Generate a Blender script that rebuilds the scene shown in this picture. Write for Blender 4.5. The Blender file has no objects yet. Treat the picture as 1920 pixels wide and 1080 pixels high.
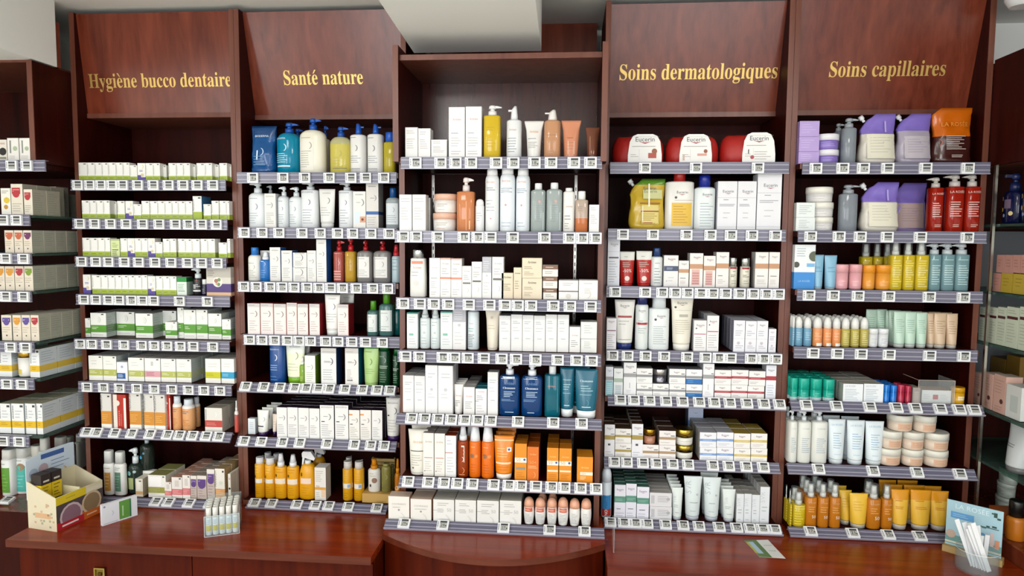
import bpy, math, random
from mathutils import Vector, Matrix
PI = math.pi
scene = bpy.context.scene
COL = scene.collection
# ------------------------------------------------------------------ camera
CAM = Vector((0.0, -2.30, 1.62)); FOC = 1250.0
YAW, PITCH, ROLL = math.radians(4.845), math.radians(4.225), math.radians(0.452)
FW = Vector((-math.sin(YAW)*math.cos(PITCH), math.cos(YAW)*math.cos(PITCH), -math.sin(PITCH)))
_r = Vector((math.cos(YAW), math.sin(YAW), 0)); _u = _r.cross(FW)
RT = _r*math.cos(ROLL) + _u*math.sin(ROLL); UP = -_r*math.sin(ROLL) + _u*math.cos(ROLL)
cd = bpy.data.cameras.new('camera'); cam = bpy.data.objects.new('camera', cd); COL.objects.link(cam)
cd.sensor_width = 36; cd.lens = FOC/1920*36; cd.clip_start = 0.02
cam.matrix_world = Matrix(((RT.x, UP.x, -FW.x, CAM.x), (RT.y, UP.y, -FW.y, CAM.y), (RT.z, UP.z, -FW.z, CAM.z), (0, 0, 0, 1)))
scene.camera = cam
def ray(px, py): return FW + RT*((px-960)/FOC) + UP*((540-py)/FOC)
def at(px, py, Y):                       # the point of the plane y = Y seen at a pixel
    d = ray(px, py); return CAM + d*((Y-CAM.y)/d.y)
def atz(px, py, Z):                      # the point of the plane z = Z seen at a pixel
    d = ray(px, py); return CAM + d*((Z-CAM.z)/d.z)
# ------------------------------------------------------------------ view, world, lights
vs = scene.view_settings
vs.view_transform = 'Standard'; vs.look = 'None'; vs.gamma = 1; vs.use_curve_mapping = False; vs.exposure = -0.03
scene.cycles.max_bounces = 6; scene.cycles.transmission_bounces = 6; scene.cycles.transparent_max_bounces = 8
scene.cycles.caustics_reflective = False; scene.cycles.caustics_refractive = False
w = bpy.data.worlds.new('daylight'); scene.world = w; w.use_nodes = True
w.node_tree.nodes['Background'].inputs[0].default_value = (0.90, 0.95, 1, 1)
w.node_tree.nodes['Background'].inputs[1].default_value = 0.45
def area(name, loc, target, sx, sy, power, col=(1, 1, 1)):
    l = bpy.data.lights.new(name, 'AREA'); l.shape = 'RECTANGLE'; l.size = sx; l.size_y = sy; l.energy = power; l.color = col
    o = bpy.data.objects.new(name, l); COL.objects.link(o); o.location = loc
    o.rotation_euler = (Vector(target)-Vector(loc)).to_track_quat('-Z', 'Y').to_euler(); return o
area('assumed_ceiling_light', (-0.82, -1.75, 2.42), (-0.8, -1.2, 0.6), 0.5, 0.5, 13, (1, 0.97, 0.93))  # unseen ceiling lamp, assumed from the glare on the central back panel
area('assumed_ceiling_light', (0.95, -1.75, 2.42), (0.9, -1.2, 0.6), 0.5, 0.5, 17, (1, 0.97, 0.93))  # unseen ceiling lamp, assumed over the other half of the room
area('assumed_ceiling_light', (-2.6, -2.6, 2.42), (-2.3, -2.0, 0.6), 0.7, 0.5, 24, (1, 0.97, 0.93))  # unseen ceiling lamp, assumed from the glare on the dental header
area('assumed_side_light', (-3.12, -3.9, 1.6), (0, -3.4, 1.3), 1.6, 1.5, 40, (0.96, 0.98, 1))  # light added before the solid left wall, assumed from header glare; no window there
area('assumed_window_light', (-1.65, -5.6, 1.6), (-0.3, 0, 1.3), 1.5, 1.9, 75, (0.96, 0.98, 1))  # unseen window behind the camera, assumed from frontal light and header glare
area('assumed_window_light', (1.2, -5.6, 1.6), (0.4, 0, 1.3), 2.2, 1.9, 60, (0.96, 0.98, 1))  # second unseen window behind the camera, assumed from the frontal light

# ------------------------------------------------------------------ materials
_M = {}
def lin(h):
    o = []
    for i in (0, 2, 4):
        c = int(h[i:i+2], 16)/255
        o.append(c/12.92 if c <= 0.04045 else ((c+0.055)/1.055)**2.4)
    return (*o, 1)
# finish letters after the hex colour: none card, p plastic, c clear tinted plastic, m metal, s satin film
def clear(m, b, h, k):                     # thin clear plastic or glass: see-through with a surface sheen
    nt = m.node_tree; t = nt.nodes.new('ShaderNodeBsdfTransparent'); t.inputs[0].default_value = lin(h); x = nt.nodes.new('ShaderNodeMixShader'); x.inputs[0].default_value = k
    b.inputs['Roughness'].default_value = 0.05; nt.links.new(t.outputs[0], x.inputs[1]); nt.links.new(b.outputs[0], x.inputs[2]); nt.links.new(x.outputs[0], nt.nodes['Material Output'].inputs[0])
def mat(key):
    if key in _M: return _M[key]
    h, f = key[:6], key[6:]
    m = bpy.data.materials.new('finish_'+key); m.use_nodes = True
    b = m.node_tree.nodes['Principled BSDF']; b.inputs['Base Color'].default_value = lin(h)
    if f == '': b.inputs['Roughness'].default_value = 0.5
    elif f == 'p': b.inputs['Roughness'].default_value = 0.28
    elif f == 's': b.inputs['Roughness'].default_value = 0.2
    elif f == 'c':
        b.inputs['Roughness'].default_value = 0.08; b.inputs['Transmission Weight'].default_value = 0.18; b.inputs['IOR'].default_value = 1.4
    elif f == 'g': clear(m, b, h, 0.09)
    elif f == 'm': b.inputs['Metallic'].default_value = 1; b.inputs['Roughness'].default_value = 0.25
    _M[key] = m; return m
def wood(name, c1, c2, rough, axis=2, spec=0.5):
    m = bpy.data.materials.new(name); m.use_nodes = True; nt = m.node_tree; N = nt.nodes; L = nt.links
    b = N['Principled BSDF']; tc = N.new('ShaderNodeTexCoord'); mp = N.new('ShaderNodeMapping')
    sc = [14, 14, 14]; sc[axis] = 1.1; mp.inputs['Scale'].default_value = sc
    n = N.new('ShaderNodeTexNoise'); n.inputs['Scale'].default_value = 1.0; n.inputs['Detail'].default_value = 6; n.inputs['Distortion'].default_value = 1.2
    n2 = N.new('ShaderNodeTexNoise'); n2.inputs['Scale'].default_value = 5.0; n2.inputs['Detail'].default_value = 3
    ad = N.new('ShaderNodeMath'); ad.operation = 'MULTIPLY_ADD'; ad.inputs[1].default_value = 0.35
    r = N.new('ShaderNodeValToRGB'); r.color_ramp.elements[0].position = 0.42; r.color_ramp.elements[1].position = 0.86
    r.color_ramp.elements[0].color = lin(c1); r.color_ramp.elements[1].color = lin(c2)
    L.new(tc.outputs['Object'], mp.inputs[0]); L.new(mp.outputs[0], n.inputs[0]); L.new(mp.outputs[0], n2.inputs[0])
    L.new(n2.outputs[0], ad.inputs[0]); L.new(n.outputs[0], ad.inputs[2]); L.new(ad.outputs[0], r.inputs[0]); L.new(r.outputs[0], b.inputs['Base Color'])
    b.inputs['Roughness'].default_value = rough; b.inputs['Specular IOR Level'].default_value = spec
    return m
def wall_paint(name, c):
    m = bpy.data.materials.new(name); m.use_nodes = True; nt = m.node_tree; b = nt.nodes['Principled BSDF']
    n = nt.nodes.new('ShaderNodeTexNoise'); n.inputs['Scale'].default_value = 60; bp = nt.nodes.new('ShaderNodeBump'); bp.inputs['Strength'].default_value = 0.04
    nt.links.new(n.outputs[0], bp.inputs['Height']); nt.links.new(bp.outputs[0], b.inputs['Normal'])
    b.inputs['Base Color'].default_value = lin(c); b.inputs['Roughness'].default_value = 0.8; return m
_M['WOOD'] = wood('mahogany_panel', '541d0d', '7e3a25', 0.25, 2, 0.45)
_M['WOODH'] = wood('mahogany_worktop', '6a1e06', '923410', 0.22, 0, 0.28)
_M['FRONT'] = wood('mahogany_door_shaded', '380a03', '501604', 0.45, 2, 0.1)  # shade under the worktop overhang is put into this darker door colour
_M['FEDGE'] = wood('mahogany_worktop_edge', '481a0c', '643020', 0.35, 0, 0.25)
_M['WOODB'] = wood('mahogany_gloss_back', '2c0a05', '4a160c', 0.26, 2, 0.6)
_M['EDGE'] = wood('mahogany_edge_band', '5c2c1e', '744434', 0.35)
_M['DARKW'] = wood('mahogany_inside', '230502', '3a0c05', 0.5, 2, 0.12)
_M['PAINT'] = wall_paint('white_ceiling_paint', 'f3f4f0')
_M['TILE'] = wall_paint('beige_floor', 'ddd6c8')
_M['GOLD'] = mat('d9b566m'); _M['GOLD'].node_tree.nodes['Principled BSDF'].inputs['Metallic'].default_value = 0.6; _M['GOLD'].node_tree.nodes['Principled BSDF'].inputs['Roughness'].default_value = 0.35
_M['RAIL'] = mat('6c6a7cs'); _M['RIDGE'] = mat('a09eaes')
_g = bpy.data.materials.new('shelf_glass'); _g.use_nodes = True
_b = _g.node_tree.nodes['Principled BSDF']; _b.inputs['Base Color'].default_value = lin('5c7a70'); clear(_g, _b, 'b4ccc2', 0.3)
_M['GLASS'] = _g

# ------------------------------------------------------------------ mesh builder
_T = {}
ACC = {'è': 'e', 'é': 'e'}
def plain(s): return ''.join(ACC.get(c, c) for c in s)
def textmesh(s, serif=False):
    k0 = (s, serif)
    if k0 in _T: return _T[k0]
    t = plain(s) if serif else s
    if serif:
        t = ''.join(chr(0x1D400+ord(c)-65) if 'A' <= c <= 'Z' else chr(0x1D41A+ord(c)-97) if 'a' <= c <= 'z' else c for c in t)
    c = bpy.data.curves.new('lettering', 'FONT'); c.body = t; c.resolution_u = 2 if not serif else 3
    o = bpy.data.objects.new('lettering', c); m = bpy.data.meshes.new_from_object(o)
    v = [(a.co.x, a.co.y) for a in m.vertices]; f = [tuple(p.vertices) for p in m.polygons]
    bpy.data.objects.remove(o); bpy.data.curves.remove(c); bpy.data.meshes.remove(m)
    x0 = min(a[0] for a in v)
    for i, ch in enumerate(s):                               # accents over the serif letters
        if serif and ch in ACC:
            xe = x0+textmesh(plain(s[:i+1]), True)[2]; k = len(v); dx = 0.09 if ch == 'é' else -0.09; cx = xe-0.22
            v += [(cx-0.03-dx*0.6, 0.52), (cx+0.03-dx*0.6, 0.52), (cx+0.05+dx, 0.7), (cx-0.05+dx, 0.7)]; f.append((k, k+1, k+2, k+3))
    x1 = max(a[0] for a in v)
    _T[k0] = ([(a-x0, b) for a, b in v], f, x1-x0); return _T[k0]
class MB:
    def __init__(s): s.v = []; s.f = []; s.m = []; s.sm = []; s.mats = []
    def mi(s, key):
        if key not in s.mats: s.mats.append(key)
        return s.mats.index(key)
    def face(s, pts, key, smooth=False):
        i = len(s.v); s.v.extend(pts); s.f.append(tuple(range(i, i+len(pts)))); s.m.append(s.mi(key)); s.sm.append(smooth)
    def box(s, x0, x1, y0, y1, z0, z1, key, front=None, top=None, side=None, bottom=None):
        i = len(s.v)
        s.v += [(x0, y0, z0), (x1, y0, z0), (x1, y1, z0), (x0, y1, z0), (x0, y0, z1), (x1, y0, z1), (x1, y1, z1), (x0, y1, z1)]
        for q, k in (((0, 1, 5, 4), front), ((1, 2, 6, 5), side), ((2, 3, 7, 6), None), ((3, 0, 4, 7), side), ((4, 5, 6, 7), top), ((3, 2, 1, 0), bottom)):
            s.f.append(tuple(i+a for a in q)); s.m.append(s.mi(k or key)); s.sm.append(False)
    def prism(s, pts, y0, y1, key):          # outline in x, z pushed from y0 to y1
        n = len(pts); i = len(s.v); k = s.mi(key)
        s.v += [(x, y0, z) for x, z in pts] + [(x, y1, z) for x, z in pts]
        s.f += [tuple(range(i, i+n)), tuple(range(i+2*n-1, i+n-1, -1))] + [(i+(a+1) % n, i+a, i+n+a, i+n+(a+1) % n) for a in range(n)]
        s.m += [k]*(n+2); s.sm += [False]*(n+2)
    def prismx(s, pts, x0, x1, key):         # outline in y, z pushed from x0 to x1
        n = len(pts); i = len(s.v); k = s.mi(key)
        s.v += [(x0, y, z) for y, z in pts] + [(x1, y, z) for y, z in pts]
        s.f += [tuple(range(i, i+n)), tuple(range(i+2*n-1, i+n-1, -1))] + [(i+(a+1) % n, i+a, i+n+a, i+n+(a+1) % n) for a in range(n)]
        s.m += [k]*(n+2); s.sm += [False]*(n+2)
    def prismz(s, pts, z0, z1, key, top=None):
        n = len(pts); i = len(s.v); k = s.mi(key); t = s.mi(top or key)
        s.v += [(x, y, z0) for x, y in pts] + [(x, y, z1) for x, y in pts]
        s.f += [tuple(range(i+n-1, i-1, -1)), tuple(range(i+n, i+2*n))] + [(i+a, i+(a+1) % n, i+n+(a+1) % n, i+n+a) for a in range(n)]
        s.m += [k, t] + [k]*n; s.sm += [False]*(n+2)
    def loft(s, secs, keys, seg=20, cy=0.0, captop=True, capbot=True):
        """secs: (z, cx, a, b, n[, cy]); keys: material per gap or one."""
        base = len(s.v)
        for q in secs:
            z, cx, a, b, n = q[:5]; yy = q[5] if len(q) > 5 else cy
            for j in range(seg):
                t = 2*PI*(j+0.5)/seg; c, d = math.cos(t), math.sin(t)
                s.v.append((cx+a*math.copysign(abs(c)**(2/n), c), yy+b*math.copysign(abs(d)**(2/n), d), z))
        for i in range(len(secs)-1):
            k = s.mi(keys if isinstance(keys, str) else keys[i])
            for j in range(seg):
                p = base+i*seg+j; q = base+i*seg+(j+1) % seg
                s.f.append((p, q, q+seg, p+seg)); s.m.append(k); s.sm.append(True)
        k0 = s.mi(keys if isinstance(keys, str) else keys[0]); k1 = s.mi(keys if isinstance(keys, str) else keys[-1])
        if capbot: s.f.append(tuple(base+j for j in range(seg-1, -1, -1))); s.m.append(k0); s.sm.append(False)
        if captop: s.f.append(tuple(base+(len(secs)-1)*seg+j for j in range(seg))); s.m.append(k1); s.sm.append(False)
    def cyl(s, x, y, z0, z1, r0, r1, key, seg=16): s.loft([(z0, x, r0, r0, 2, y), (z1, x, r1, r1, 2, y)], key, seg)
    def tube(s, pts, r, key, seg=8):
        base = len(s.v); P = [Vector(p) for p in pts]; k = s.mi(key)
        for i, p in enumerate(P):
            t = (P[min(i+1, len(P)-1)]-P[max(i-1, 0)]).normalized()
            a = t.cross(Vector((0, 0, 1)) if abs(t.z) < 0.9 else Vector((1, 0, 0))).normalized(); b = t.cross(a)
            for j in range(seg):
                q = 2*PI*j/seg; s.v.append(tuple(p+a*(r*math.cos(q))+b*(r*math.sin(q))))
        for i in range(len(P)-1):
            for j in range(seg):
                p = base+i*seg+j; q = base+i*seg+(j+1) % seg
                s.f.append((p, q, q+seg, p+seg)); s.m.append(k); s.sm.append(True)
        s.f += [tuple(base+j for j in range(seg)), tuple(base+(len(P)-1)*seg+j for j in range(seg-1, -1, -1))]; s.m += [k, k]; s.sm += [False, False]
    def text(s, txt, fn, key, width=None, height=None, serif=False, xs=1.0):
        """fn maps centred text coordinates (u, v) in metres to a point."""
        v, f, W = textmesh(txt, serif)
        k = (width/W) if width else height/0.7
        i = len(s.v); m = s.mi(key)
        s.v += [fn((a-W/2)*k*xs if not width else (a-W/2)*k, b*k*(1 if not width else xs)) for a, b in v]
        s.f += [tuple(i+a for a in q) for q in f]; s.m += [m]*len(f); s.sm += [False]*len(f)
    def mesh(s, name):
        me = bpy.data.meshes.new(name); me.from_pydata([tuple(p) for p in s.v], [], s.f)
        for k in s.mats: me.materials.append(mat(k))
        me.polygons.foreach_set('material_index', s.m); me.polygons.foreach_set('use_smooth', s.sm); me.update(); return me
    def build(s, name, parent=None, loc=(0, 0, 0), rz=0.0, rx=0.0):
        return link(name, s.mesh(name), parent, loc, rz, rx)
def link(name, me, parent=None, loc=(0, 0, 0), rz=0.0, rx=0.0):
    o = bpy.data.objects.new(name, me); COL.objects.link(o); o.location = loc; o.rotation_euler = (rx, 0, rz)
    if parent: o.parent = parent
    return o
def empty(name, loc=(0, 0, 0), rz=0.0, rx=0.0): return link(name, None, None, loc, rz, rx)
def tag(o, label, cat, group=None):
    o['label'] = label; o['category'] = cat
    if group: o['group'] = group
    return o
def struct(name, mb):
    o = mb.build(name); o['kind'] = 'structure'; o['label'] = 'plain '+name.replace('_', ' ')+' of the pharmacy room'; return o

# ------------------------------------------------------------------ printing on faces: u, v run 0..1 over width and height
def prints(mb, prims, w, h, raw, rnd):
    """surf(u, v, lift) -> point on the front of the product."""
    LF = [0.0]
    def surf(u, v, lift=0): return raw(u, v, lift+LF[0])
    surf.curved = raw.curved
    def rect(u0, v0, u1, v1, key, lift=0.0003, nu=1):
        n = max(nu, 6 if surf.curved else 1); nv = 4 if (surf.curved and v1-v0 > 0.15) else 1
        i = len(mb.v); k = mb.mi(key)
        for b in range(nv+1):
            for a in range(n+1): mb.v.append(surf(u0+(u1-u0)*a/n, v0+(v1-v0)*b/nv, lift))
        for b in range(nv):
            for a in range(n):
                q = i+b*(n+1)+a; mb.f.append((q, q+1, q+n+2, q+n+1)); mb.m.append(k); mb.sm.append(surf.curved)
    for p in prims:
        t = p[0]; LF[0] += 0.00007
        if t == 'R': rect(*p[1:6], p[6] if len(p) > 6 else 0.0003)
        elif t == 'L':
            u0, v0, u1, v1, n, key = p[1:]
            for i in range(n):
                vv = v1-(v1-v0)*(i+0.5)/n; th = min((v1-v0)/n*0.42, 0.0021/h)
                a = u0; b = u0+(u1-u0)*rnd.uniform(0.55, 1.0)
                rect(a, vv-th/2, b, vv+th/2, key, 0.0004)
        elif t == 'V':
            u0, v0, u1, v1, n, key = p[1:]
            for i in range(n):
                vv = v0+(v1-v0)*i/n; rect(u0, vv, u1, vv+(v1-v0)/n*0.62, key, 0.0004)
        elif t in ('T', 'S'):
            txt, u, v, fr, key = p[1:6]; wd = fr*w
            mb.text(txt, lambda a, b: surf(u+a/w, v+b/h, 0.0005), key, width=wd, serif=(t == 'S'))
        elif t == 'X':                   # text running upwards
            txt, u, v, fr, key = p[1:6]
            mb.text(txt, lambda a, b: surf(u-b/w, v+a/h, 0.0005), key, width=fr*h)
        elif t == 'D':
            u, v, r, key = p[1:5]; n = 14; i = len(mb.v)     # r as a fraction of the width
            mb.v += [surf(min(.995, max(.005, u+r*math.cos(2*PI*a/n))), min(.99, max(.01, v+r*w/h*math.sin(2*PI*a/n))), 0.0005) for a in range(n)]
            mb.f.append(tuple(range(i, i+n))); mb.m.append(mb.mi(key)); mb.sm.append(False)
        elif t == 'A':                   # open ring, thick on its right side
            u, v, r, key = p[1:5]; n = 12; i = len(mb.v); k = mb.mi(key)
            for a in range(n+1):
                q = -1.25+2.5*a/n; th = 0.2*math.cos(q*0.9)+0.04
                for rr in (r*(1-th), r): mb.v.append(surf(u+rr*math.cos(q), min(.99, max(.008, v+rr*w/h*math.sin(q))), 0.0005))
            for a in range(n): mb.f.append((i+2*a, i+2*a+1, i+2*a+3, i+2*a+2)); mb.m.append(k); mb.sm.append(False)
        elif t == 'W':                   # pointed flourish under a logo
            u, v, fr, key = p[1:5]; hh = fr*w*0.16/h
            mb.face([surf(u-fr/2, v, 0.0005), surf(u, v-hh, 0.0005), surf(u+fr/2, v, 0.0005), surf(u, v-hh*0.35, 0.0005)], key)
def flat(w, h, d):
    def f(u, v, l=0): return ((u-0.5)*w, -d/2-l, v*h)
    f.curved = False; return f
def round_front(w, h, secs):
    def f(u, v, l=0):
        z = v*h; s0 = secs[0]; s1 = secs[-1]
        for a, b in zip(secs, secs[1:]):
            if a[0] <= z <= b[0]: s0, s1 = a, b; break
        t = 0 if s1[0] == s0[0] else min(1, max(0, (z-s0[0])/(s1[0]-s0[0])))
        A = s0[2]+(s1[2]-s0[2])*t; B = s0[3]+(s1[3]-s0[3])*t; n = s0[4]+(s1[4]-s0[4])*t; cx = s0[1]+(s1[1]-s0[1])*t
        x = (u-0.5)*w; k = min(abs((x-cx)/max(A, 1e-5)), 0.985)
        return (x, -B*(1-k**n)**(1/n)-l-0.0002, z)
    f.curved = True; return f
def EU(u, v, w): return [('T', 'Eucerin', u, v, w, '4a4a52'), ('W', u, v-0.012, w*0.62, 'a02030')]
def AV(u, v, w, c='d09a86'): return [('S', 'Avène', u, v, w, c)]
def BD(u, v, w, c='6a6a74', a='80808a'): return [('T', 'BIODERMA', 0.5, 0.9, 0.6, c), ('A', u, v, w, a), ('L', u-w*1.1, v-0.012, u+w*0.6, v+0.012, 1, a)]

# ------------------------------------------------------------------ products
ST = {}
def S(key, kind, name, cat, desc, **k): ST[key] = dict(kind=kind, name=name, cat=cat, desc=desc, **k)
def squeeze(mb, x, z0, z1, r, key, way):     # lotion pump: collar, neck, head with spout
    h = z1-z0
    mb.cyl(x, 0, z0, z0+h*0.45, r, r*0.95, key); mb.cyl(x, 0, z0+h*0.45, z0+h*0.68, r*0.5, r*0.5, key, 10)
    mb.loft([(z0+h*0.66, x, r*0.85, r*0.85, 2), (z0+h*0.9, x, r*0.82, r*0.82, 2), (z1, x, r*0.6, r*0.6, 2)], key, 14)
    ex = way*r*2.1
    if way: mb.prism([(x, z0+h*0.72), (x+ex, z0+h*0.76), (x+ex, z0+h*0.84), (x+ex*0.6, z0+h*0.93), (x, z1-h*0.02)][::1 if way > 0 else -1], -r*0.34, r*0.34, key)
    else: mb.box(x-r*0.34, x+r*0.34, -r*2.0, 0, z0+h*0.76, z0+h*0.93, key)
def caps(kind, key, w, z0, z1, cw, way, d):
    mb = MB(); r = w*cw/2; h = z1-z0
    if kind == 'pump': squeeze(mb, 0, z0, z1, r, key, way)
    elif kind == 'cap': mb.loft([(z0, 0, r, r, 2), (z1-h*0.08, 0, r*0.97, r*0.97, 2), (z1, 0, r*0.88, r*0.88, 2)], key, 18)
    elif kind == 'flat': mb.loft([(z0, 0, r, min(r, d*0.46), 3), (z1-h*0.1, 0, r*0.96, min(r, d*0.46)*0.96, 3), (z1, 0, r*0.9, min(r, d*0.46)*0.88, 3)], key, 20)
    elif kind == 'dome': mb.loft([(z0, 0, r, r, 2), (z0+h*0.55, 0, r*0.97, r*0.97, 2), (z0+h*0.85, 0, r*0.75, r*0.75, 2), (z1, 0, r*0.3, r*0.3, 2)], key, 18)
    elif kind == 'slant': mb.loft([(z0, 0, r, r, 2), (z0+h*0.6, 0, r*0.96, r*0.96, 2)], key, 18, captop=False); n = 18; mb.face([(r*0.96*math.cos(2*PI*(j+.5)/n), r*0.96*math.sin(2*PI*(j+.5)/n), z0+h*0.8+h*0.2*math.cos(2*PI*(j+.5)/n)) for j in range(n)], key); mb.loft([(z0+h*0.6, 0, r*0.96, r*0.96, 2), (z0+h*0.8, 0, r*0.95, r*0.95, 2)], key, 18)
    elif kind == 'mist': mb.cyl(0, 0, z0, z0+h*0.35, r, r*0.95, key); mb.loft([(z0+h*0.35, 0, r*0.85, r*0.85, 2), (z0+h*0.8, 0, r*0.62, r*0.62, 2), (z1, 0, r*0.5, r*0.55, 2)], key, 14); mb.cyl(0, -r*0.55, z0+h*0.78, z0+h*0.9, r*0.16, r*0.16, key, 8)
    elif kind == 'clearmist':
        mb.cyl(0, 0, z0, z0+h*0.3, r*0.75, r*0.7, 'e6e6e2p'); mb.loft([(z0+h*0.3, 0, r*0.6, r*0.6, 2), (z1-h*0.12, 0, r*0.5, r*0.5, 2)], 'e6e6e2p', 12)
        mb.loft([(z0, 0, r, r, 2), (z1, 0, r*0.86, r*0.86, 2)], key, 16)
    elif kind == 'beak': mb.loft([(z0, 0, r, r, 2), (z0+h*0.35, 0, r*0.9, r*0.9, 2), (z0+h*0.75, 0, r*0.75, r*0.8, 2), (z1, -r*0.25*(way or 1), r*0.35, r*0.5, 2)], key, 16); mb.box(min(0, way*r*1.6), max(0, way*r*1.6), -r*0.3, r*0.3, z0+h*0.62, z0+h*0.74, key)
    elif kind == 'trigger':
        mb.cyl(0, 0, z0, z0+h*0.3, r*0.6, r*0.55, key); mb.prism([(-r*1.0, z0+h*0.55), (r*1.3, z0+h*0.3), (r*1.5, z0+h*0.5), (r*0.7, z1), (-r*0.8, z1), (-r*1.05, z0+h*0.85)], -r*0.4, r*0.4, key)
        mb.prism([(-r*1.0, z0+h*0.6), (-r*1.15, z0-h*0.15), (-r*0.95, z0-h*0.2), (-r*0.6, z0+h*0.5)], -r*0.16, r*0.16, key)
    return mb
_G = {}
def gen(key, w, h, d, sh=None):
    """meshes of one product: [(part name, mesh)], the first one is the body."""
    kk = (key, round(w, 3), round(h, 3), round(d, 3), round(sh or 0, 3))
    if kk in _G: return _G[kk]
    s = ST[key]; kind = s['kind']; rnd = random.Random(str(kk)); out = []; mb = MB(); P = s.get('prints', [])
    if kind == 'box':
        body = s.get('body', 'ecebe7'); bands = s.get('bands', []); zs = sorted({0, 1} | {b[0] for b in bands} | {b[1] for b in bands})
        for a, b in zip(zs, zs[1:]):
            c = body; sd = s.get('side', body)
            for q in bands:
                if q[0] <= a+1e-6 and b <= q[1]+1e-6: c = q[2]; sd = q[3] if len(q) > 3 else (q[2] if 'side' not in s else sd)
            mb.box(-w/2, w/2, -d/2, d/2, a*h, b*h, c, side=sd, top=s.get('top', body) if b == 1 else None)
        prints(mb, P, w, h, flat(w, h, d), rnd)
        if s.get('sl'):
            fs = lambda u, v, l=0: (w/2+l, (u-0.5)*d, v*h)
            fs.curved = False; prints(mb, s['sl'], d, h, fs, rnd)
        out.append((s['name'], mb.mesh(s['name'])))
    elif kind == 'bottle':
        zt = h*(sh if sh else s.get('sh', 0.8)); n = s.get('n', 2); a, b = w/2, d/2; c = s.get('body', 'ecebe7p'); cw = s.get('cw', 0.5)
        shd = s.get('shoulder', 0.12)*h; wa = s.get('waist', 1.0); neck = cw*a*0.8; ta = s.get('taper', 1.0)
        secs = [(0, 0, a*0.92, b*0.92, n), (h*0.02, 0, a, b, n), ((zt-shd)*0.5, 0, a*wa, b*wa, n), (zt-shd, 0, a*ta, b*ta, n)]
        for t in (0.35, 0.65, 0.88, 1.0):
            k = math.sqrt(max(0, 1-t*t)); secs.append((zt-shd+shd*t, 0, (neck+(a*ta-neck)*k) if n < 3.6 else max(neck, a*ta*(0.55+0.45*k)), max(neck*0.9, b*ta*(0.5+0.5*k)), n if t < 0.9 else 2.4))
        keys = c
        if 'lower' in s: keys = [s['lower'][1] if q[0] < s['lower'][0]*h*0.99 else c for q in secs[:-1]]
        if 'fill' in s:                                       # liquid up to a level, clear above it
            fz = s['fill'][0]*h; secs = sorted(secs+[(fz, 0, *round_dims(secs, fz))]); keys = [s['fill'][1] if q[0] < fz-1e-6 else c for q in secs[:-1]]
        mb.loft(secs, keys, 24); prints(mb, P, w, h, round_front(w, h, secs), rnd)
        out.append((s['name'], mb.mesh(s['name'])))
        if s.get('label'):
            lb = MB(); prints(lb, s['label'], w, h, round_front(w, h, secs), rnd); out.append(('label', lb.mesh('label')))
        out.append((s.get('capname', 'cap'), caps(s.get('cap', 'cap'), s.get('capc', 'f0f0eep'), w, zt-0.001, h, cw, s.get('way', 0), d).mesh('cap')))
    elif kind == 'tube':
        hc = h*s.get('hc', 0.13); a, b = w/2, d/2; c = s.get('body', 'ecebe7p'); bw = s.get('bw', 0.78)
        secs = [(hc, 0, a*bw, b, 2), (hc+h*0.03, 0, a*(bw+0.03), b, 2), (h*0.45, 0, a*(bw+0.1), b*0.82, 2), (h*0.75, 0, a*(bw+0.17), b*0.45, 2), (h*0.95, 0, a*0.99, b*0.1+0.0008, 2.5), (h, 0, a, b*0.06+0.0008, 3)]
        keys = [c]*(len(secs)-1)
        if 'lower' in s: keys = [s['lower'][1] if q[0] < s['lower'][0]*h else c for q in secs[:-1]]
        if 'crimp' in s: keys[-1] = s['crimp']
        mb.loft(secs, keys, 24); prints(mb, P, w, h, round_front(w, h, secs), rnd); out.append((s['name'], mb.mesh(s['name'])))
        cb = MB(); cb.loft([(0, 0, a*bw*0.94, b*0.94, 2), (hc*0.94, 0, a*bw*0.99, b*0.99, 2), (hc, 0, a*bw*0.9, b*0.9, 2)], s.get('capc', c), 24); out.append(('cap', cb.mesh('cap')))
    elif kind == 'jar':
        lh = h*s.get('lid', 0.36); a, b = w/2, d/2; c = s.get('body', 'f0efeap')
        secs = [(0, 0, a*0.86, b*0.86, 2), (h*0.06, 0, a*0.94, b*0.94, 2), (h-lh, 0, a*0.97, b*0.97, 2)]
        mb.loft(secs, c, 28); prints(mb, P, w, h, round_front(w, h, secs), rnd); out.append((s['name'], mb.mesh(s['name'])))
        lb = MB(); lb.loft([(h-lh, 0, a, b, 2), (h-h*0.04, 0, a, b, 2), (h, 0, a*0.95, b*0.95, 2)], s.get('lidc', 'f3f2eep'), 28); out.append(('lid', lb.mesh('lid')))
    elif kind == 'pouch':
        a, b = w/2, d/2; c, c2 = s['body'], s.get('upper'); uz = s.get('uz', 0.58); N = 14; secs = []; keys = []; cut = s.get('cut', 0.22); fl = s.get('flip', 1)
        for i in range(N+1):
            t = i/N; bb = b*(0.9 if t < 0.05 else (1-t)**0.55*0.95+0.05) if t < 1 else b*0.03
            l = -a*(0.93+0.05*math.sin(t*9)); r = a*(0.95+0.04*math.sin(t*7+1))
            if t > 1-cut: l += (t-(1-cut))/cut*w*s.get('cutw', 0.4)
            if t < 0.05: l *= 0.93; r *= 0.93
            if fl < 0: l, r = -r, -l
            secs.append((t*h+0.004*math.sin(i*1.7)*(0 < i < N), (l+r)/2, (r-l)/2, max(bb, 0.0012), 2.6 if t > 0.1 else 3, b*0.1*math.sin(t*11)))
            if i: keys.append(c2 if c2 and t > uz else c)
        mb.loft(secs, keys, 28)
        for q in range(len(mb.v)):
            x, y, z = mb.v[q]; mb.v[q] = (x, y+0.0035*math.sin(38*x/w*2+z*60)*math.sin(z/h*PI), z)
        prints(mb, P, w, h, round_front(w, h, [(q[0], q[1], q[2], q[3]+0.006, q[4]) for q in secs]), rnd)
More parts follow.
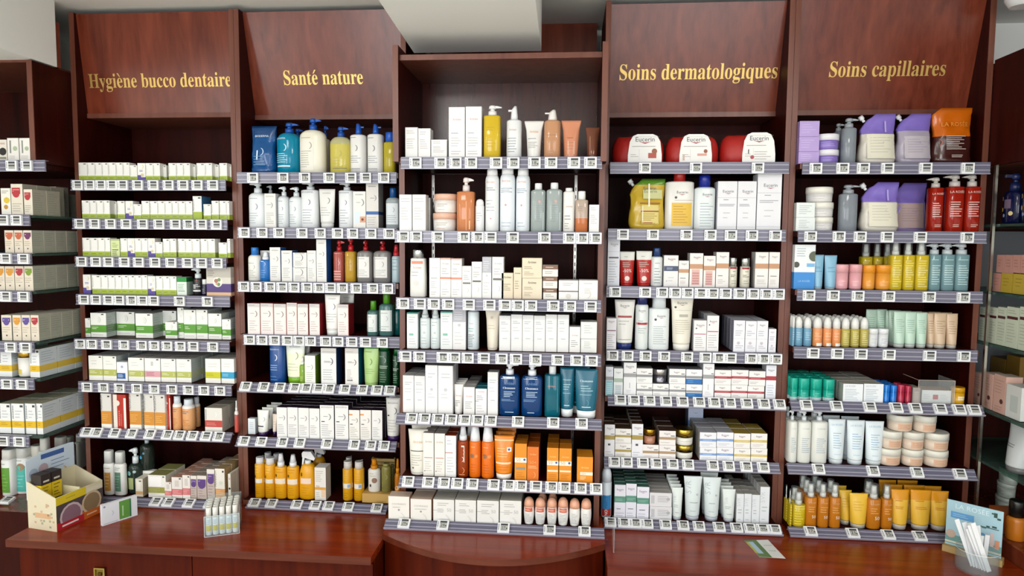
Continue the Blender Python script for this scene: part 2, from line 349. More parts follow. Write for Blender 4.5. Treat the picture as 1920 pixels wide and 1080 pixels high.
        out.append((s['name'], mb.mesh(s['name'])))
        if s.get('spout'):
            sb = MB(); x0 = -fl*a*(0.98-s.get('cutw', 0.4)*0.6); z0 = h*(1-cut*0.45); r = w*0.068
            dx, dz = -fl*0.6, 0.8
            p0 = Vector((x0, 0, z0)); dv = Vector((dx, 0, dz)); sb.tube([p0-dv*r*0.5, p0+dv*r*0.9], r*0.6, s['spout']); sb.tube([p0+dv*r*0.7, p0+dv*r*2.4], r, s['spout'], 12)
            out.append(('spout', sb.mesh('spout')))
    elif kind == 'rollon':
        a, b = w/2, d/2
        pr = [(0, .72), (.03, .8), (.3, .97), (.5, 1), (.62, .96), (.66, .94)]; secs = [(t*h, 0, a*k, b*k, 2) for t, k in pr]
        mb.loft(secs, s['body'], 20); prints(mb, P, w, h, round_front(w, h, secs), rnd); out.append((s['name'], mb.mesh(s['name'])))
        cb = MB(); cb.loft([(t*h, 0, a*k, b*k, 2) for t, k in ((.66, .97), (.78, .93), (.88, .82), (.95, .6), (.99, .3), (1, .1))], s['capc'], 20); out.append(('cap', cb.mesh('cap')))
    elif kind == 'bag':
        a, b = w/2, d/2; N = 9
        secs = [(h*t, 0, a*k, b*q, 2.6) for t, k, q in ((0, .94, .8), (.06, .98, .92), (.3, 1, 1), (.55, .99, .97), (.75, .95, .88), (.9, .87, .68), (.97, .78, .42), (1, .7, .12))]
        mb.loft(secs, s['body'], 30)
        for q in range(len(mb.v)):
            x, y, z = mb.v[q]; mb.v[q] = (x, y+0.003*math.sin(x*150+z*90), z)
        out.append((s['name'], mb.mesh(s['name'])))
        lx0, lx1 = s['lab']; lw = (lx1-lx0)*w; pts = []
        for sx, z in ((-1, .02), (1, .02), (1, .3), (.9, .75), (.72, .95), (.45, 1.02), (-.45, 1.02), (-.72, .95), (-.9, .75), (-1, .3)): pts.append((((lx0+lx1)/2-0.5)*w+sx*lw/2, z*h))
        lb = MB(); lb.prism(pts, -d/2-0.0035, -d/2-0.001, 'efeeea')
        f = lambda u, v, l=0: (((lx0+lx1)/2-0.5)*w+(u-0.5)*lw, -d/2-0.0037-l, v*h)
        f.curved = False; prints(lb, P, lw, h, f, rnd); out.append(('label', lb.mesh('label')))
        zb = MB(); zb.tube([(a*0.96*math.cos(q), b*0.9*math.sin(q)*0.3, h*(0.62+0.3*math.sin(q))) for q in [PI*i/14 for i in range(15)]], 0.003, '6a1210'); out.append(('zip', zb.mesh('zip')))
    _G[kk] = out; return out
def round_dims(secs, z):
    for a, b in zip(secs, secs[1:]):
        if a[0] <= z <= b[0]:
            t = (z-a[0])/max(b[0]-a[0], 1e-6); return tuple(a[i]+(b[i]-a[i])*t for i in (2, 3, 4))
    return secs[-1][2:5]
def place(key, w, h, d, loc, sh=None, rz=0.0, rx=0.0):
    parts = gen(key, w, h, d, sh); nm = ST[key]['name']
    if len(parts) == 1: o = link(nm, parts[0][1], None, loc, rz, rx)
    else:
        o = link(nm, None, None, loc, rz, rx); o.empty_display_size = 0.02
        for k, (pn, me) in enumerate(parts): link('body' if k == 0 else pn, me, o)
    o['category'] = ST[key]['cat']; return o
ORD = 'first second third fourth fifth sixth seventh eighth ninth tenth eleventh twelfth thirteenth fourteenth fifteenth sixteenth seventeenth eighteenth nineteenth twentieth twenty-first twenty-second twenty-third twenty-fourth twenty-fifth'.split()
CNT = 'zero one two three four five six seven eight nine ten'.split()
# ------------------------------------------------------------------ styles: printing in unit coordinates, colours as seen on the packs, shade put into many sides and tops
G = '8a8a8c'; GR = 'a4b83c'; W = 'efeeea'
def oil(desc, g, **k): return dict(desc=desc, body='f1f0ea', bands=[(0, .27, g)], prints=[('X', 'PRANARÔM', .16, .62, .5, 'b4b4aa'), ('R', .55, .9, .85, .95, '55564a'), ('L', .15, .1, .85, .2, 1, '7c8a30'), ('R', .965, 0, 1, 1, 'c9c9c0')], **k)
S('oil', 'box', 'essential_oil_box', 'box', **oil('slim white box with lime-green base', GR), d=.036)
S('oilS', 'box', 'essential_oil_box', 'box', **oil('shorter white box with lime-green base', GR), d=.036)
S('oilP', 'box', 'essential_oil_box', 'box', 'white box with violet swoosh base', body='f1efe8', bands=[(0, .2, '5a4c9a')], prints=[('R', .0, .2, .45, .32, '5a4c9a'), ('L', .25, .5, .75, .62, 2, '6a60b0'), ('D', .6, .32, .2, 'd8c8a0'), ('A', .5, .8, .3, 'd8d090')], d=.036)
S('oilG', 'box', 'clear_drops_box', 'box', 'pale lime box with dark lettering', body='d3dfa0', bands=[(.9, 1, 'a9b48a')], prints=[('L', .2, .5, .85, .8, 3, '8a9a60'), ('R', .15, .36, .85, .4, '3a4020'), ('L', .15, .05, .85, .32, 3, '6a7440')], d=.036)
S('oilB', 'box', 'tall_oil_box', 'box', 'taller white box with blue side', body='f0efea', side='3c6f9c', bands=[(0, .33, GR, GR)], prints=[('X', 'PRANARÔM', .16, .62, .5, '555555'), ('R', .6, .9, .9, .95, '333333')], d=.06)
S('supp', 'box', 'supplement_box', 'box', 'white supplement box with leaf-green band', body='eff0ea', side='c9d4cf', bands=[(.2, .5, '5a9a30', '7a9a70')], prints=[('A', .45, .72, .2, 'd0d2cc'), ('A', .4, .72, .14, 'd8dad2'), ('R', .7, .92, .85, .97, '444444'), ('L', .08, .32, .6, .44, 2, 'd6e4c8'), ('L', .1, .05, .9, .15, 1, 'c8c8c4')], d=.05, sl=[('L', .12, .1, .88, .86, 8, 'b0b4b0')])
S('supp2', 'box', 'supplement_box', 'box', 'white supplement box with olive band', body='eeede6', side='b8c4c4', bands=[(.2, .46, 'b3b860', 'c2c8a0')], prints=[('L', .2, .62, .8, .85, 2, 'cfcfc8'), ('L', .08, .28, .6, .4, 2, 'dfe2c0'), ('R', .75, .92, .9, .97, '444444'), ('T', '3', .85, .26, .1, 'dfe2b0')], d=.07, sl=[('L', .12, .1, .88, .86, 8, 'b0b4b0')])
S('supp2P', 'box', 'supplement_box', 'box', 'white supplement box with pink band', body='efede8', side='b8c4c4', bands=[(.2, .46, 'd9a0a8', 'd0b0b4')], prints=[('L', .1, .25, .8, .42, 3, 'b07080'), ('R', .4, .68, .55, .86, 'c4c4c0'), ('R', .75, .92, .9, .97, '444444')], d=.07)
S('supp2Y', 'box', 'supplement_box', 'box', 'white supplement box with acid-yellow band', body='eeede6', bands=[(.2, .46, 'c6c414', 'c6c414')], prints=[('L', .2, .62, .8, .85, 2, 'cfcfc8'), ('L', .08, .28, .6, .4, 2, 'a0a010')], d=.07)
S('supp2B', 'box', 'supplement_box', 'box', 'white supplement box with sky-blue band', body='eeede6', bands=[(.2, .46, '2a9ac4', '2a9ac4')], prints=[('L', .2, .62, .8, .85, 2, 'cfcfc8'), ('L', .08, .28, .6, .4, 2, '9ad0e0')], d=.07)
S('nasal', 'box', 'nasal_spray_box', 'box', 'small white box with navy panel', body='eef0f2', bands=[], prints=[('R', .0, .12, .8, .42, '2a5a9a'), ('L', .08, .18, .6, .36, 3, 'c8d8ea'), ('D', .5, .75, .12, 'a0a8c0')], d=.03)
S('org', 'box', 'muscle_gel_box', 'box', 'tall grey-white box with orange band', body='d8d6d0', side='e6e6e6', bands=[(.13, .5, 'cf8a2e', 'e0c8a0'), (0, .13, 'eceae4')], prints=[('X', 'PRANARÔM', .15, .74, .42, '4a4a50'), ('R', .65, .9, .85, .94, '333333'), ('L', .1, .2, .8, .42, 4, 'e2b060')], d=.045, sl=[('L', .12, .1, .88, .86, 8, 'b0b4b0')])
S('redb', 'box', 'muscle_gel_box', 'box', 'red and white box with torso drawing', body='b22818', prints=[('R', 0, 0, .3, 1, 'e6dcd0'), ('D', .3, .75, .22, 'e6dcd0'), ('R', .82, 0, 1, .9, 'efe8e0'), ('V', .42, .1, .48, .55, 8, 'e0a090'), ('V', .58, .1, .62, .45, 8, 'e0a090')], d=.045)
S('flac', 'bottle', 'muscle_lotion_bottle', 'bottle', 'white bottle with faded orange label', body='e8e6e2p', lower=(.42, 'dba06cp'), cap='slant', cw=.72, capc='dde6eep', sh=.74, shoulder=.1, prints=[('L', .2, .52, .8, .62, 2, '5a6a8a'), ('L', .2, .14, .8, .36, 4, 'c07838')], d=.03)
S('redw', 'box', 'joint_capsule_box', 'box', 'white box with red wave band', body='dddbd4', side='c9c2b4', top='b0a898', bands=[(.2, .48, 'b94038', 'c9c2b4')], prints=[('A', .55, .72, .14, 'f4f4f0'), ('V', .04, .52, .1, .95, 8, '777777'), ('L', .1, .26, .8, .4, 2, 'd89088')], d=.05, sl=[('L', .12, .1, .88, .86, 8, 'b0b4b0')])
S('redbt', 'bottle', 'muscle_spray_bottle', 'bottle', 'white spray bottle with red label', body='e6e2dcp', lower=(.35, 'c04a40p'), cap='mist', cw=.5, sh=.68, prints=[('L', .2, .4, .8, .6, 3, G)], d=.028)
S('washO', 'bottle', 'shampoo_bottle', 'bottle', 'white flip-cap bottle with ochre label', body='e4e4e0p', cap='flat', cw=.76, capc='d6d8d4p', sh=.73, shoulder=.07, n=2.2, prints=[('R', .22, .1, .8, .52, 'c08a3c'), ('L', .28, .16, .72, .46, 4, 'e6d0a0'), ('L', .2, .58, .8, .66, 1, '9a8a6a')], d=.03)
S('washG', 'bottle', 'shampoo_bottle', 'bottle', 'white flip-cap bottle with sage label', body='e4e4e0p', cap='flat', cw=.72, capc='d6d8d4p', sh=.74, shoulder=.07, n=2.2, prints=[('R', .16, .1, .7, .54, '5a8470'), ('L', .22, .16, .64, .48, 5, '9ac0a8'), ('L', .2, .58, .8, .66, 2, '8a9a8a')], d=.03)
S('soapD', 'bottle', 'soap_pump_bottle', 'bottle', 'dark glass soap bottle with white pump', body='2c3a34c', cap='pump', cw=.4, capc='dfe8eap', sh=.66, shoulder=.12, way=-1, prints=[('D', .3, .46, .16, '7fb6b4'), ('R', .2, .1, .62, .36, 'a8b47a'), ('D', .7, .5, .1, 'a9c0c0')], d=.04)
S('soapB', 'bottle', 'soap_refill_bottle', 'bottle', 'big dark green bottle with blue spots', body='27302ac', cap='pump', cw=.3, capc='c0ccd0p', sh=.86, shoulder=.1, way=-1, prints=[('D', .3, .62, .12, '4a9ac0'), ('D', .55, .7, .08, '4a9ac0'), ('D', .25, .45, .1, '60a8b8'), ('R', .15, .1, .6, .34, '5c8a60')], d=.05)
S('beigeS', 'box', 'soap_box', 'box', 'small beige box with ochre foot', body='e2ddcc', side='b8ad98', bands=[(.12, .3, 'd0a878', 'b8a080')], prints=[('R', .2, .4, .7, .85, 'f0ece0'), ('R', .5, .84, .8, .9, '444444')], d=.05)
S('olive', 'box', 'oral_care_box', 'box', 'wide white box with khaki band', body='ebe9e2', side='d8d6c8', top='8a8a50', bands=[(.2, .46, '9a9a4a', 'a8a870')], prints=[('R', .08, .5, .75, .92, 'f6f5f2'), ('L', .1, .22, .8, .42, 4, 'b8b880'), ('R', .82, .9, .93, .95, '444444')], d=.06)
S('hang', 'box', 'hanging_box', 'box', 'white box with hanging tab slot', body='e6e4de', prints=[('R', .25, .8, .8, .86, '2a2622')], d=.02)
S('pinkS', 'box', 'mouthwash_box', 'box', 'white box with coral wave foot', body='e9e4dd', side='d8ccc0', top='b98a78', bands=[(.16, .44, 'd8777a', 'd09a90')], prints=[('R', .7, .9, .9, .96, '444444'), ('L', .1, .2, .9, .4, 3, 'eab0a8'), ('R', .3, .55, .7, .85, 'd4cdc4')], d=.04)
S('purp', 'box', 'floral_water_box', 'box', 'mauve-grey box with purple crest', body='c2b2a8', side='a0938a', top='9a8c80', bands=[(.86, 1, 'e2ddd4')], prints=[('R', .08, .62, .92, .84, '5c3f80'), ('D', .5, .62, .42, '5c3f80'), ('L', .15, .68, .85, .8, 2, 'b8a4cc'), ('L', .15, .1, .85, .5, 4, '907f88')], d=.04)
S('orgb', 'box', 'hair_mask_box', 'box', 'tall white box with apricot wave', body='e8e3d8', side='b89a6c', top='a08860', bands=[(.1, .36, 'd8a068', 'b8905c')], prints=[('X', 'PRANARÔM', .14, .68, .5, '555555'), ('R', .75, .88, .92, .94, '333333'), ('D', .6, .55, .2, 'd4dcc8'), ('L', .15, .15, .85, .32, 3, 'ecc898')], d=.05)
S('blk', 'box', 'face_mask_box', 'box', 'cream box with black blob', body='e0dccf', side='c8c0b0', prints=[('D', .55, .45, .4, '1c1a18'), ('R', .3, .78, .8, .86, 'd0a8a8'), ('R', .2, .1, .9, .2, '8a8a78')], d=.04)
S('jarG', 'box', 'tooth_powder_box', 'box', 'white box with green top band', body='e2ebe0', side='b8ccc0', bands=[(.74, 1, '1f8a3c', '1a5a2c')], prints=[('L', .1, .3, .8, .65, 4, '8ab89a'), ('R', .1, .22, .8, .25, '4a6a54')], d=.04)
S('dpump', 'bottle', 'dark_pump_bottle', 'bottle', 'black pump bottle with pale pump', body='1c1a1ep', cap='pump', cw=.62, capc='d8e2e4p', sh=.64, shoulder=.05, way=-1, prints=[('L', .15, .3, .9, .42, 2, 'c8c8c8'), ('R', .1, .14, .9, .2, 'd8d8d8'), ('R', .2, .24, .5, .4, 'a8a8a8'), ('D', .6, .56, .1, '8a4030')], d=.036)
S('dsmall', 'bottle', 'small_dark_bottle', 'bottle', 'small black bottle with white cap', body='22203ap', cap='cap', cw=.85, capc='e2e4e4p', sh=.7, shoulder=.04, prints=[('L', .2, .1, .85, .45, 3, '9a9aa8')], d=.02)
S('amb', 'box', 'herbal_gift_box', 'box', 'grey and purple box with leafy wreath', body='b9b4aa', bands=[(.12, .42, '4e3a78'), (0, .12, 'e0b890'), (.42, .64, 'd4cfc6')], prints=[('D', .46, .48, .2, 'e8e4da'), ('D', .4, .52, .08, 'a87060'), ('D', .52, .56, .07, '7a9060'), ('D', .5, .4, .07, '6a8a58'), ('D', .42, .42, .05, 'c09880'), ('L', .05, .68, .4, .9, 3, '80786e')], d=.08)
# --- natural health bay
S('pouBl', 'pouch', 'refill_pouch', 'pouch', 'dark blue translucent refill pouch', body='0d4f8cs', upper='0b3f74s', uz=.8, cut=.1, cutw=-.06, flip=-1, prints=[('T', 'BIODERMA', .5, .76, .55, 'd8e6f2'), ('A', .45, .45, .16, 'b8d4ea'), ('L', .2, .15, .7, .38, 4, '6a9ac4'), ('R', .32, .28, .38, .48, 'cfe4f6')], d=.07)
S('gelT', 'bottle', 'shower_gel_pump', 'bottle', 'teal shower gel with blue pump', body='0a8fb4c', cap='pump', capname='pump', cw=.36, capc='1450a8p', sh=.76, shoulder=.16, way=1, prints=[('T', 'BIODERMA', .3, .66, .46, 'd8f0f6'), ('A', .42, .5, .15, 'd0eef4'), ('L', .08, .2, .7, .4, 5, 'bfe6ee'), ('R', .02, .13, .7, .155, 'e6f6f8')], d=.06)
S('creamP', 'bottle', 'cleansing_oil_pump', 'bottle', 'ivory bottle with blue pump', body='e6e2cfp', cap='pump', capname='pump', cw=.3, capc='1450a8p', sh=.78, shoulder=.14, way=1, n=2.6, prints=[('R', .06, .06, .62, .72, 'e9e6da'), ('L', .1, .62, .5, .66, 1, 'a8a498'), ('A', .42, .5, .14, '9a968c'), ('L', .1, .1, .55, .42, 8, 'b0aca0')], d=.06)
S('yelP', 'bottle', 'shower_oil_pump', 'bottle', 'clear yellow oil with blue pump', body='c4c090c', fill=(.62, 'd8ca5cc'), cap='pump', capname='pump', cw=.34, capc='1450a8p', sh=.78, shoulder=.16, way=1, n=2.6, prints=[('A', .5, .42, .14, 'a89c50'), ('L', .2, .12, .7, .36, 4, 'b4a858'), ('R', .2, .1, .85, .115, '6a6a60')], d=.055)
S('whtB', 'bottle', 'body_milk_pump', 'bottle', 'white lotion bottle with blue pump', body='e7e6e2p', cap='beak', capname='pump', cw=.42, capc='1555b4p', sh=.78, shoulder=.04, way=1, n=2.8, prints=[('L', .1, .68, .7, .74, 1, '8a8a90'), ('A', .36, .5, .2, '70707c'), ('L', .1, .2, .75, .36, 4, 'a0a0a4'), ('V', .1, .03, .7, .12, 2, 'a8a8ac')], d=.05)
S('yelB', 'bottle', 'bath_oil_bottle', 'bottle', 'yellow oil bottle with blue cap', body='c9b830c', cap='cap', cw=.8, capc='1a58c0p', sh=.76, shoulder=.05, n=3, d=.045)
S('wpump', 'bottle', 'cream_pump_bottle', 'bottle', 'white pump bottle with crescent print', body='dfe4e6p', cap='pump', capname='pump', cw=.44, capc='dbe2e6p', sh=.76, shoulder=.1, way=-1, n=2.6, prints=[('L', .12, .62, .65, .66, 1, '9aa2aa'), ('A', .45, .46, .18, '7a8290'), ('L', .1, .08, .7, .34, 5, 'a8b0b6')], d=.045)
S('wpump2', 'bottle', 'cream_pump_bottle', 'bottle', 'large square-shouldered white pump bottle', body='e3e6e8p', cap='pump', capname='pump', cw=.46, capc='dde2e6p', sh=.85, shoulder=.03, way=-1, n=3.2, prints=[('T', 'BIODERMA', .45, .76, .66, '8a8f98'), ('A', .46, .56, .17, '6a7080'), ('L', .15, .08, .75, .42, 6, 'a0a6ae')], d=.05)
S('bdbox', 'box', 'skincare_box', 'box', 'white box with crescent print', body='e8e6e0', side='d6d8dc', prints=[('T', 'BIODERMA', .5, .9, .7, 'a8a8ac'), ('A', .5, .66, .25, '7c7c86'), ('L', .2, .66, .7, .69, 1, '8c8c94'), ('L', .14, .1, .84, .46, 6, 'b4b4b6')], d=.045)
S('bdboxB', 'box', 'skincare_box', 'box', 'white crescent box with blue side', body='e8e6e0', side='2a62b0', prints=BD(.55, .66, .24)+[('L', .14, .1, .84, .46, 6, 'b4b4b6')], d=.05)
S('bdboxT', 'box', 'tall_skincare_box', 'box', 'tall white box with blue stripe', body='dcd8d2', side='b4b0ac', bands=[(.3, .37, '2f5fa4', '28467c')], prints=BD(.6, .66, .24)+[('L', .1, .06, .8, .26, 4, 'b4b4b6')], d=.06)
S('bdboxS', 'box', 'skincare_box', 'box', 'white box with orange photo sticker', body='e8e6e0', prints=BD(.58, .7, .3)+[('R', .1, .15, .6, .45, 'd6e4ee'), ('R', .55, .16, .98, .32, 'd99a78'), ('D', .75, .24, .1, '6a3a28')], d=.04)
S('micB', 'bottle', 'micellar_bottle', 'bottle', 'clear bottle with navy cap', body='a9b4b8c', cap='cap', cw=.5, capc='0f4a86p', sh=.74, shoulder=.1, n=3, label=[('R', .06, .1, .9, .62, 'dfe6ea'), ('A', .5, .46, .18, '9aa4ac'), ('L', .12, .14, .8, .34, 4, 'a8b2b8')], d=.035)
S('sunmilk', 'bottle', 'baby_milk_bottle', 'bottle', 'white bottle with bright blue cap', body='e4e3dcp', cap='cap', cw=.56, capc='1c6fc0p', sh=.78, shoulder=.12, n=2.3, prints=[('A', .5, .42, .18, 'a8a8a4'), ('L', .15, .5, .7, .56, 1, 'a4a4a0'), ('L', .15, .08, .8, .34, 5, 'b4b4b0')], d=.04)
S('foamB', 'bottle', 'cleansing_foam_bottle', 'bottle', 'small blue bottle with white cap', body='1f6cb8p', cap='mist', cw=.62, capc='e6ebf0p', sh=.82, shoulder=.06, prints=[('A', .5, .58, .18, 'b8d4f0'), ('L', .2, .64, .7, .7, 1, 'dce8f4'), ('L', .2, .1, .8, .4, 4, '6aa0d4')], d=.035)
S('tubeW', 'tube', 'cream_tube', 'tube', 'white tube standing on its cap', body='e6e5e0p', capc='dfe0dep', prints=[('T', 'BIODERMA', .5, .88, .5, 'a8a8ac'), ('A', .52, .7, .2, '80808a'), ('L', .15, .3, .8, .55, 4, 'b4b4b4'), ('R', .12, .16, .86, .17, 'c0c0c0')], d=.035)
S('pinkM', 'bottle', 'micellar_pump_bottle', 'bottle', 'rose-red bottle with red pump', body='b0564cc', cap='pump', capname='pump', cw=.5, capc='b41e24p', sh=.72, shoulder=.04, n=3, way=1, prints=[('T', 'BIODERMA', .45, .68, .6, 'e8c8c4'), ('A', .5, .46, .22, 'e0b8b4'), ('V', .1, .05, .8, .3, 4, 'd09890')], d=.04)
S('yelM', 'bottle', 'micellar_pump_bottle', 'bottle', 'amber yellow bottle with red pump', body='c49a30c', cap='pump', capname='pump', cw=.5, capc='b41e24p', sh=.76, shoulder=.03, n=3, way=0, prints=[('L', .15, .3, .8, .6, 4, 'a88028')], d=.04)
S('clrM', 'bottle', 'micellar_bottle', 'bottle', 'clear bottle with red pump', body='8d8a88c', cap='pump', capname='pump', cw=.32, capc='a81c22p', sh=.74, shoulder=.08, n=3.4, way=0, label=[('R', .06, .12, .84, .62, 'e4e3e0'), ('A', .5, .44, .17, '9c9ca0'), ('L', .14, .55, .7, .6, 1, 'aaaaaa'), ('L', .12, .15, .78, .32, 4, 'b4b4b4')], d=.05)
S('toner', 'bottle', 'toner_bottle', 'bottle', 'pale blue bottle with red cap', body='b4c8d0p', cap='mist', cw=.7, capc='b82c34p', sh=.78, shoulder=.06, prints=[('L', .15, .3, .85, .66, 4, '7a8c96')], d=.035)
S('senR', 'box', 'redness_cream_box', 'box', 'blush-white crescent box with red side', body='e9e0dc', side='8c1a20', top='7a1c20', prints=[('R', 0, .88, 1, 1, 'c8c4c4'), ('L', .1, .9, .9, .98, 1, 'a8a4a4'), ('A', .52, .66, .26, '84767a'), ('L', .2, .66, .7, .69, 1, '90868a'), ('L', .12, .1, .84, .46, 5, 'c4b0ae'), ('R', .96, 0, 1, 1, 'd89890')], d=.045)
S('grnM', 'bottle', 'purifying_water_bottle', 'bottle', 'green-tinted bottle with lime cap', body='4c7470c', cap='cap', cw=.52, capc='4a8c1cp', sh=.76, shoulder=.08, n=3.2, label=[('R', .04, .12, .92, .62, 'dfe4e2'), ('A', .5, .42, .18, 'a4aeaa'), ('L', .14, .52, .7, .58, 1, 'a0aaa6'), ('L', .1, .14, .86, .26, 2, 'a0b0aa')], d=.045)
S('tealM', 'bottle', 'purifying_water_bottle', 'bottle', 'deep teal bottle tucked behind', body='0c5c5cc', cap='cap', cw=.6, capc='2a7018p', sh=.8, n=3, d=.045)
S('sebB', 'bottle', 'cleansing_gel_bottle', 'bottle', 'royal blue bottle with white print', body='0e4486p', cap='flat', cw=.6, capc='5a9a78p', sh=.94, shoulder=.03, n=3, taper=1.0, prints=[('T', 'BIODERMA', .42, .8, .6, 'd0dcec'), ('A', .38, .62, .22, 'e0e8f4'), ('L', .1, .3, .6, .46, 3, '9ab4d4'), ('L', .1, .05, .7, .2, 2, '5a80b0')], d=.045)
S('sebT', 'tube', 'purifying_tube', 'tube', 'white tube with lime cap', body='dfe4dcp', lower=(.6, 'e2e6c8p'), capc='6ea41cp', hc=.16, prints=[('T', 'BIODERMA', .5, .88, .56, 'a4a8b0'), ('A', .5, .68, .2, '98a078'), ('L', .16, .3, .8, .52, 3, 'b8bca0')], d=.04)
S('sebS', 'bottle', 'purifying_bottle', 'bottle', 'small lime bottle with white cap', body='7ca030p', cap='mist', cw=.6, capc='e8e8e4p', sh=.8, prints=[('A', .5, .5, .2, 'd8e4b0'), ('L', .2, .1, .8, .3, 3, 'b8cc80')], d=.03)
S('sebX', 'box', 'purifying_box', 'box', 'white crescent box with lime side', body='e8e8e2', side='6a9020', prints=[('A', .52, .6, .26, '9aa090'), ('L', .2, .6, .7, .63, 1, '9aa090'), ('L', .15, .1, .85, .45, 5, 'b8bcb0')], d=.05)
S('navX', 'box', 'body_care_box', 'box', 'large white box with navy side', body='e2e2e0', side='14325c', top='c4c4c4', prints=[('R', 0, .86, 1, 1, 'c6c4c0'), ('L', .1, .88, .9, .92, 1, 'a0a0a0'), ('A', .55, .64, .25, '5c6070'), ('L', .2, .6, .75, .66, 2, '7c8088'), ('L', .12, .12, .84, .44, 5, 'a4a8b0')], d=.06)
S('teaX', 'box', 'body_care_box', 'box', 'large white box with teal side', body='e4e0dc', side='0c6880', top='c8c6c4', prints=[('R', 0, .86, 1, 1, 'c8c4c0'), ('L', .1, .88, .9, .92, 1, 'a0a0a0'), ('A', .6, .62, .24, '5c6070'), ('L', .2, .6, .75, .65, 2, '7c8088'), ('L', .12, .12, .6, .44, 6, 'a8a8a8'), ('R', .15, .12, .55, .16, '6c7078')], d=.06)
S('ltgT', 'tube', 'foaming_gel_tube', 'tube', 'pale green tube with green cap end', body='a8c87cp', capc='a8c87cp', hc=.06, bw=.86, crimp='3c8c24p', prints=[('A', .4, .62, .22, '5c7c40'), ('L', .1, .84, .7, .9, 1, '6c8c50'), ('L', .15, .3, .8, .46, 3, '88a860')], d=.04)
S('dkgB', 'bottle', 'dark_green_bottle', 'bottle', 'dark green bottle with white print', body='0c3c20p', cap='flat', cw=.8, capc='0e5a28p', sh=.86, shoulder=.04, n=2.6, prints=[('A', .5, .62, .22, 'a8c4b0'), ('L', .15, .68, .85, .74, 1, '7a9c84'), ('L', .15, .42, .9, .5, 2, 'b8ccbc'), ('L', .15, .08, .9, .36, 5, '6a9078')], d=.045)
S('pigBx', 'box', 'dark_spot_cream_box', 'box', 'white crescent box with plum top', body='e5e4e2', side='2c1c30', top='2c1c30', prints=[('A', .55, .66, .26, '74747e'), ('L', .2, .65, .7, .68, 1, '80808a'), ('L', .1, .12, .86, .46, 6, 'b0b0b4'), ('R', 0, 0, 1, .012, '4a3850')], d=.04)
S('pigBl', 'box', 'dark_spot_cream_box', 'box', 'larger white box with plum top', body='e5e4e2', side='2c1c30', top='241628', prints=[('T', 'BIODERMA', .5, .92, .8, 'a0a0a6'), ('A', .55, .66, .24, '64646e'), ('L', .25, .66, .7, .69, 1, '74747e'), ('R', .1, .51, .34, .535, '3a2a44'), ('L', .1, .1, .86, .46, 6, 'a8a8b0')], d=.045)
S('pigBo', 'box', 'dark_spot_cream_box', 'box', 'white box with small orange tab', body='e5e2dc', side='2c1c30', top='3a2c3c', prints=[('R', .0, .82, .34, .87, 'd8965c'), ('A', .6, .66, .24, '74747e'), ('L', .25, .66, .7, .69, 1, '80808a'), ('R', .1, .52, .36, .545, '3a2a44'), ('L', .1, .1, .86, .46, 6, 'b8b4b0')], d=.04)
S('pigSm', 'box', 'trial_size_box', 'box', 'tiny pale blue-white box', body='dfe6ea', prints=[('L', .2, .3, .8, .8, 4, 'b4bcc4')], d=.02)
S('pigT', 'tube', 'brightening_tube', 'tube', 'white tube with plum cap', body='e2e4dep', capc='34184ep', prints=[('A', .55, .66, .2, '9a9a9a'), ('R', .14, .38, .66, .43, '4a4050'), ('L', .2, .2, .8, .34, 2, 'b0b0b0')], d=.03, hc=.18)
S('pigTb', 'tube', 'brightening_tube', 'tube', 'peach-white tube with plum cap', body='e0cfbep', capc='34184ep', prints=[('L', .2, .4, .8, .7, 3, 'c4b0a0')], d=.03, hc=.2)
S('pigTL', 'tube', 'brightening_tube', 'tube', 'large grey-white tube with plum cap', body='d6d5d0p', capc='3a1c58p', prints=[('T', 'BIODERMA', .5, .86, .7, '8a8a8e'), ('A', .55, .7, .24, '6a6a74'), ('R', .15, .58, .28, .61, '3a3044'), ('L', .18, .2, .8, .52, 5, 'a8a8a8')], d=.04, hc=.12)
S('sunC', 'bottle', 'sun_spray_can', 'spray can', 'yellow sun spray with white cap', body='e0a012p', cap='slant', cw=.8, capc='e6e8eap', sh=.8, shoulder=.03, prints=[('R', .0, .37, 1, .47, 'e8e4d8'), ('L', .2, .6, .8, .8, 3, 'f0d060'), ('L', .2, .1, .8, .3, 4, 'c88808'), ('R', .1, .5, .24, .55, '4a3c10')], d=.032)
S('sunF', 'bottle', 'sun_spray_bottle', 'bottle', 'yellow sun bottle with mist head', body='e0a012p', cap='mist', cw=.6, capc='e6eaeep', sh=.74, shoulder=.04, n=2.4, prints=[('R', .08, .34, .94, .46, 'ecdcc8'), ('R', .14, .5, .28, .56, '4a3c10'), ('L', .2, .08, .8, .28, 4, 'c88808'), ('L', .2, .58, .8, .7, 2, 'c88808')], d=.034)
S('sunTr', 'bottle', 'sun_trigger_bottle', 'bottle', 'yellow bottle with white trigger head', body='e0a012p', cap='trigger', capname='trigger', cw=.62, capc='e4e6e8p', sh=.74, shoulder=.34, n=2.3, prints=[('R', .18, .34, .8, .46, 'ecd2c0'), ('R', .18, .5, .28, .57, '4a3c10'), ('L', .25, .08, .8, .28, 4, 'c88808')], d=.05)
S('sunBx', 'box', 'sun_cream_box', 'box', 'white box with orange sun corner', body='e4e1da', side='c9c4ba', prints=[('L', .1, .56, .8, .92, 6, 'b8b4ac'), ('R', .0, .32, .98, .4, 'd8a048'), ('T', '50', .28, .38, .3, 'c09048'), ('R', .6, .1, .98, .32, 'e6c8a8'), ('L', .1, .08, .5, .26, 3, 'b8b0a4')], d=.05)
S('sunY', 'bottle', 'sun_spray_can', 'spray can', 'gold sun spray with grey-white cap', body='d49a14p', cap='slant', cw=.82, capc='d6d4cep', sh=.78, shoulder=.03, prints=[('R', .0, .31, 1, .43, 'e2ddd0'), ('R', .6, .33, .84, .41, '8aa4c8'), ('L', .2, .5, .8, .66, 3, 'e0b040'), ('L', .2, .06, .7, .22, 3, 'b07c0c')], d=.032)
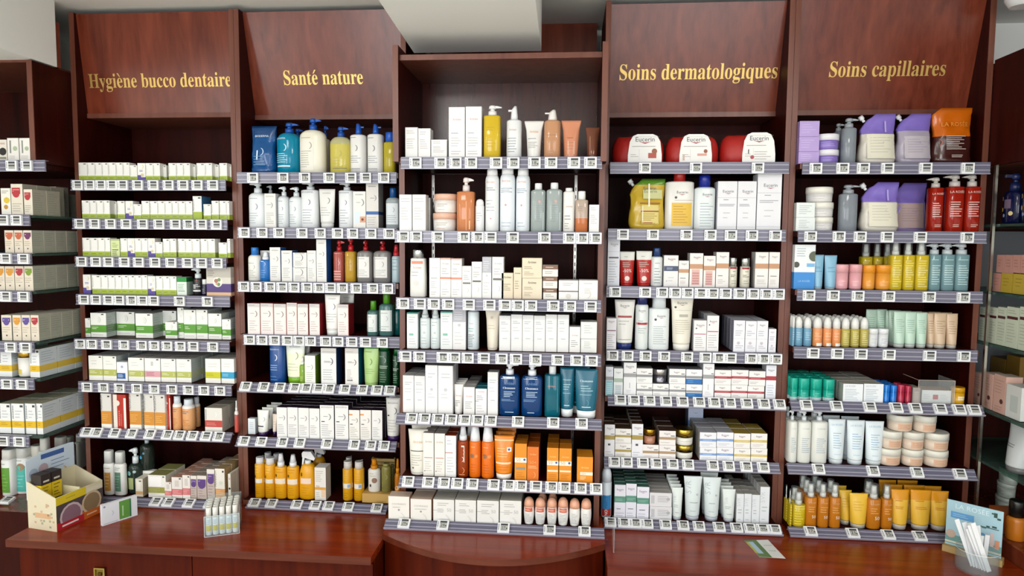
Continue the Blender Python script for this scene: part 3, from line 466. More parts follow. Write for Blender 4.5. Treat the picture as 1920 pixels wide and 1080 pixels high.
S('sunK', 'bottle', 'kids_sun_spray', 'bottle', 'white spray with orange head', body='dad8d0p', cap='mist', cw=.6, capc='d98a1cc', sh=.68, shoulder=.08, prints=[('D', .6, .36, .22, '8a6a58'), ('R', .2, .16, .34, .24, '3a342c'), ('L', .2, .46, .8, .6, 2, 'b0aca0')], d=.035)
S('sunGr', 'bottle', 'after_sun_bottle', 'bottle', 'olive bottle beside wooden crate', body='8a8444c', cap='cap', cw=.7, capc='8a8448p', sh=.92, prints=[('A', .5, .55, .24, 'a8a064'), ('L', .2, .1, .8, .3, 3, '6a6430')], d=.035)
S('sunO', 'bottle', 'sun_oil_bottle', 'bottle', 'orange bottle behind the front panel', body='d07c10c', cap='mist', cw=.6, capc='d98a1cp', sh=.66, prints=[('D', .5, .3, .34, 'e8d0a0')], d=.03)
# --- central bay
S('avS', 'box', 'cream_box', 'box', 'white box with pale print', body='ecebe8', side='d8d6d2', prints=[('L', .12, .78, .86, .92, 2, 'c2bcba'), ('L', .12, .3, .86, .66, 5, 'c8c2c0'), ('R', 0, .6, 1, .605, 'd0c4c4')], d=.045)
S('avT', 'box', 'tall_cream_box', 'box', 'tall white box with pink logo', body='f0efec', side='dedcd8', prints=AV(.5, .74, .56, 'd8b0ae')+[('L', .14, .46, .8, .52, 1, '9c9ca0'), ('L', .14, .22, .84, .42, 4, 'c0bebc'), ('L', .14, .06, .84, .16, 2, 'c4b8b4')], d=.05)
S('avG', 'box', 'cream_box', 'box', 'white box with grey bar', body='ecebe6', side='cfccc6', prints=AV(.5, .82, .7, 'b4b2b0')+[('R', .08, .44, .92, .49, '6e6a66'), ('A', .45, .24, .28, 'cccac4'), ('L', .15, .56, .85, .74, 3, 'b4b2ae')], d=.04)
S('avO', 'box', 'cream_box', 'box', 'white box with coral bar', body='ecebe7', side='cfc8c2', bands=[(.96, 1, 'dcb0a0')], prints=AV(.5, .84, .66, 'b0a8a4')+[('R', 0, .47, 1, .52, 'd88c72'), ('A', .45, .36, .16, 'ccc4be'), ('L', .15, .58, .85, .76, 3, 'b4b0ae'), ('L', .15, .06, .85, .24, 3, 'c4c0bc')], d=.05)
S('avOil', 'bottle', 'cleansing_oil_pump', 'bottle', 'yellow oil bottle with white pump', body='e2c02cc', cap='pump', capname='pump', cw=.52, capc='f0f0eep', sh=.82, shoulder=.03, n=4, way=1, prints=[('L', .2, .5, .8, .6, 2, 'b89818'), ('L', .2, .2, .8, .36, 3, 'c0a020')], d=.045)
S('avAir', 'bottle', 'airless_pump_bottle', 'bottle', 'white bottle with curved white pump', body='e2e4e4p', cap='beak', capname='pump', cw=.5, capc='e9ebecp', sh=.72, shoulder=.04, n=2.6, way=-1, prints=AV(.42, .52, .5, 'd4b4ae')+[('L', .1, .1, .7, .4, 6, '8e9498')], d=.045)
S('avTu', 'tube', 'cream_tube', 'tube', 'white tube with orange logo', body='e6e4e0p', capc='e8e8e6p', hc=.03, bw=.64, prints=AV(.5, .68, .46, 'd8a880')+[('L', .2, .5, .8, .54, 1, '8e9090'), ('L', .22, .26, .78, .44, 4, 'b0b0ae')], d=.045)
S('pchP', 'bottle', 'micellar_pump_bottle', 'bottle', 'peach bottle with angled white pump', body='d19a72c', cap='beak', capname='pump', cw=.58, capc='e6e2dcp', sh=.76, shoulder=.04, n=3, way=-1, prints=[('L', .2, .44, .8, .5, 1, '9c7458'), ('L', .25, .3, .75, .4, 2, 'b48868'), ('L', .25, .08, .7, .2, 2, 'c0987c')], d=.045)
S('pchT', 'tube', 'radiance_tube', 'tube', 'coral tube standing on its cap', body='d08a68p', capc='e8e0d8p', hc=.02, bw=.66, prints=[('L', .3, .5, .7, .56, 1, '9c6048'), ('L', .3, .2, .7, .44, 3, 'b87c60'), ('R', .34, .1, .37, .44, 'f0d0bc'), ('R', .64, .1, .67, .44, 'f0d0bc')], d=.045)
S('drkT', 'tube', 'tilted_brown_tube', 'tube', 'brown translucent tube leaning over', body='7c4a36c', capc='e2dcd6p', hc=.06, bw=.7, prints=[('R', .3, .1, .34, .7, 'a88068')], d=.04)
S('pkJar', 'jar', 'body_balm_jar', 'jar', 'white jar with pink lid', body='ece9e4p', lidc='e2b49cp', lid=.34, prints=[('L', .2, .3, .7, .5, 2, 'b8b0a8'), ('L', .25, .1, .7, .22, 1, 'd8b8a8')], d=.07)
S('orgP', 'bottle', 'shower_gel_pump', 'bottle', 'orange shower gel with pale pump', body='d98a58c', cap='pump', capname='pump', cw=.4, capc='efe2dcp', sh=.74, shoulder=.03, n=3.6, way=1, prints=[('R', .55, .02, .58, .56, 'f0b48c'), ('R', .72, .04, .78, .2, 'f4c8a0')], d=.05)
S('canS', 'bottle', 'travel_spray_can', 'spray can', 'small white travel spray', body='e9eaeap', cap='dome', cw=.9, capc='f0f0f0p', sh=.8, shoulder=.02, prints=[('L', .2, .3, .8, .6, 4, 'b4b8ba')], d=.02)
S('can', 'bottle', 'thermal_water_spray', 'spray can', 'tall white aerosol can', body='e8eaeap', cap='dome', cw=.78, capc='f2f2f2p', sh=.87, shoulder=.1, prints=AV(.4, .74, .6, 'd8b0a0')+[('L', .12, .62, .8, .68, 2, '8a9094'), ('L', .12, .3, .7, .5, 4, 'a8aeb0'), ('D', .45, .2, .06, 'd0a898')], d=.045)
S('canBl', 'bottle', 'thermal_water_spray', 'spray can', 'tall aerosol can with bluish fade', body='e6ecf0p', cap='dome', cw=.78, capc='f2f2f2p', sh=.87, shoulder=.1, prints=AV(.42, .74, .6, 'e0b4a4')+[('L', .1, .58, .85, .66, 3, '98a4b0'), ('D', .42, .4, .07, 'c8a090'), ('L', .15, .06, .8, .16, 2, 'a8b8c4')], d=.045)
S('clrW', 'bottle', 'micellar_water_bottle', 'bottle', 'clear bottle with white cap', body='a9b4b2c', cap='cap', cw=.5, capc='eceeeep', sh=.84, shoulder=.05, n=3.4, prints=[('D', .6, .62, .1, 'c0a098'), ('L', .3, .2, .85, .56, 8, '8a9694'), ('R', .84, .04, .87, .4, 'dfe8ea')], d=.04)
S('wslim', 'bottle', 'lotion_bottle', 'bottle', 'slim white bottle with white cap', body='e6e4dep', cap='cap', cw=.62, capc='eeeeecp', sh=.86, shoulder=.05, n=3, prints=AV(.5, .56, .6, 'c8a898')+[('L', .15, .26, .7, .4, 2, '6e6e6e'), ('L', .15, .06, .6, .22, 3, '9a9a98')], d=.035)
S('orW', 'bottle', 'two_phase_remover', 'bottle', 'clear bottle half filled with orange', body='c9b4a4c', fill=(.34, 'd07a48c'), cap='cap', cw=.6, capc='eeeeeap', sh=.78, shoulder=.03, n=3.4, prints=[('L', .2, .5, .8, .64, 3, 'a08c80')], d=.035)
S('flask', 'bottle', 'silver_capped_lotion', 'bottle', 'white flask with silver cap', body='e6e4dfp', cap='cap', cw=.7, capc='c4c8ccm', sh=.82, shoulder=.02, n=4, taper=.92, prints=[('R', .14, .7, .84, .76, 'd88c72')]+AV(.48, .6, .56, 'd0a898')+[('L', .14, .42, .8, .56, 2, 'a09c9a'), ('D', .42, .3, .18, 'd8d4ce')], d=.04)
S('bvS', 'box', 'sun_face_box', 'box', 'sand-coloured box', body='e2d2b8', side='c8b89c', prints=[('S', 'Avène', .5, .8, .7, '6a6258'), ('L', .16, .3, .84, .6, 4, '9c9078')], d=.045)
S('bvL', 'box', 'sun_cream_box', 'box', 'large sand-coloured box', body='e2d3ba', side='c8b89c', prints=[('S', 'Avène', .5, .74, .44, '5c564c'), ('L', .1, .44, .7, .6, 2, 'a89c84'), ('L', .1, .12, .6, .34, 3, 'b4a88e')], d=.06)
S('brJ', 'box', 'sample_pot', 'jar', 'tiny brown-rimmed white pot', body='e6e2da', bands=[(.62, 1, '7a5a48', '7a5a48')], prints=[('L', .2, .7, .8, .9, 1, 'd8c8b8'), ('L', .15, .2, .8, .5, 2, 'a8a49c')], d=.03)
S('avWd', 'box', 'night_cream_box', 'box', 'wide white box with brown line', body='ecebe6', side='d4d0ca', prints=[('L', .2, .7, .8, .9, 2, 'c4b4ac'), ('R', 0, .4, 1, .46, '7c6a58'), ('D', .5, .18, .14, 'd8d4cc')], d=.07)
S('avWe', 'box', 'night_cream_box', 'box', 'wide plain white box with pale swirl', body='ecebe6', side='d4d0ca', prints=[('L', .25, .8, .75, .88, 1, 'b8b4ac'), ('A', .4, .3, .26, 'd6d2c8'), ('L', .3, .3, .7, .6, 4, 'ccc8c0')], d=.07)
S('tlB', 'box', 'serum_box', 'box', 'white box with teal lid edge', body='e8ebe9', side='cdd8d6', top='2c8a80', bands=[(.96, 1, '3c9488')], prints=[('L', .15, .7, .85, .9, 3, 'b0bab8'), ('R', .2, .36, .6, .42, '80bca4'), ('L', .15, .1, .85, .3, 3, 'c0c8c4')], d=.05)
S('mistW', 'bottle', 'mist_bottle', 'bottle', 'pale blue-white mist bottle', body='dde6e6p', cap='mist', cw=.7, capc='d6dedep', sh=.76, shoulder=.04, prints=[('L', .2, .55, .8, .7, 2, 'a8b4b4'), ('D', .5, .4, .12, 'c4ccc8'), ('L', .2, .1, .8, .3, 3, 'b4c0c0')], d=.03)
S('lav', 'box', 'tall_serum_box', 'box', 'tall white box with grey top half', body='e7e5e4', side='cfccd0', prints=[('R', 0, .62, 1, 1, 'b4b4bc'), ('L', .12, .66, .88, .92, 5, 'd4d4da'), ('D', .5, .55, .12, 'c8c8cc'), ('L', .14, .1, .86, .42, 4, 'ccc8c8')], d=.05)
S('wtube', 'bottle', 'toning_lotion_bottle', 'bottle', 'bluish white bottle with white cap', body='d6e0e4p', cap='cap', cw=.66, capc='dfe6e8p', sh=.93, shoulder=.04, n=2.4, prints=AV(.35, .62, .4, 'd4a8a4')+[('L', .1, .42, .6, .54, 2, '84b0a0'), ('L', .1, .06, .66, .38, 8, '84888c')], d=.04)
S('crT', 'tube', 'hand_cream_tube', 'tube', 'cream-coloured tube with narrow cap', body='ded5c4p', capc='e2dccep', hc=.04, bw=.68, prints=[('L', .2, .5, .7, .64, 2, 'c4b8a0'), ('D', .45, .8, .1, 'c8bca8')], d=.04)
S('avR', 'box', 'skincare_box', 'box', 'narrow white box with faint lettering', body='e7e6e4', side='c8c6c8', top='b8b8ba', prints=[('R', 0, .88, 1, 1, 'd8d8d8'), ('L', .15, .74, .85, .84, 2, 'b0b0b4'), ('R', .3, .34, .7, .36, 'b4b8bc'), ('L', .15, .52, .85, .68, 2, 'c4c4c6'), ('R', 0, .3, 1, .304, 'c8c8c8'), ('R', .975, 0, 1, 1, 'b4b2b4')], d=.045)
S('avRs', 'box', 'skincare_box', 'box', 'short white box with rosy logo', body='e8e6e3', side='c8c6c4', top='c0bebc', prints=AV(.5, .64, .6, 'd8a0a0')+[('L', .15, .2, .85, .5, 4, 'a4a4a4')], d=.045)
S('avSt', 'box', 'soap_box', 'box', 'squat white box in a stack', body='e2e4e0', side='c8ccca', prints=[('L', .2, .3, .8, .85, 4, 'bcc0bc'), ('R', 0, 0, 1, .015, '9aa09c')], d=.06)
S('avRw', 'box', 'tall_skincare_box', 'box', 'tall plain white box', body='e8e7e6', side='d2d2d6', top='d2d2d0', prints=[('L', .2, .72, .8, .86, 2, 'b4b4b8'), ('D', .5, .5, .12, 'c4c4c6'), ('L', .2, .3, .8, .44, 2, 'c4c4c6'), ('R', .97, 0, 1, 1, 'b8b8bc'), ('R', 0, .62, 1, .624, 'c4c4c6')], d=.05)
S('avTb', 'tube', 'small_cream_tube', 'tube', 'small white tube with rosy logo', body='e2e0dcp', capc='e0e0dep', hc=.04, bw=.78, prints=AV(.5, .6, .6, 'd89a94')+[('L', .2, .26, .7, .48, 4, '8e8e8c')], d=.03)
S('tlX', 'box', 'cleansing_box', 'box', 'white box with teal top', body='e8e6e6', side='0c7484', top='0c7484', prints=AV(.5, .86, .6, 'd8a0a0')+[('L', .1, .56, .84, .76, 3, 'a8a8ac'), ('R', 0, .52, .3, .535, '4a4a50'), ('L', .1, .1, .84, .4, 3, 'c8c4c4')], d=.045)
S('cleP', 'bottle', 'cleansing_gel_pump', 'bottle', 'dark blue gel bottle with white pump', body='0e3f78c', cap='pump', capname='pump', cw=.4, capc='e8ecf0p', sh=.8, shoulder=.08, n=4, way=1, prints=[('R', .1, .71, .76, .75, 'd4dce6'), ('S', 'Avène', .5, .6, .52, '5a84b0'), ('S', 'Cleanance', .5, .52, .6, 'dce6f0'), ('L', .24, .36, .8, .48, 4, 'a8c0d8'), ('L', .12, .28, .8, .33, 2, '6c90b8'), ('L', .3, .05, .75, .1, 1, 'c0d0e0')], d=.05)
S('teaB', 'bottle', 'cleansing_toner_bottle', 'bottle', 'teal bottle with white cap', body='0f6478c', cap='cap', cw=.46, capc='e8eceep', sh=.86, shoulder=.03, n=3.6, prints=[('S', 'Avène', .45, .6, .5, 'b08884'), ('R', .82, .1, .86, .8, '3c8c9c')], d=.045)
S('teaT', 'tube', 'cleansing_gel_tube', 'tube', 'teal tube with white cap', body='0a5c74p', capc='ecf0f0p', hc=.16, bw=.84, prints=[('S', 'Cleanance', .5, .74, .56, 'c8e0e8'), ('L', .24, .54, .8, .68, 3, '9cc4d0'), ('L', .2, .46, .8, .51, 1, '7cacbc'), ('A', .45, .32, .16, '3c8498'), ('L', .3, .22, .75, .26, 1, 'd0e4ea')], d=.045)
S('sunTb', 'tube', 'face_sun_tube', 'tube', 'large ivory tube with pale cap', body='e2dfd4p', capc='e4e2dap', hc=.04, bw=.74, prints=AV(.5, .7, .5, 'd8b08c')+[('R', .15, .52, .86, .54, '5a5a58'), ('L', .2, .2, .8, .46, 5, 'b0aca0'), ('D', .3, .16, .05, '6a6a6a')], d=.045)
S('avRd', 'box', 'sun_care_box', 'box', 'white box with thin red line', body='e8e4dd', side='cfc6ba', top='c8bfb4', prints=AV(.5, .78, .7, 'c0b0a8')+[('R', .1, .42, .9, .435, 'c06050'), ('L', .15, .1, .85, .36, 5, 'c4bcb2'), ('D', .15, .12, .06, '8a8a8a')], d=.045)
S('avRt', 'box', 'sun_care_box', 'box', 'white box with rust-red top', body='e6e6e6', side='c8c4c4', top='a8421c', prints=[('L', .15, .76, .85, .92, 2, 'b0b8c0'), ('R', .0, .58, .7, .595, 'b85048'), ('L', .15, .1, .85, .5, 6, 'bcc0c4')], d=.045)
S('tan', 'bottle', 'tanning_oil_spray', 'bottle', 'rust-brown oil spray with curled lettering', body='9c3c10c', cap='mist', cw=.7, capc='e2e6eap', sh=.78, shoulder=.05, prints=[('A', .4, .14, .3, 'd88850'), ('A', .4, .36, .24, 'eed8c4'), ('A', .5, .5, .2, 'eed8c4'), ('R', .62, .3, .68, .62, 'eed8c4'), ('R', .4, .6, .66, .63, 'eed8c4'), ('L', .2, .02, .8, .1, 1, 'e0a070')], d=.035)
S('sunSp', 'bottle', 'sun_spray_bottle', 'bottle', 'orange sun spray with white head', body='df6c10p', cap='beak', capname='pump', cw=.86, capc='e8ecf0p', sh=.76, shoulder=.04, way=0, prints=[('D', .3, .42, .18, '8a6850'), ('D', .66, .42, .14, 'e88c44'), ('L', .2, .56, .8, .62, 1, 'f0b47c'), ('L', .2, .08, .7, .28, 4, 'c05408')], d=.04)
S('sunOT', 'tube', 'sun_lotion_tube', 'tube', 'orange sun tube with white cap', body='e08010p', capc='ece8e0p', hc=.13, bw=.8, prints=[('R', .02, .88, .98, .91, 'f0c890'), ('R', .66, .64, .88, .74, 'e8ecf0'), ('D', .76, .69, .06, '3c5c8c'), ('L', .16, .5, .7, .74, 4, 'f4bc70'), ('R', .12, .36, .86, .4, 'f2d4b4'), ('L', .2, .2, .8, .32, 2, 'c86c08')], d=.045)
S('sunX', 'box', 'sun_fluid_box', 'box', 'orange sun box with white strip', body='df8a14', side='b86408', top='c87818', prints=[('S', 'Avène', .5, .72, .6, 'f0c070'), ('R', .0, .49, 1, .62, 'ece8dc'), ('T', '50', .3, .52, .36, 'd89030'), ('D', .82, .57, .1, '3c5c8c'), ('R', .05, .3, .95, .35, 'e8dcc0'), ('L', .15, .08, .85, .24, 3, 'c47408')], d=.05)
S('sunXg', 'box', 'sun_fluid_box', 'box', 'orange sun box with grey bar', body='df8a14', side='b86408', top='c87818', prints=[('R', .0, .49, 1, .62, 'ece8dc'), ('T', '50', .3, .52, .36, 'd89030'), ('D', .82, .57, .1, '3c5c8c'), ('R', .12, .3, .88, .36, '8a8884'), ('L', .15, .08, .85, .24, 3, 'c47408')], d=.05)
S('sunXd', 'box', 'sun_fluid_box', 'box', 'deep orange sun box', body='d9701a', side='a85008', top='b85c10', prints=[('S', 'Avène', .5, .76, .6, 'f0b070'), ('T', '50+', .5, .5, .6, 'e8a060'), ('L', .1, .36, .9, .46, 2, 'f0b880'), ('A', .45, .18, .3, 'e89a50')], d=.05)
S('sunXs', 'box', 'sun_milk_box', 'box', 'short orange box with pale label', body='e08a14', side='b86408', top='d08418', prints=[('S', 'Avène', .5, .56, .5, 'f4c878'), ('R', .2, .3, 1, .42, 'ece4d0'), ('T', '50+', .42, .32, .3, 'd8a860'), ('L', .2, .12, .7, .26, 3, 'f4d8a8')], d=.08)
S('cmp', 'box', 'compact_box', 'box', 'square white box with peach flap', body='e6e3dc', side='d9a88c', top='dcc4b0', prints=[('T', 'COUVRANCE', .5, .64, .66, 'a8a49c'), ('L', .2, .5, .8, .56, 1, 'b4b0a8'), ('D', .5, .42, .05, '9c9c9c'), ('A', .5, .05, .3, 'dad6ce')], d=.075)
S('cmp2', 'box', 'compact_box', 'box', 'square white box with number print', body='e5e4e0', side='c8c4bc', top='d8d4c8', prints=[('L', .2, .7, .8, .88, 2, 'b4b0ac'), ('T', '50', .76, .46, .2, 'b4b4b0'), ('R', 0, .5, .45, .512, '8a8a8a'), ('L', .2, .4, .6, .6, 3, 'b8b4b0'), ('A', .5, .05, .3, 'd8d6d0')], d=.075)
S('roll', 'rollon', 'roll_on_deodorant', 'deodorant', 'white roll-on with peach dome', body='e8e6e2p', capc='dfa688p', prints=[('L', .2, .1, .8, .5, 7, 'b8bcbc')], d=.036)
S('rollR', 'rollon', 'roll_on_deodorant', 'deodorant', 'paired roll-on with coral sleeve band', body='e8e6e2p', capc='dfa688p', prints=[('R', .02, .5, .98, .64, 'cf6a50'), ('L', .1, .54, .9, .6, 1, 'f0c0b0'), ('L', .2, .1, .8, .44, 6, 'b8bcbc')], d=.036)
# --- dermatology bay
S('bagR', 'bag', 'toiletry_bag', 'bag', 'red velvet toiletry bag', body='a81a14', lab=(.29, .93), prints=EU(.5, .76, .56)+[('L', .12, .56, .88, .62, 1, 'a8a49c'), ('R', .33, .12, .335, .5, 'b8b4ac'), ('R', .6, .18, .84, .36, 'b05040'), ('D', .78, .42, .08, '9a5a40'), ('L', .08, .2, .34, .34, 2, 'c0b8b0'), ('R', .08, .92, .92, .925, '9a9a98')], d=.10)
S('bagR2', 'bag', 'toiletry_bag', 'bag', 'red velvet toiletry bag', body='a81a14', lab=(.23, .83), prints=EU(.5, .76, .56)+[('L', .12, .56, .88, .62, 1, 'a8a49c'), ('R', .33, .12, .335, .5, 'b8b4ac'), ('R', .55, .26, .84, .34, 'd8a090'), ('D', .8, .42, .06, '9a5a40'), ('R', .1, .1, .16, .3, 'd0b0a8'), ('L', .08, .2, .34, .34, 2, 'c0b8b0'), ('R', .08, .92, .92, .925, '9a9a98')], d=.10)
S('bagR3', 'bag', 'toiletry_bag', 'bag', 'red velvet toiletry bag', body='a81a14', lab=(.35, .93), prints=EU(.5, .76, .56)+[('L', .12, .56, .88, .62, 1, 'a8a49c'), ('R', .33, .12, .335, .5, 'b8b4ac'), ('D', .3, .2, .06, 'b04850'), ('L', .36, .1, .9, .42, 4, 'b8b4b0'), ('R', .17, .3, .2, .46, '4a4a50'), ('L', .08, .2, .34, .34, 2, 'c0b8b0'), ('R', .08, .92, .92, .925, '9a9a98')], d=.10)
S('pouY', 'pouch', 'refill_pouch', 'pouch', 'yellow refill pouch with green top', body='c8a832s', upper='5a8c2cs', uz=.86, cut=.26, cutw=.34, spout='c8ccccp', prints=[('T', 'Eucerin', .56, .78, .34, '5a6a5a'), ('R', .38, .6, .9, .78, 'c8c890'), ('T', 'Eucerin', .58, .72, .34, '6a6a5a'), ('R', .34, .1, .8, .48, 'd9c878'), ('R', .3, .5, .84, .525, '9a5a2c'), ('R', .32, .34, .8, .365, '9a4a3c'), ('R', .34, .11, .78, .135, '9a4a3c'), ('L', .36, .16, .78, .32, 4, 'a88c3c'), ('R', .52, .45, .56, .9, 'f2f0dc'), ('R', .36, .16, .38, .46, 'f0ecd0')], d=.07)
S('eucR', 'bottle', 'shower_oil_bottle', 'bottle', 'white bottle with red cap', body='e6e4dep', cap='cap', cw=.42, capc='a81c18p', sh=.85, shoulder=.03, n=3.4, prints=EU(.56, .62, .38)+[('R', .2, .06, .9, .46, 'e0b848'), ('L', .26, .1, .84, .42, 7, 'b88c2c'), ('R', .3, .5, .95, .505, '9a7a5a'), ('D', .34, .55, .045, '4a4a4a')], d=.06)
S('eucB', 'bottle', 'urea_lotion_bottle', 'bottle', 'white bottle with royal blue cap', body='dfe6e6p', cap='cap', cw=.55, capc='14248cp', sh=.82, shoulder=.05, n=3, prints=EU(.58, .62, .44)+[('L', .24, .04, .92, .5, 9, 'a0acb4')], d=.055)
S('eucT', 'box', 'urea_cream_box', 'box', 'white box with red flourish logo', body='e6e6ea', side='c8c8ce', prints=EU(.54, .77, .56)+[('R', 0, .66, 1, .664, '9c9ca4'), ('L', .3, .6, .7, .64, 1, '8c8c94'), ('L', .1, .48, .9, .54, 2, 'a0a0a8'), ('L', .3, .2, .7, .4, 2, 'c0b8bc'), ('R', 0, .06, 1, .064, 'a8a8b0')], d=.06)
S('eucTn', 'box', 'urea_cream_box', 'box', 'tall narrow white box with grey bar', body='e2e4ec', side='c4c8d0', prints=EU(.55, .86, .6)+[('R', 0, .72, 1, .724, '9c9ca4'), ('R', .1, .58, .9, .61, '4c5058'), ('L', .1, .06, .9, .54, 9, 'b0b4bc')], d=.045)
S('tubR', 'tube', 'discount_hand_cream', 'tube', 'white tube with red discount sleeve', body='e2e2dap', lower=(.5, 'b01c14p'), capc='b01c14p', hc=.06, bw=.8, prints=[('L', .3, .8, .7, .9, 1, 'a8a8a4'), ('L', .2, .54, .8, .7, 3, 'b4b4ac'), ('T', '-50%', .5, .4, .56, 'f4eae4'), ('D', .5, .22, .16, 'ecdcd4')], d=.035)
S('botB', 'bottle', 'urea_lotion_bottle', 'bottle', 'slim white bottle with navy cap', body='e0e4e2p', cap='flat', cw=.6, capc='16386cp', sh=.78, shoulder=.05, n=2.3, prints=[('L', .3, .58, .85, .62, 1, 'a0a4a8'), ('L', .25, .06, .85, .5, 6, '7c848c')], d=.04)
S('eucNv', 'box', 'dry_skin_cream_box', 'box', 'white box with navy band', body='e8e6e4', side='cacaca', prints=EU(.54, .86, .5)+[('R', 0, .5, 1, .66, '44506c'), ('L', .2, .54, .8, .62, 2, 'a8b0c4'), ('L', .3, .14, .85, .34, 2, 'c4c4c4'), ('D', .2, .18, .03, '6a6a6a')], d=.05)
S('eucTan', 'box', 'anti_pigment_box', 'box', 'white box with tan band', body='ebe8e4', side='bcb8b4', prints=EU(.54, .86, .5)+[('R', 0, .54, 1, .68, 'c49470'), ('L', .15, .3, .8, .36, 1, '6a6a70'), ('L', .15, .1, .85, .24, 3, 'ccc4c0')], d=.05)
S('eucTanP', 'box', 'anti_pigment_box', 'box', 'white box with tan band and pink panel', body='ebe6e2', side='bcb8b4', prints=EU(.54, .86, .5)+[('R', 0, .54, 1, .68, 'c49470'), ('R', .16, .06, .76, .52, 'dcb4ac'), ('V', .2, .08, .72, .46, 5, 'c48c88')], d=.05)
S('eucGl', 'bottle', 'serum_bottle', 'bottle', 'pearl serum bottle with silver cap', body='dcd8c8p', cap='cap', cw=.92, capc='c8ccccm', sh=.72, shoulder=.02, prints=[('R', .0, .62, 1, .68, '9c2c38'), ('L', .2, .34, .85, .44, 2, '7c7868'), ('L', .3, .1, .85, .26, 2, 'a09c8c'), ('L', .4, .5, .8, .58, 1, '8c8888')], d=.035)
S('eucTu', 'tube', 'repair_cream_tube', 'tube', 'white tube with navy cap', body='e4e3ddp', capc='1c2c6cp', hc=.13, bw=.74, prints=EU(.5, .86, .42)+[('R', .16, .64, .84, .68, 'a04444'), ('L', .2, .48, .8, .6, 2, 'a8a8a4'), ('L', .12, .18, .86, .22, 1, '9c9c9c')], d=.045)
S('eucNb', 'bottle', 'repair_spray_bottle', 'bottle', 'white bottle with navy cap', body='e0e6e4p', cap='flat', cw=.78, capc='141e5cp', sh=.86, shoulder=.06, prints=EU(.48, .72, .5)+[('R', .05, .47, .95, .51, 'b03038'), ('L', .2, .52, .8, .56, 1, '7cb4b0'), ('L', .2, .3, .8, .42, 3, 'b0b8b8')], d=.045)
S('eucWb', 'bottle', 'wash_lotion_bottle', 'bottle', 'broad white bottle with pearl cap', body='dfe4e4p', cap='flat', cw=.66, capc='cfd6dap', sh=.8, shoulder=.03, n=3.2, prints=EU(.58, .62, .4)+[('D', .3, .57, .06, '3c4048'), ('L', .2, .1, .86, .46, 9, 'aab4b8')], d=.055)
S('eucWt', 'tube', 'oily_skin_tube', 'tube', 'large ivory tube on pale cap', body='e2ddcep', capc='e6e4dap', hc=.12, bw=.74, crimp='d6d8dcp', prints=EU(.5, .86, .42)+[('D', .2, .8, .05, '3c4048'), ('R', .05, .74, .98, .745, 'a8a8a8'), ('R', .36, .62, .74, .67, 'b0aca0'), ('L', .2, .3, .84, .58, 7, 'c0b8a4')], d=.05)
S('eucRs', 'box', 'repair_balm_box', 'box', 'white box with plum line', body='e6e4e8', side='c8c8cc', prints=EU(.5, .88, .6)+[('R', .05, .59, .95, .62, '7c4c6c'), ('L', .1, .06, .9, .5, 7, 'b4b0b8')], d=.045)
S('eucPk', 'box', 'repair_balm_box', 'box', 'white box with pink line', body='e8e6e6', side='b0b0b6', prints=EU(.52, .82, .6)+[('R', .05, .54, .95, .57, 'c07088'), ('D', .2, .74, .06, '4a4a50'), ('L', .12, .08, .88, .48, 6, 'b4b0b4')], d=.05)
S('eucLv', 'box', 'sensitive_skin_box', 'box', 'white box with circular emblem', body='e6e6ec', side='8c8c9c', top='d0d0da', prints=EU(.5, .85, .46)+[('L', .15, .5, .85, .7, 3, 'b4b4c0'), ('D', .45, .28, .14, 'c4bcc4'), ('L', .2, .1, .9, .22, 2, 'b8b4bc'), ('R', 0, .42, 1, .424, 'a8a8b4')], d=.042)
S('eucTl', 'box', 'moisture_serum_box', 'box', 'white box with aqua window', body='dfe4ee', side='b8c0cc', prints=EU(.5, .86, .5)+[('R', 0, .54, 1, .66, '949698'), ('R', .06, .02, .94, .52, '8cc0cc'), ('V', .16, .06, .84, .46, 6, 'b4d8e0')], d=.045)
S('eucSg', 'box', 'moisture_serum_box', 'box', 'white box with sage band', body='e4e8e6', side='b8c0cc', prints=EU(.5, .84, .5)+[('R', 0, .5, 1, .64, 'a8b8ac'), ('R', .08, .06, .9, .4, 'd4dce0'), ('V', .2, .08, .8, .4, 5, 'b4bcc4')], d=.045)
S('eucGr', 'box', 'filler_serum_box', 'box', 'tall white box with grey band', body='e8e8ea', side='c0c0c6', prints=EU(.5, .86, .6)+[('R', 0, .57, 1, .68, '9a9a9c'), ('R', .46, .24, .52, .4, 'b4b0b0'), ('L', .2, .1, .8, .2, 2, 'c8c8cc'), ('R', .74, .7, .95, .72, '3c3c40')], d=.05)
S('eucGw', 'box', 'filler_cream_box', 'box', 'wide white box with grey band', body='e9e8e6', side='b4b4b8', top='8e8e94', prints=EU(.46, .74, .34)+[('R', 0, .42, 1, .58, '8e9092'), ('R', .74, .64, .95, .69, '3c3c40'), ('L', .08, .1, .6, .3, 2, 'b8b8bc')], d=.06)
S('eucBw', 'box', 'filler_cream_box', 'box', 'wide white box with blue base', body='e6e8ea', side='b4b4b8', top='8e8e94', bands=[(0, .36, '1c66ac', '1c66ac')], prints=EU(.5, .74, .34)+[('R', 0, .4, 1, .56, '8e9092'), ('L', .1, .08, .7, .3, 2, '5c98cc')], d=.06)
S('eucRw', 'box', 'firming_cream_box', 'box', 'wide white box with red band', body='eae8e6', side='b8b4b4', top='9c9498', prints=EU(.48, .76, .34)+[('R', 0, .42, 1, .58, 'a8323c'), ('L', .1, .46, .9, .54, 1, 'cc7c84'), ('L', .08, .1, .7, .3, 2, 'c4bcbc')], d=.06)
S('eucRt', 'box', 'firming_serum_box', 'box', 'tall white box with red band', body='e6e8f0', side='c0c0c8', prints=EU(.5, .84, .6)+[('R', 0, .56, 1, .68, 'a8323c'), ('L', .15, .1, .85, .44, 5, 'b8bcc8')], d=.05)
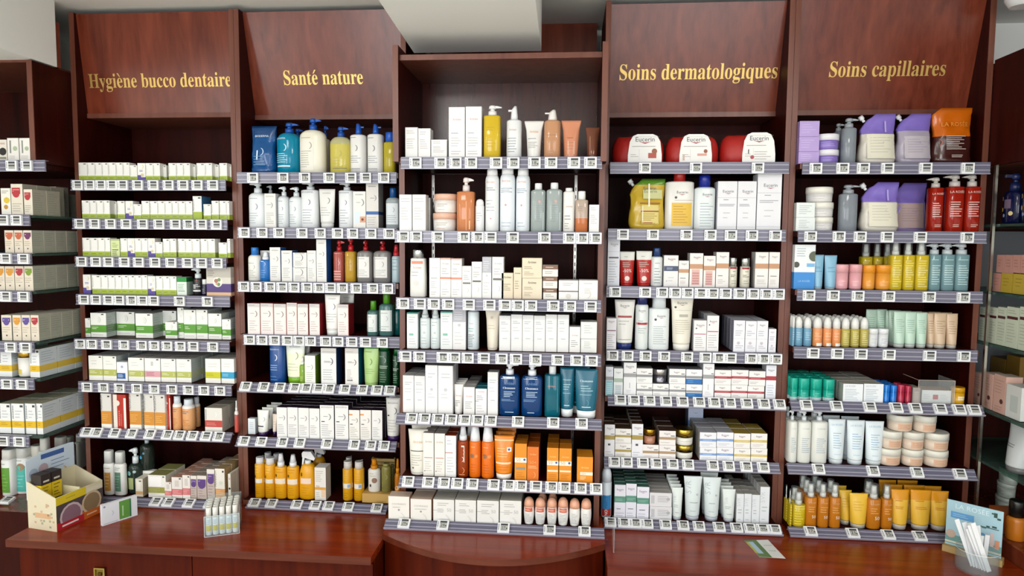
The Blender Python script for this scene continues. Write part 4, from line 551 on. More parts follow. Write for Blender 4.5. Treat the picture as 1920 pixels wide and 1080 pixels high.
S('silJ', 'jar', 'night_cream_jar', 'jar', 'silver cream jar', body='8c8c98m', lidc='d0d0d0m', lid=.45, prints=[('L', .25, .12, .75, .34, 2, 'c8c8d0')], d=.05)
S('gldB', 'box', 'golden_serum_box', 'box', 'tall white box with gold band', body='e6e6ea', side='b0a890', top='4c3424', prints=EU(.52, .87, .58)+[('R', 0, .54, 1, .67, 'a89450'), ('R', .34, .36, .58, .42, '4a4a50'), ('L', .1, .06, .9, .2, 2, 'b4b4bc'), ('R', .6, .7, .95, .72, '3c3c40')], d=.045)
S('gldW', 'box', 'golden_cream_box', 'box', 'wide white box with gold band', body='e8e6e2', side='b0a890', top='4c3424', prints=EU(.5, .76, .36)+[('R', 0, .4, 1, .56, 'a89450'), ('R', .7, .62, .95, .67, '3c3c40'), ('L', .08, .1, .8, .28, 2, 'c8c0b4')], d=.06)
S('rosW', 'box', 'rose_cream_box', 'box', 'wide white box with copper band', body='e8e4e2', side='9c8c80', top='4c3428', prints=EU(.48, .76, .36)+[('R', 0, .38, 1, .56, 'a88c6c'), ('R', .7, .62, .95, .67, '3c3c40'), ('L', .08, .1, .8, .26, 1, 'c8c0b8')], d=.06)
S('gldJ', 'jar', 'rose_cream_jar', 'jar', 'rose-copper jar with gold lid', body='b07860p', lidc='b89038m', lid=.45, prints=[('L', .25, .2, .75, .42, 2, 'd8a890')], d=.05)
S('gldT', 'jar', 'body_balm_tub', 'tub', 'wide cream tub with gold rim', body='e4e2d8p', lidc='b8a044m', lid=.5, prints=[('L', .1, .26, .9, .3, 1, '8c8878')], d=.07)
S('bluW', 'box', 'hyaluron_cream_box', 'box', 'white box with pale blue stripe', body='e8e9ee', side='a8a49c', top='b8b8c0', prints=EU(.5, .76, .42)+[('R', 0, .4, 1, .56, '7c9ccc'), ('L', .2, .44, .85, .52, 1, 'b8cce4'), ('L', .1, .1, .8, .28, 2, 'c4ccd8')], d=.06)
S('bluT', 'box', 'hyaluron_serum_box', 'box', 'stacked blue-striped box at back', body='b8c4dc', side='5c6478', top='5c88c0', prints=[('W', .5, .86, .4, 'a08090'), ('R', 0, .5, 1, .64, '6c94cc'), ('L', .1, .1, .9, .4, 3, '98b4dc')], d=.06)
S('yelW', 'box', 'golden_day_cream_box', 'box', 'white box with yellow-gold stripe', body='eae8e6', side='a8a49c', top='a8903c', prints=EU(.5, .76, .36)+[('R', 0, .4, 1, .56, 'd0b860'), ('L', .15, .44, .9, .52, 1, 'e8d8a0'), ('L', .1, .1, .8, .28, 2, 'd0c8c0')], d=.06)
S('sprW', 'bottle', 'insect_spray_can', 'spray can', 'white spray with blue label', body='d6e0e8p', cap='dome', cw=.96, capc='d8e2eap', sh=.74, shoulder=.02, prints=[('R', .1, .18, .95, .46, '2c7cb4'), ('R', .1, .04, .95, .18, 'a82c24'), ('X', 'NO', .6, .11, .12, 'f0f0f0'), ('X', 'INSECT', .6, .32, .24, '0c3c6c')], d=.035)
S('grB', 'box', 'blemish_cream_box', 'box', 'white box with sea-green band', body='e4e4ee', side='3c6c5c', top='3c6c5c', prints=EU(.5, .84, .6)+[('R', 0, .48, 1, .66, '5c9480'), ('L', .1, .52, .9, .6, 2, '8cb8a8'), ('L', .2, .26, .8, .32, 1, '4a4a54'), ('L', .1, .06, .9, .2, 2, 'b8b8c4')], d=.03)
S('nuxS', 'box', 'soap_bar_box', 'box', 'white soap box with grey squares', body='dcdcde', side='bcbcc0', top='b4b0ac', prints=[('R', .06, .2, .22, .8, 'c0c0c4'), ('L', .36, .3, .9, .8, 4, 'b4b4b8'), ('D', .84, .55, .08, 'b0b4b4')], d=.03)
S('svrS', 'tube', 'small_dermo_tube', 'tube', 'small pale tube with silver cap', body='dce4e0p', capc='b4b8c4p', hc=.1, bw=.76, prints=[('X', 'SVR', .4, .66, .2, 'c0ccc8'), ('L', .2, .4, .7, .5, 2, 'a8b4b0'), ('L', .3, .2, .7, .3, 1, 'a8b4b0')], d=.03)
S('svrL', 'tube', 'large_dermo_tube', 'tube', 'large frosted tube with silver cap', body='d4dedep', capc='b0b4c0p', hc=.1, bw=.72, prints=[('X', 'SVR', .38, .76, .28, 'b4c0c0'), ('L', .3, .4, .8, .44, 1, '9aa8a8'), ('D', .7, .6, .06, 'b0bcbc'), ('L', .3, .2, .7, .26, 1, 'b0bcbc')], d=.045)
S('svrB', 'box', 'dermo_box', 'box', 'slim white box with vertical print', body='dfe3e6', side='b4b4b4', top='a8a49c', prints=[('X', 'SVR', .5, .72, .3, 'c8d0d4'), ('L', .2, .3, .8, .5, 2, '9ca8a8'), ('L', .2, .08, .8, .16, 1, 'b0b8bc'), ('R', .96, 0, 1, 1, 'b8bcc4')], d=.035)
# --- hair care bay
S('lilB', 'box', 'lilac_mask_box', 'box', 'lilac box in a stack', body='b49cd4', side='9c84c0', prints=[('L', .1, .2, .85, .85, 4, 'cbb8e4')], d=.07)
S('lilJ', 'jar', 'lilac_mask_jar', 'jar', 'lilac jar with white lid', body='8c76c4p', lidc='e8e6ecp', lid=.42, prints=[('L', .15, .15, .75, .5, 3, 'a898d8')], d=.07)
S('gryP', 'bottle', 'grey_shampoo_pump', 'bottle', 'frosted grey bottle with pump', body='8d949cc', cap='pump', capname='pump', cw=.6, capc='9aa0a6p', sh=.8, shoulder=.04, n=2.6, way=1, d=.045)
S('pouL', 'pouch', 'lilac_refill_pouch', 'pouch', 'lilac refill pouch with cream window', body='d2ccc0s', upper='8470c4s', uz=.6, cut=.3, cutw=.42, spout='e2e4e8p', prints=[('R', .16, .1, .92, .58, 'dcd8c4'), ('L', .24, .2, .84, .54, 6, 'c0bcae'), ('R', .62, .62, .66, .84, 'b4a4e4')], d=.075)
S('pouL2', 'pouch', 'lilac_refill_pouch', 'pouch', 'lilac refill pouch with greyish window', body='a8a0b0s', upper='7c68bcs', uz=.66, cut=.26, cutw=.4, spout='d2d4dcp', prints=[('R', .16, .1, .9, .54, 'b4acb4'), ('L', .24, .2, .84, .5, 6, '9c94a4')], d=.075)
S('pouP', 'pouch', 'lilac_refill_pouch', 'pouch', 'lilac refill pouch with pinkish window', body='a08cc4s', upper='8470c4s', uz=.6, cut=.3, cutw=.3, spout='d2d4dcp', prints=[('R', .06, .08, .82, .58, 'b49a98'), ('L', .2, .2, .74, .5, 6, '9c8484')], d=.075)
S('pouO', 'pouch', 'brown_refill_pouch', 'pouch', 'brown refill pouch with orange top', body='3c1814s', upper='c4600cs', uz=.56, cut=.12, cutw=.2, flip=1, prints=[('T', 'LA ROSÉE', .5, .66, .64, 'd88c34'), ('L', .28, .24, .76, .5, 8, 'c8bab4'), ('L', .4, .1, .8, .16, 2, 'c8bab4'), ('A', .1, .38, .1, 'a86040')], d=.07)
S('whB', 'box', 'white_bar_box', 'box', 'plain white box in a stack', body='e4eae8', side='ccd2d0', prints=[('L', .15, .2, .85, .85, 5, 'bcc4c4')], d=.07)
S('whJ', 'jar', 'white_mask_jar', 'jar', 'white mask jar in a stack', body='dedcdap', lidc='e9e6dcp', lid=.42, prints=[('L', .15, .15, .6, .46, 2, 'c8c4c4')], d=.075)
S('redP', 'bottle', 'red_shampoo_pump', 'bottle', 'red shampoo bottle with pale pump', body='a42010c', cap='pump', capname='pump', cw=.6, capc='c8c2bcp', sh=.79, shoulder=.02, n=3, way=-1, prints=[('T', 'LA ROSÉE', .5, .68, .8, 'e0c8bc'), ('L', .15, .26, .85, .54, 7, 'e6d4cc'), ('L', .3, .08, .85, .14, 2, 'd8b4a8')], d=.045)
S('bluX', 'box', 'wash_set_box', 'box', 'white and bright blue box', body='e8ecee', bands=[(0, .38, '3c8cd4')], prints=[('T', 'LA ROSÉE', .5, .16, .56, 'a8ccec'), ('D', .95, .74, .26, '5c6450'), ('D', .1, .55, .15, '4a5044'), ('R', .6, .5, .98, .58, '7cb4e0'), ('L', .1, .72, .7, .94, 4, 'a8b4b8')], d=.08)
S('bluTb', 'tube', 'pale_blue_tube', 'tube', 'pale blue tube', body='86b6d0p', capc='a8b8c0p', hc=.05, bw=.78, prints=[('L', .2, .6, .84, .66, 2, '5c90b0'), ('L', .2, .5, .84, .54, 1, '5c90b0')], d=.035)
S('stkP', 'jar', 'pink_stick', 'stick', 'pink stick pot', body='e2a6acp', lidc='e0a4a8p', lid=.33, prints=[('L', .2, .1, .7, .4, 2, 'ecc4c6')], d=.035)
S('stkO', 'jar', 'orange_stick', 'stick', 'orange stick pot', body='e69c3cp', lidc='e49428p', lid=.33, prints=[('L', .2, .1, .7, .4, 2, 'f0bc78')], d=.035)
S('yelG', 'bottle', 'yellow_gel_bottle', 'bottle', 'yellow gel bottle with clear cap', body='dcc02cc', cap='clearmist', cw=.74, capc='f2f5f5g', sh=.76, shoulder=.02, n=3.4, prints=[('L', .15, .06, .85, .62, 12, 'e6dc98')], d=.04)
S('teaG', 'bottle', 'grey_blue_gel_pump', 'bottle', 'grey-blue gel bottle with pump', body='7ea2a8c', cap='pump', capname='pump', cw=.74, capc='c0c8ccp', sh=.78, shoulder=.02, n=3.4, way=-1, prints=[('L', .1, .62, .9, .7, 1, 'b8d0d2'), ('L', .15, .12, .9, .56, 9, 'c4dcde')], d=.04)
S('mB', 'bottle', 'mini_blue_bottle', 'bottle', 'small blue bottle with white cap', body='6c9cb8p', cap='dome', cw=.86, capc='e6e6e2p', sh=.62, shoulder=.02, prints=[('L', .15, .2, .85, .5, 4, 'a8c8d8')], d=.026)
S('mO', 'bottle', 'mini_orange_bottle', 'bottle', 'small orange bottle with white cap', body='e2955cp', cap='dome', cw=.86, capc='e6e6e2p', sh=.62, shoulder=.02, prints=[('L', .15, .2, .85, .5, 3, 'f0bc98'), ('R', .3, .02, .95, .12, 'f0ece4')], d=.026)
S('mY', 'bottle', 'mini_oil_bottle', 'bottle', 'small olive-yellow oil bottle with white cap', body='c8b85cc', cap='dome', cw=.86, capc='e6e6e2p', sh=.62, shoulder=.02, prints=[('L', .15, .06, .85, .55, 7, 'd8d090')], d=.026)
S('wJ', 'jar', 'small_white_pot', 'jar', 'small white pot', body='e2e4e6p', lidc='e6e8eap', lid=.3, prints=[('L', .2, .2, .8, .5, 3, 'b4b8bc')], d=.03)
S('grT', 'tube', 'mint_tube', 'tube', 'mint green tube', body='bcd6c4p', capc='b8bcb8p', hc=.1, bw=.86, prints=[('L', .15, .4, .85, .8, 7, '94b4a4')], d=.032)
S('bgT', 'tube', 'beige_tube', 'tube', 'beige tube', body='d0b496p', capc='b8b4acp', hc=.1, bw=.86, prints=[('L', .15, .4, .85, .8, 6, 'a88c70')], d=.032)
S('grDeo', 'jar', 'green_deodorant_stick', 'deodorant', 'green deodorant stick with silver foot', body='14a08cp', lidc='18a892p', lid=.5, prints=[('R', 0, 0, 1, .16, 'b0c4c8'), ('R', .2, .25, .26, .95, '50c4b0'), ('L', .3, .3, .8, .4, 1, '60c8b8')], d=.036)
S('whSt', 'box', 'white_refill_box', 'box', 'white box with grey print', body='e6eaee', side='b8bcb4', top='bcb8ac', prints=[('T', 'LA ROSÉE', .36, .84, .5, 'a8b4bc'), ('L', .1, .1, .8, .74, 7, 'b8c4cc')], d=.05)
S('blSt', 'jar', 'blue_lip_stick', 'lip balm', 'blue stick', body='1c72ccp', lidc='2078d4p', lid=.4, prints=[('R', .25, .1, .35, .9, '60a8e8')], d=.024)
S('rdSt', 'jar', 'red_lip_stick', 'lip balm', 'crimson stick', body='a82440p', lidc='b02c48p', lid=.4, prints=[('R', .25, .1, .35, .9, 'd06078')], d=.024)
S('gySt', 'box', 'grey_refill_box', 'box', 'grey box beside crimson sticks', body='9c9490', side='807874', top='a8a094', prints=[('V', .2, .1, .8, .8, 6, 'b4aca8')], d=.05)
S('lipX', 'box', 'lip_balm_carton', 'box', 'white carton with red square', body='e4e2e2', side='c0bcbc', top='b07848', prints=[('R', .38, .3, .56, .66, 'b85058'), ('L', .05, .3, .34, .7, 3, 'c4c0c4'), ('L', .62, .3, .95, .7, 3, 'ccc4c4')], d=.06)
S('yelC', 'jar', 'yellow_stick', 'stick', 'mustard cylinder with white label', body='d09a14p', lidc='cc940cp', lid=.3, prints=[('R', .3, .28, .95, .5, 'ecdcb4'), ('L', .35, .32, .9, .46, 1, 'c8b484')], d=.045)
S('milP', 'bottle', 'white_milk_pump', 'bottle', 'milky white pump bottle', body='dfe1dap', cap='pump', capname='pump', cw=.36, capc='dde4e8p', sh=.82, shoulder=.04, n=2.6, way=-1, prints=[('T', 'LA ROSÉE', .5, .66, .5, 'b4bcc0'), ('L', .25, .2, .84, .5, 8, 'a4b4c0')], d=.045)
S('milT', 'tube', 'white_milk_tube', 'tube', 'milky tube with frosted cap', body='dce6eap', capc='c8d0d4p', hc=.11, bw=.78, prints=[('T', 'LA ROSÉE', .5, .86, .62, '9cbcd4'), ('L', .25, .35, .78, .72, 7, '8cb0cc'), ('L', .3, .2, .7, .26, 1, 'b0ccdc')], d=.045)
S('balJ', 'jar', 'body_balm_jar', 'jar', 'ivory balm jar with clear lid', body='dccab8p', lidc='e0ded2p', lid=.4, prints=[('R', .25, .1, .85, .5, 'd8b094'), ('L', .3, .16, .8, .46, 3, 'c49c80')], d=.07)
S('oilY', 'bottle', 'dry_oil_spray', 'bottle', 'yellow oil spray with clear cap', body='d8bc1cc', cap='clearmist', cw=.66, capc='f2f5f5g', sh=.68, shoulder=.02, n=2.6, prints=[('L', .12, .06, .88, .64, 8, 'e4d870')], d=.036)
S('oilO', 'bottle', 'sun_oil_spray', 'bottle', 'amber oil spray with clear cap', body='cc7c1cc', cap='clearmist', cw=.7, capc='f2f5f5g', sh=.72, shoulder=.02, n=2.6, prints=[('T', '50', .66, .22, .34, 'f0e4d0'), ('T', 'LA ROSÉE', .5, .56, .6, 'e0b87c'), ('L', .2, .34, .8, .5, 3, 'dca860')], d=.036)
S('sunYT', 'tube', 'bright_yellow_tube', 'tube', 'bright yellow tube with grey cap', body='e4b838p', capc='aca89cp', hc=.13, bw=.8, prints=[('L', .2, .5, .8, .8, 4, 'd0a020')], d=.04)
S('sunGT', 'tube', 'gold_orange_tube', 'tube', 'golden orange tube with grey cap', body='dc9414p', lower=(.5, 'e4b43cp'), capc='aca49cp', hc=.13, bw=.78, prints=[('L', .2, .7, .8, .76, 1, 'b87408'), ('L', .2, .52, .8, .6, 2, 'c88410')], d=.042)
# ------------------------------------------------------------------ the room
ZC = 0.651; CEIL = 2.43
def slab(name, *a):
    m = MB(); m.box(*a); return struct(name, m)
slab('floor', -3.2, 3.2, -5.5, 0.42, -0.05, 0, 'TILE')
slab('ceiling', -3.2, 3.2, -5.5, 0.42, CEIL, CEIL+0.05, 'PAINT')
slab('wall_back', -3.2, 3.2, 0.38, 0.42, 0, CEIL, 'PAINT')
slab('wall_left', -3.2, -3.15, -5.5, 0.42, 0, CEIL, 'PAINT')
slab('wall_right', 3.15, 3.2, -5.5, 0.42, 0, CEIL, 'PAINT')
m = MB(); m.box(-3.2, 3.2, -5.5, -5.45, 0, 0.45, 'PAINT'); m.box(-3.2, -3.1, -5.5, -5.45, 0.45, CEIL, 'PAINT'); m.box(3.1, 3.2, -5.5, -5.45, 0.45, CEIL, 'PAINT'); m.box(-0.8, -0.2, -5.5, -5.45, 0.45, CEIL, 'PAINT')
struct('wall_front', m)
m = MB(); m.box(-3.0, -1.79, -1.9, -0.065, 2.205, CEIL, 'PAINT'); struct('trim_1', m)['label'] = 'white boxed soffit above the leftmost shelving'
m = MB(); m.prismx([(0.0, 2.252), (0.0, CEIL), (-2.1, CEIL), (-2.1, 2.39)][::-1], -0.538, -0.102, 'PAINT'); struct('trim_2', m)['label'] = 'white sloping soffit above the central shelving'
# ------------------------------------------------------------------ shelving bays
BAYS = {1: 'dental-hygiene bay', 2: 'natural-health bay', 3: 'central bay', 4: 'dermatology bay', 5: 'hair-care bay'}
XR = {1: (-1.79, -1.1795), 2: (-1.1785, -0.567), 3: (-0.558, 0.1115), 4: (0.1125, 0.724), 5: (0.725, 1.343)}
ZF = ZC+.0005
YR = {1: -.045, 2: -.045, 3: -.2, 4: -.045, 5: -.045}
RAILS = {  # bay: centre x, then per shelf: pixel height of its lip at the centre, rail ends in x, tilt of the rail
 1: (290, [(338, 134, 424, 0), (411, 137, 427, 0), (482.5, 142, 425, 0), (554, 144, 432, 0), (638, 140, 431, 0), (719, 148, 435, 0), (807.5, 153, 437, 1), (936, 192, 443, 2)]),
 2: (600, [(324, 445, 744, 0), (427.5, 446, 744, 0), (529.5, 446, 742, 0), (629.5, 457, 750, 0), (722, 452, 745, 1), (824.5, 447, 745, 1), (943, 468, 728, 1)]),
 3: (940, [(295, 752, 1129, 0), (434.5, 741, 1127, 0), (561, 743, 1127, 0), (661, 746, 1127, 0), (782, 745, 1128, 1), (901, 750, 1130, 1), (984, 724, 1133, 2)]),
 4: (1305, [(305, 1144, 1479, 0), (430.5, 1140, 1473, 0), (539, 1137, 1471, 0), (659, 1136, 1465, 0), (747, 1139, 1471, 1), (864, 1132, 1460, 1), (981, 1131, 1464, 1)]),
 5: (1665, [(305.5, 1504, 1856, 0), (434, 1496, 1849, 0), (545, 1494, 1842, 0), (654, 1488, 1832, 0), (757, 1480, 1840, 1), (876, 1474, 1826, 1), (997, 1476, 1800, 1)])}
TILT = [0.0, math.radians(38), math.radians(58)]
YS = {b: [YR[b]]*len(rows) for b, (c, rows) in RAILS.items()}
for b in (1, 2, 4, 5):                   # the lowest rails rest on the worktop
    c, rows = RAILS[b]; YS[b][-1] = min(-.045, atz(c, rows[-1][0], ZC+.0215).y); rows[-1] = rows[-1][:3]+(2,)
ZS = {b: [at(c, r[0], YS[b][i]).z for i, r in enumerate(rows)] for b, (c, rows) in RAILS.items()}
bay_objs = {}; ZK = ZS[3][6]-.02
def panel(name, parent, a, key, lab=None):
    m = MB(); m.box(*a, key); o = m.build(name, parent)
    if lab: o['label'] = lab
    return o
HEAD = {1: (.05, .012), 2: (.11, .03), 4: (.115, .03), 5: (.1, .02)}
SIGN = {1: ('Hygiène bucco dentaire', 167, 433, 163.5), 2: ('Santé nature', 533, 681, 158.5), 4: ('Soins dermatologiques', 1160, 1455, 148.5), 5: ('Soins capillaires', 1553, 1770, 143.2)}
DESC = {1: 'tall mahogany shelving bay signed Hygiène bucco dentaire in gold', 2: 'tall mahogany shelving bay signed Santé nature in gold', 3: 'lower central mahogany shelving bay standing forward, without a sign', 4: 'tall mahogany shelving bay signed Soins dermatologiques in gold', 5: 'tall mahogany shelving bay signed Soins capillaires in gold'}
def rail(parent, x0, x1, Y, z, tilt):
    m = MB(); m.box(x0, x1, -.004, 0, -.034, .0015, 'RAIL')
    for k in range(4): m.box(x0+.001, x1-.001, -.0056, -.0038, -.0065-.0078*k-.003, -.0065-.0078*k, 'RIDGE' if k in (0, 2) else 'RAIL')
    m.box(x0, x1, -.0075, 0, -.0365, -.034, 'RIDGE'); m.box(x0, x1, 0, .012, -.0011, 0, 'RIDGE')
    return m.build('price_rail', parent, (0, Y, z), 0, -tilt)
for b in BAYS:
    x0, x1 = XR[b]; zt = 2.412 if b != 3 else 2.2
    root = empty('shelving_bay', ((x0+x1)/2, 0.1, ZC)); tag(root, DESC[b], 'shelving'); bay_objs[b] = root
    inv = -Vector(root.location)
    def P(name, a, key, lab=None, root=root, inv=inv):
        m = MB(); m.box(a[0]+inv.x, a[1]+inv.x, a[2]+inv.y, a[3]+inv.y, a[4]+inv.z, a[5]+inv.z, key); o = m.build(name, root)
        if lab: o['label'] = lab
        return o
    yb = 0.30 if b != 3 else 0.14
    if b != 3:
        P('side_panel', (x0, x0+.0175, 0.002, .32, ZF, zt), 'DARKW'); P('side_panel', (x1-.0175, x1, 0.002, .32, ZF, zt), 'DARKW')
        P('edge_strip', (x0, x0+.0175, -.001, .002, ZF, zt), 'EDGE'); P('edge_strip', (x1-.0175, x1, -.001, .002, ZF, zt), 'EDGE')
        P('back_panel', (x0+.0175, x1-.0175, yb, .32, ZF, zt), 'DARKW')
        yh, yt = HEAD[b]; zb = 2.05
        P('header_shelf', (x0+.0175, x1-.0175, yh, yb, zb, zb+.017), 'EDGE')
        m = MB(); n = inv; m.prismx([(yh+.004+n.y, zb+.017+n.z), (yt+n.y, zt-.002+n.z), (yt+.016+n.y, zt-.002+n.z), (yh+.02+n.y, zb+.017+n.z)], x0+.0176+n.x, x1-.0176+n.x, 'WOOD'); hp = m.build('header_panel', root)
        txt, p0, p1, base = SIGN[b]; pm = at((p0+p1)/2, base, (yh+yt)/2)
        for _ in range(4):                                   # settle on the sloping panel
            Y = yh+.004+(yt-yh-.004)*(pm.z-zb-.017)/(zt-.002-zb-.017); pm = at((p0+p1)/2, base, Y)
        wd = at(p1, base, Y).x-at(p0, base, Y).x; sl = (yt-yh-.004)/(zt-.002-zb-.017)
        m = MB(); m.text(txt, lambda u, v: (pm.x+u+n.x, Y+v*1.0*sl-.0012+n.y, pm.z+v+n.z), 'GOLD', width=wd, serif=True, xs=1.32)
        m.build('sign_lettering', hp)['label'] = 'gold serif lettering reading '+txt
    else:
        X0, X1 = x0, x1
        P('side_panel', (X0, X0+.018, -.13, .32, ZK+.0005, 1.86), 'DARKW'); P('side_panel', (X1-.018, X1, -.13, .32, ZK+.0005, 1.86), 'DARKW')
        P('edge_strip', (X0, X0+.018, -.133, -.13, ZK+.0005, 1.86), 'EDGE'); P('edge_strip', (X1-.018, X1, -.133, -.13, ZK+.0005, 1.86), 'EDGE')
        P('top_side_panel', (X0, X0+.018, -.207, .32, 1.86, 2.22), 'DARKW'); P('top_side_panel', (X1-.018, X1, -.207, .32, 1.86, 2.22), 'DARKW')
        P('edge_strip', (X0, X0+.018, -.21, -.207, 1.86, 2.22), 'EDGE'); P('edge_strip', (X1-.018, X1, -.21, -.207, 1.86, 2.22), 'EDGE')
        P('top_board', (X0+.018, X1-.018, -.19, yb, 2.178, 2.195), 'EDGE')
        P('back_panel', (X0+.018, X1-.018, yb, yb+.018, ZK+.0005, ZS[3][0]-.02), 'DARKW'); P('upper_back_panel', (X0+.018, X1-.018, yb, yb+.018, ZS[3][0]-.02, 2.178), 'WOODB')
        P('upper_filler_panel', (X0+.018, X1-.018, .28, .30, 2.195, CEIL-.002), 'WOOD')
        for xx in (at(813, 500, yb).x, at(1078, 480, yb).x):
            m = MB(); m.box(xx-.005+inv.x, xx+.005+inv.x, yb-.006+inv.y, yb+inv.y, .72+inv.z, 1.85+inv.z, 'b8b4b0m')
            for k in range(40): m.box(xx-.0015+inv.x, xx+.0015+inv.x, yb-.0066+inv.y, yb-.0058+inv.y, .74+k*.027+inv.z, .753+k*.027+inv.z, '201814')
            m.build('slotted_shelf_strip', root)
    c, rows = RAILS[b]
    for i, (py, p0, p1, tl) in enumerate(rows):
        z = ZS[b][i]; Y = YS[b][i]; sx0, sx1 = x0+.018, x1-.018
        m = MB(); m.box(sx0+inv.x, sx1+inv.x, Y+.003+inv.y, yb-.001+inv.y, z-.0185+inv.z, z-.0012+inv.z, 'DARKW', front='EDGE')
        if b != 3:                                           # lip running past the panels carries the rail
            m.box(max(x0, sx0)-.0+inv.x, sx1+inv.x, Y+.0005+inv.y, Y+.003+inv.y, z-.0185+inv.z, z-.0012+inv.z, 'EDGE')
        sh = m.build('shelf', root)
        xa = at(p0, py, Y).x; xb = at(p1, py, Y).x
        rail(sh, xa+inv.x, xb+inv.x, Y+inv.y, z+inv.z, TILT[tl])
# ------------------------------------------------------------------ worktops and base cabinets
XCL, XCR = -0.585, 0.126
def worktop(x0, x1, label):
    m = MB(); m.box(x0, x1, -.385, .3, -.024, 0, 'WOODH', front='FEDGE'); return tag(m.build('worktop', None, (0, 0, ZC)), label, 'worktop')
worktop(-1.776, XCL-.001, 'long glossy mahogany worktop carrying the candy display and the leaflet holder')
worktop(XCR+.001, 1.354, 'glossy mahogany worktop under the dermatology and hair-care bays')
def cabinet(x0, x1, label, splits, handle=None):
    r = empty('base_cabinet', ((x0+x1)/2, -.2, 0)); tag(r, label, 'cabinet'); ix = -(x0+x1)/2
    m = MB(); m.box(x0+ix, x1+ix, -.14, .5, 0.0, ZC-.025, 'FRONT'); m.build('carcass', r)
    xs = [x0]+splits+[x1]
    for i, (a, c) in enumerate(zip(xs, xs[1:])):
        m = MB(); m.box(a+.0015+ix, c-.0015+ix, -.158, -.1405, .08, ZC-.034, 'FRONT'); d = m.build('door', r)
        if i == 0 and handle:
            m = MB(); hx, hz = handle; hx += ix
            m.box(hx-.018, hx+.018, -.163, -.158, hz-.03, hz, '8c7a3cm'); m.box(hx-.018, hx-.014, -.167, -.163, hz-.03, hz, 'b8a460m'); m.box(hx+.014, hx+.018, -.167, -.163, hz-.03, hz, 'b8a460m'); m.box(hx-.014, hx+.014, -.167, -.163, hz-.004, hz, 'b8a460m'); m.box(hx-.006, hx+.006, -.166, -.163, hz-.026, hz-.016, '5c4c20m')
            m.build('recessed_handle', d)['label'] = 'square brass recessed handle'
hp = at(189, 1063, -.358)
cabinet(-1.755, XCL-.002, 'mahogany base cabinet with a square brass handle under the long worktop', [at(360, 1050, -.358).x], (hp.x, hp.z))
cabinet(XCR+.002, 1.35, 'mahogany base cabinet under the dermatology and hair-care bays', [.72])
r = empty('curved_counter', ((XCL+XCR)/2, -.26, 0)); tag(r, 'bow-fronted mahogany counter block under the central bay', 'counter')
hw = (XCR-XCL)/2; ZK = ZS[3][6]-.02
arc = lambda rr, n=24: [(-hw+2*hw*i/n, -(rr)*(1-((i-n/2)/(n/2))**2)) for i in range(n+1)]
m = MB(); m.prismz(arc(.138)+[(hw, .35), (-hw, .35)], ZK-.02, ZK, 'FEDGE', top='WOODH'); m.build('curved_top', r)
m = MB(); m.prismz([(x*.985, y*.93+.006) for x, y in arc(.136)]+[(hw*.985, .35), (-hw*.985, .35)], 0, ZK-.021, 'FRONT'); m.build('curved_front', r)
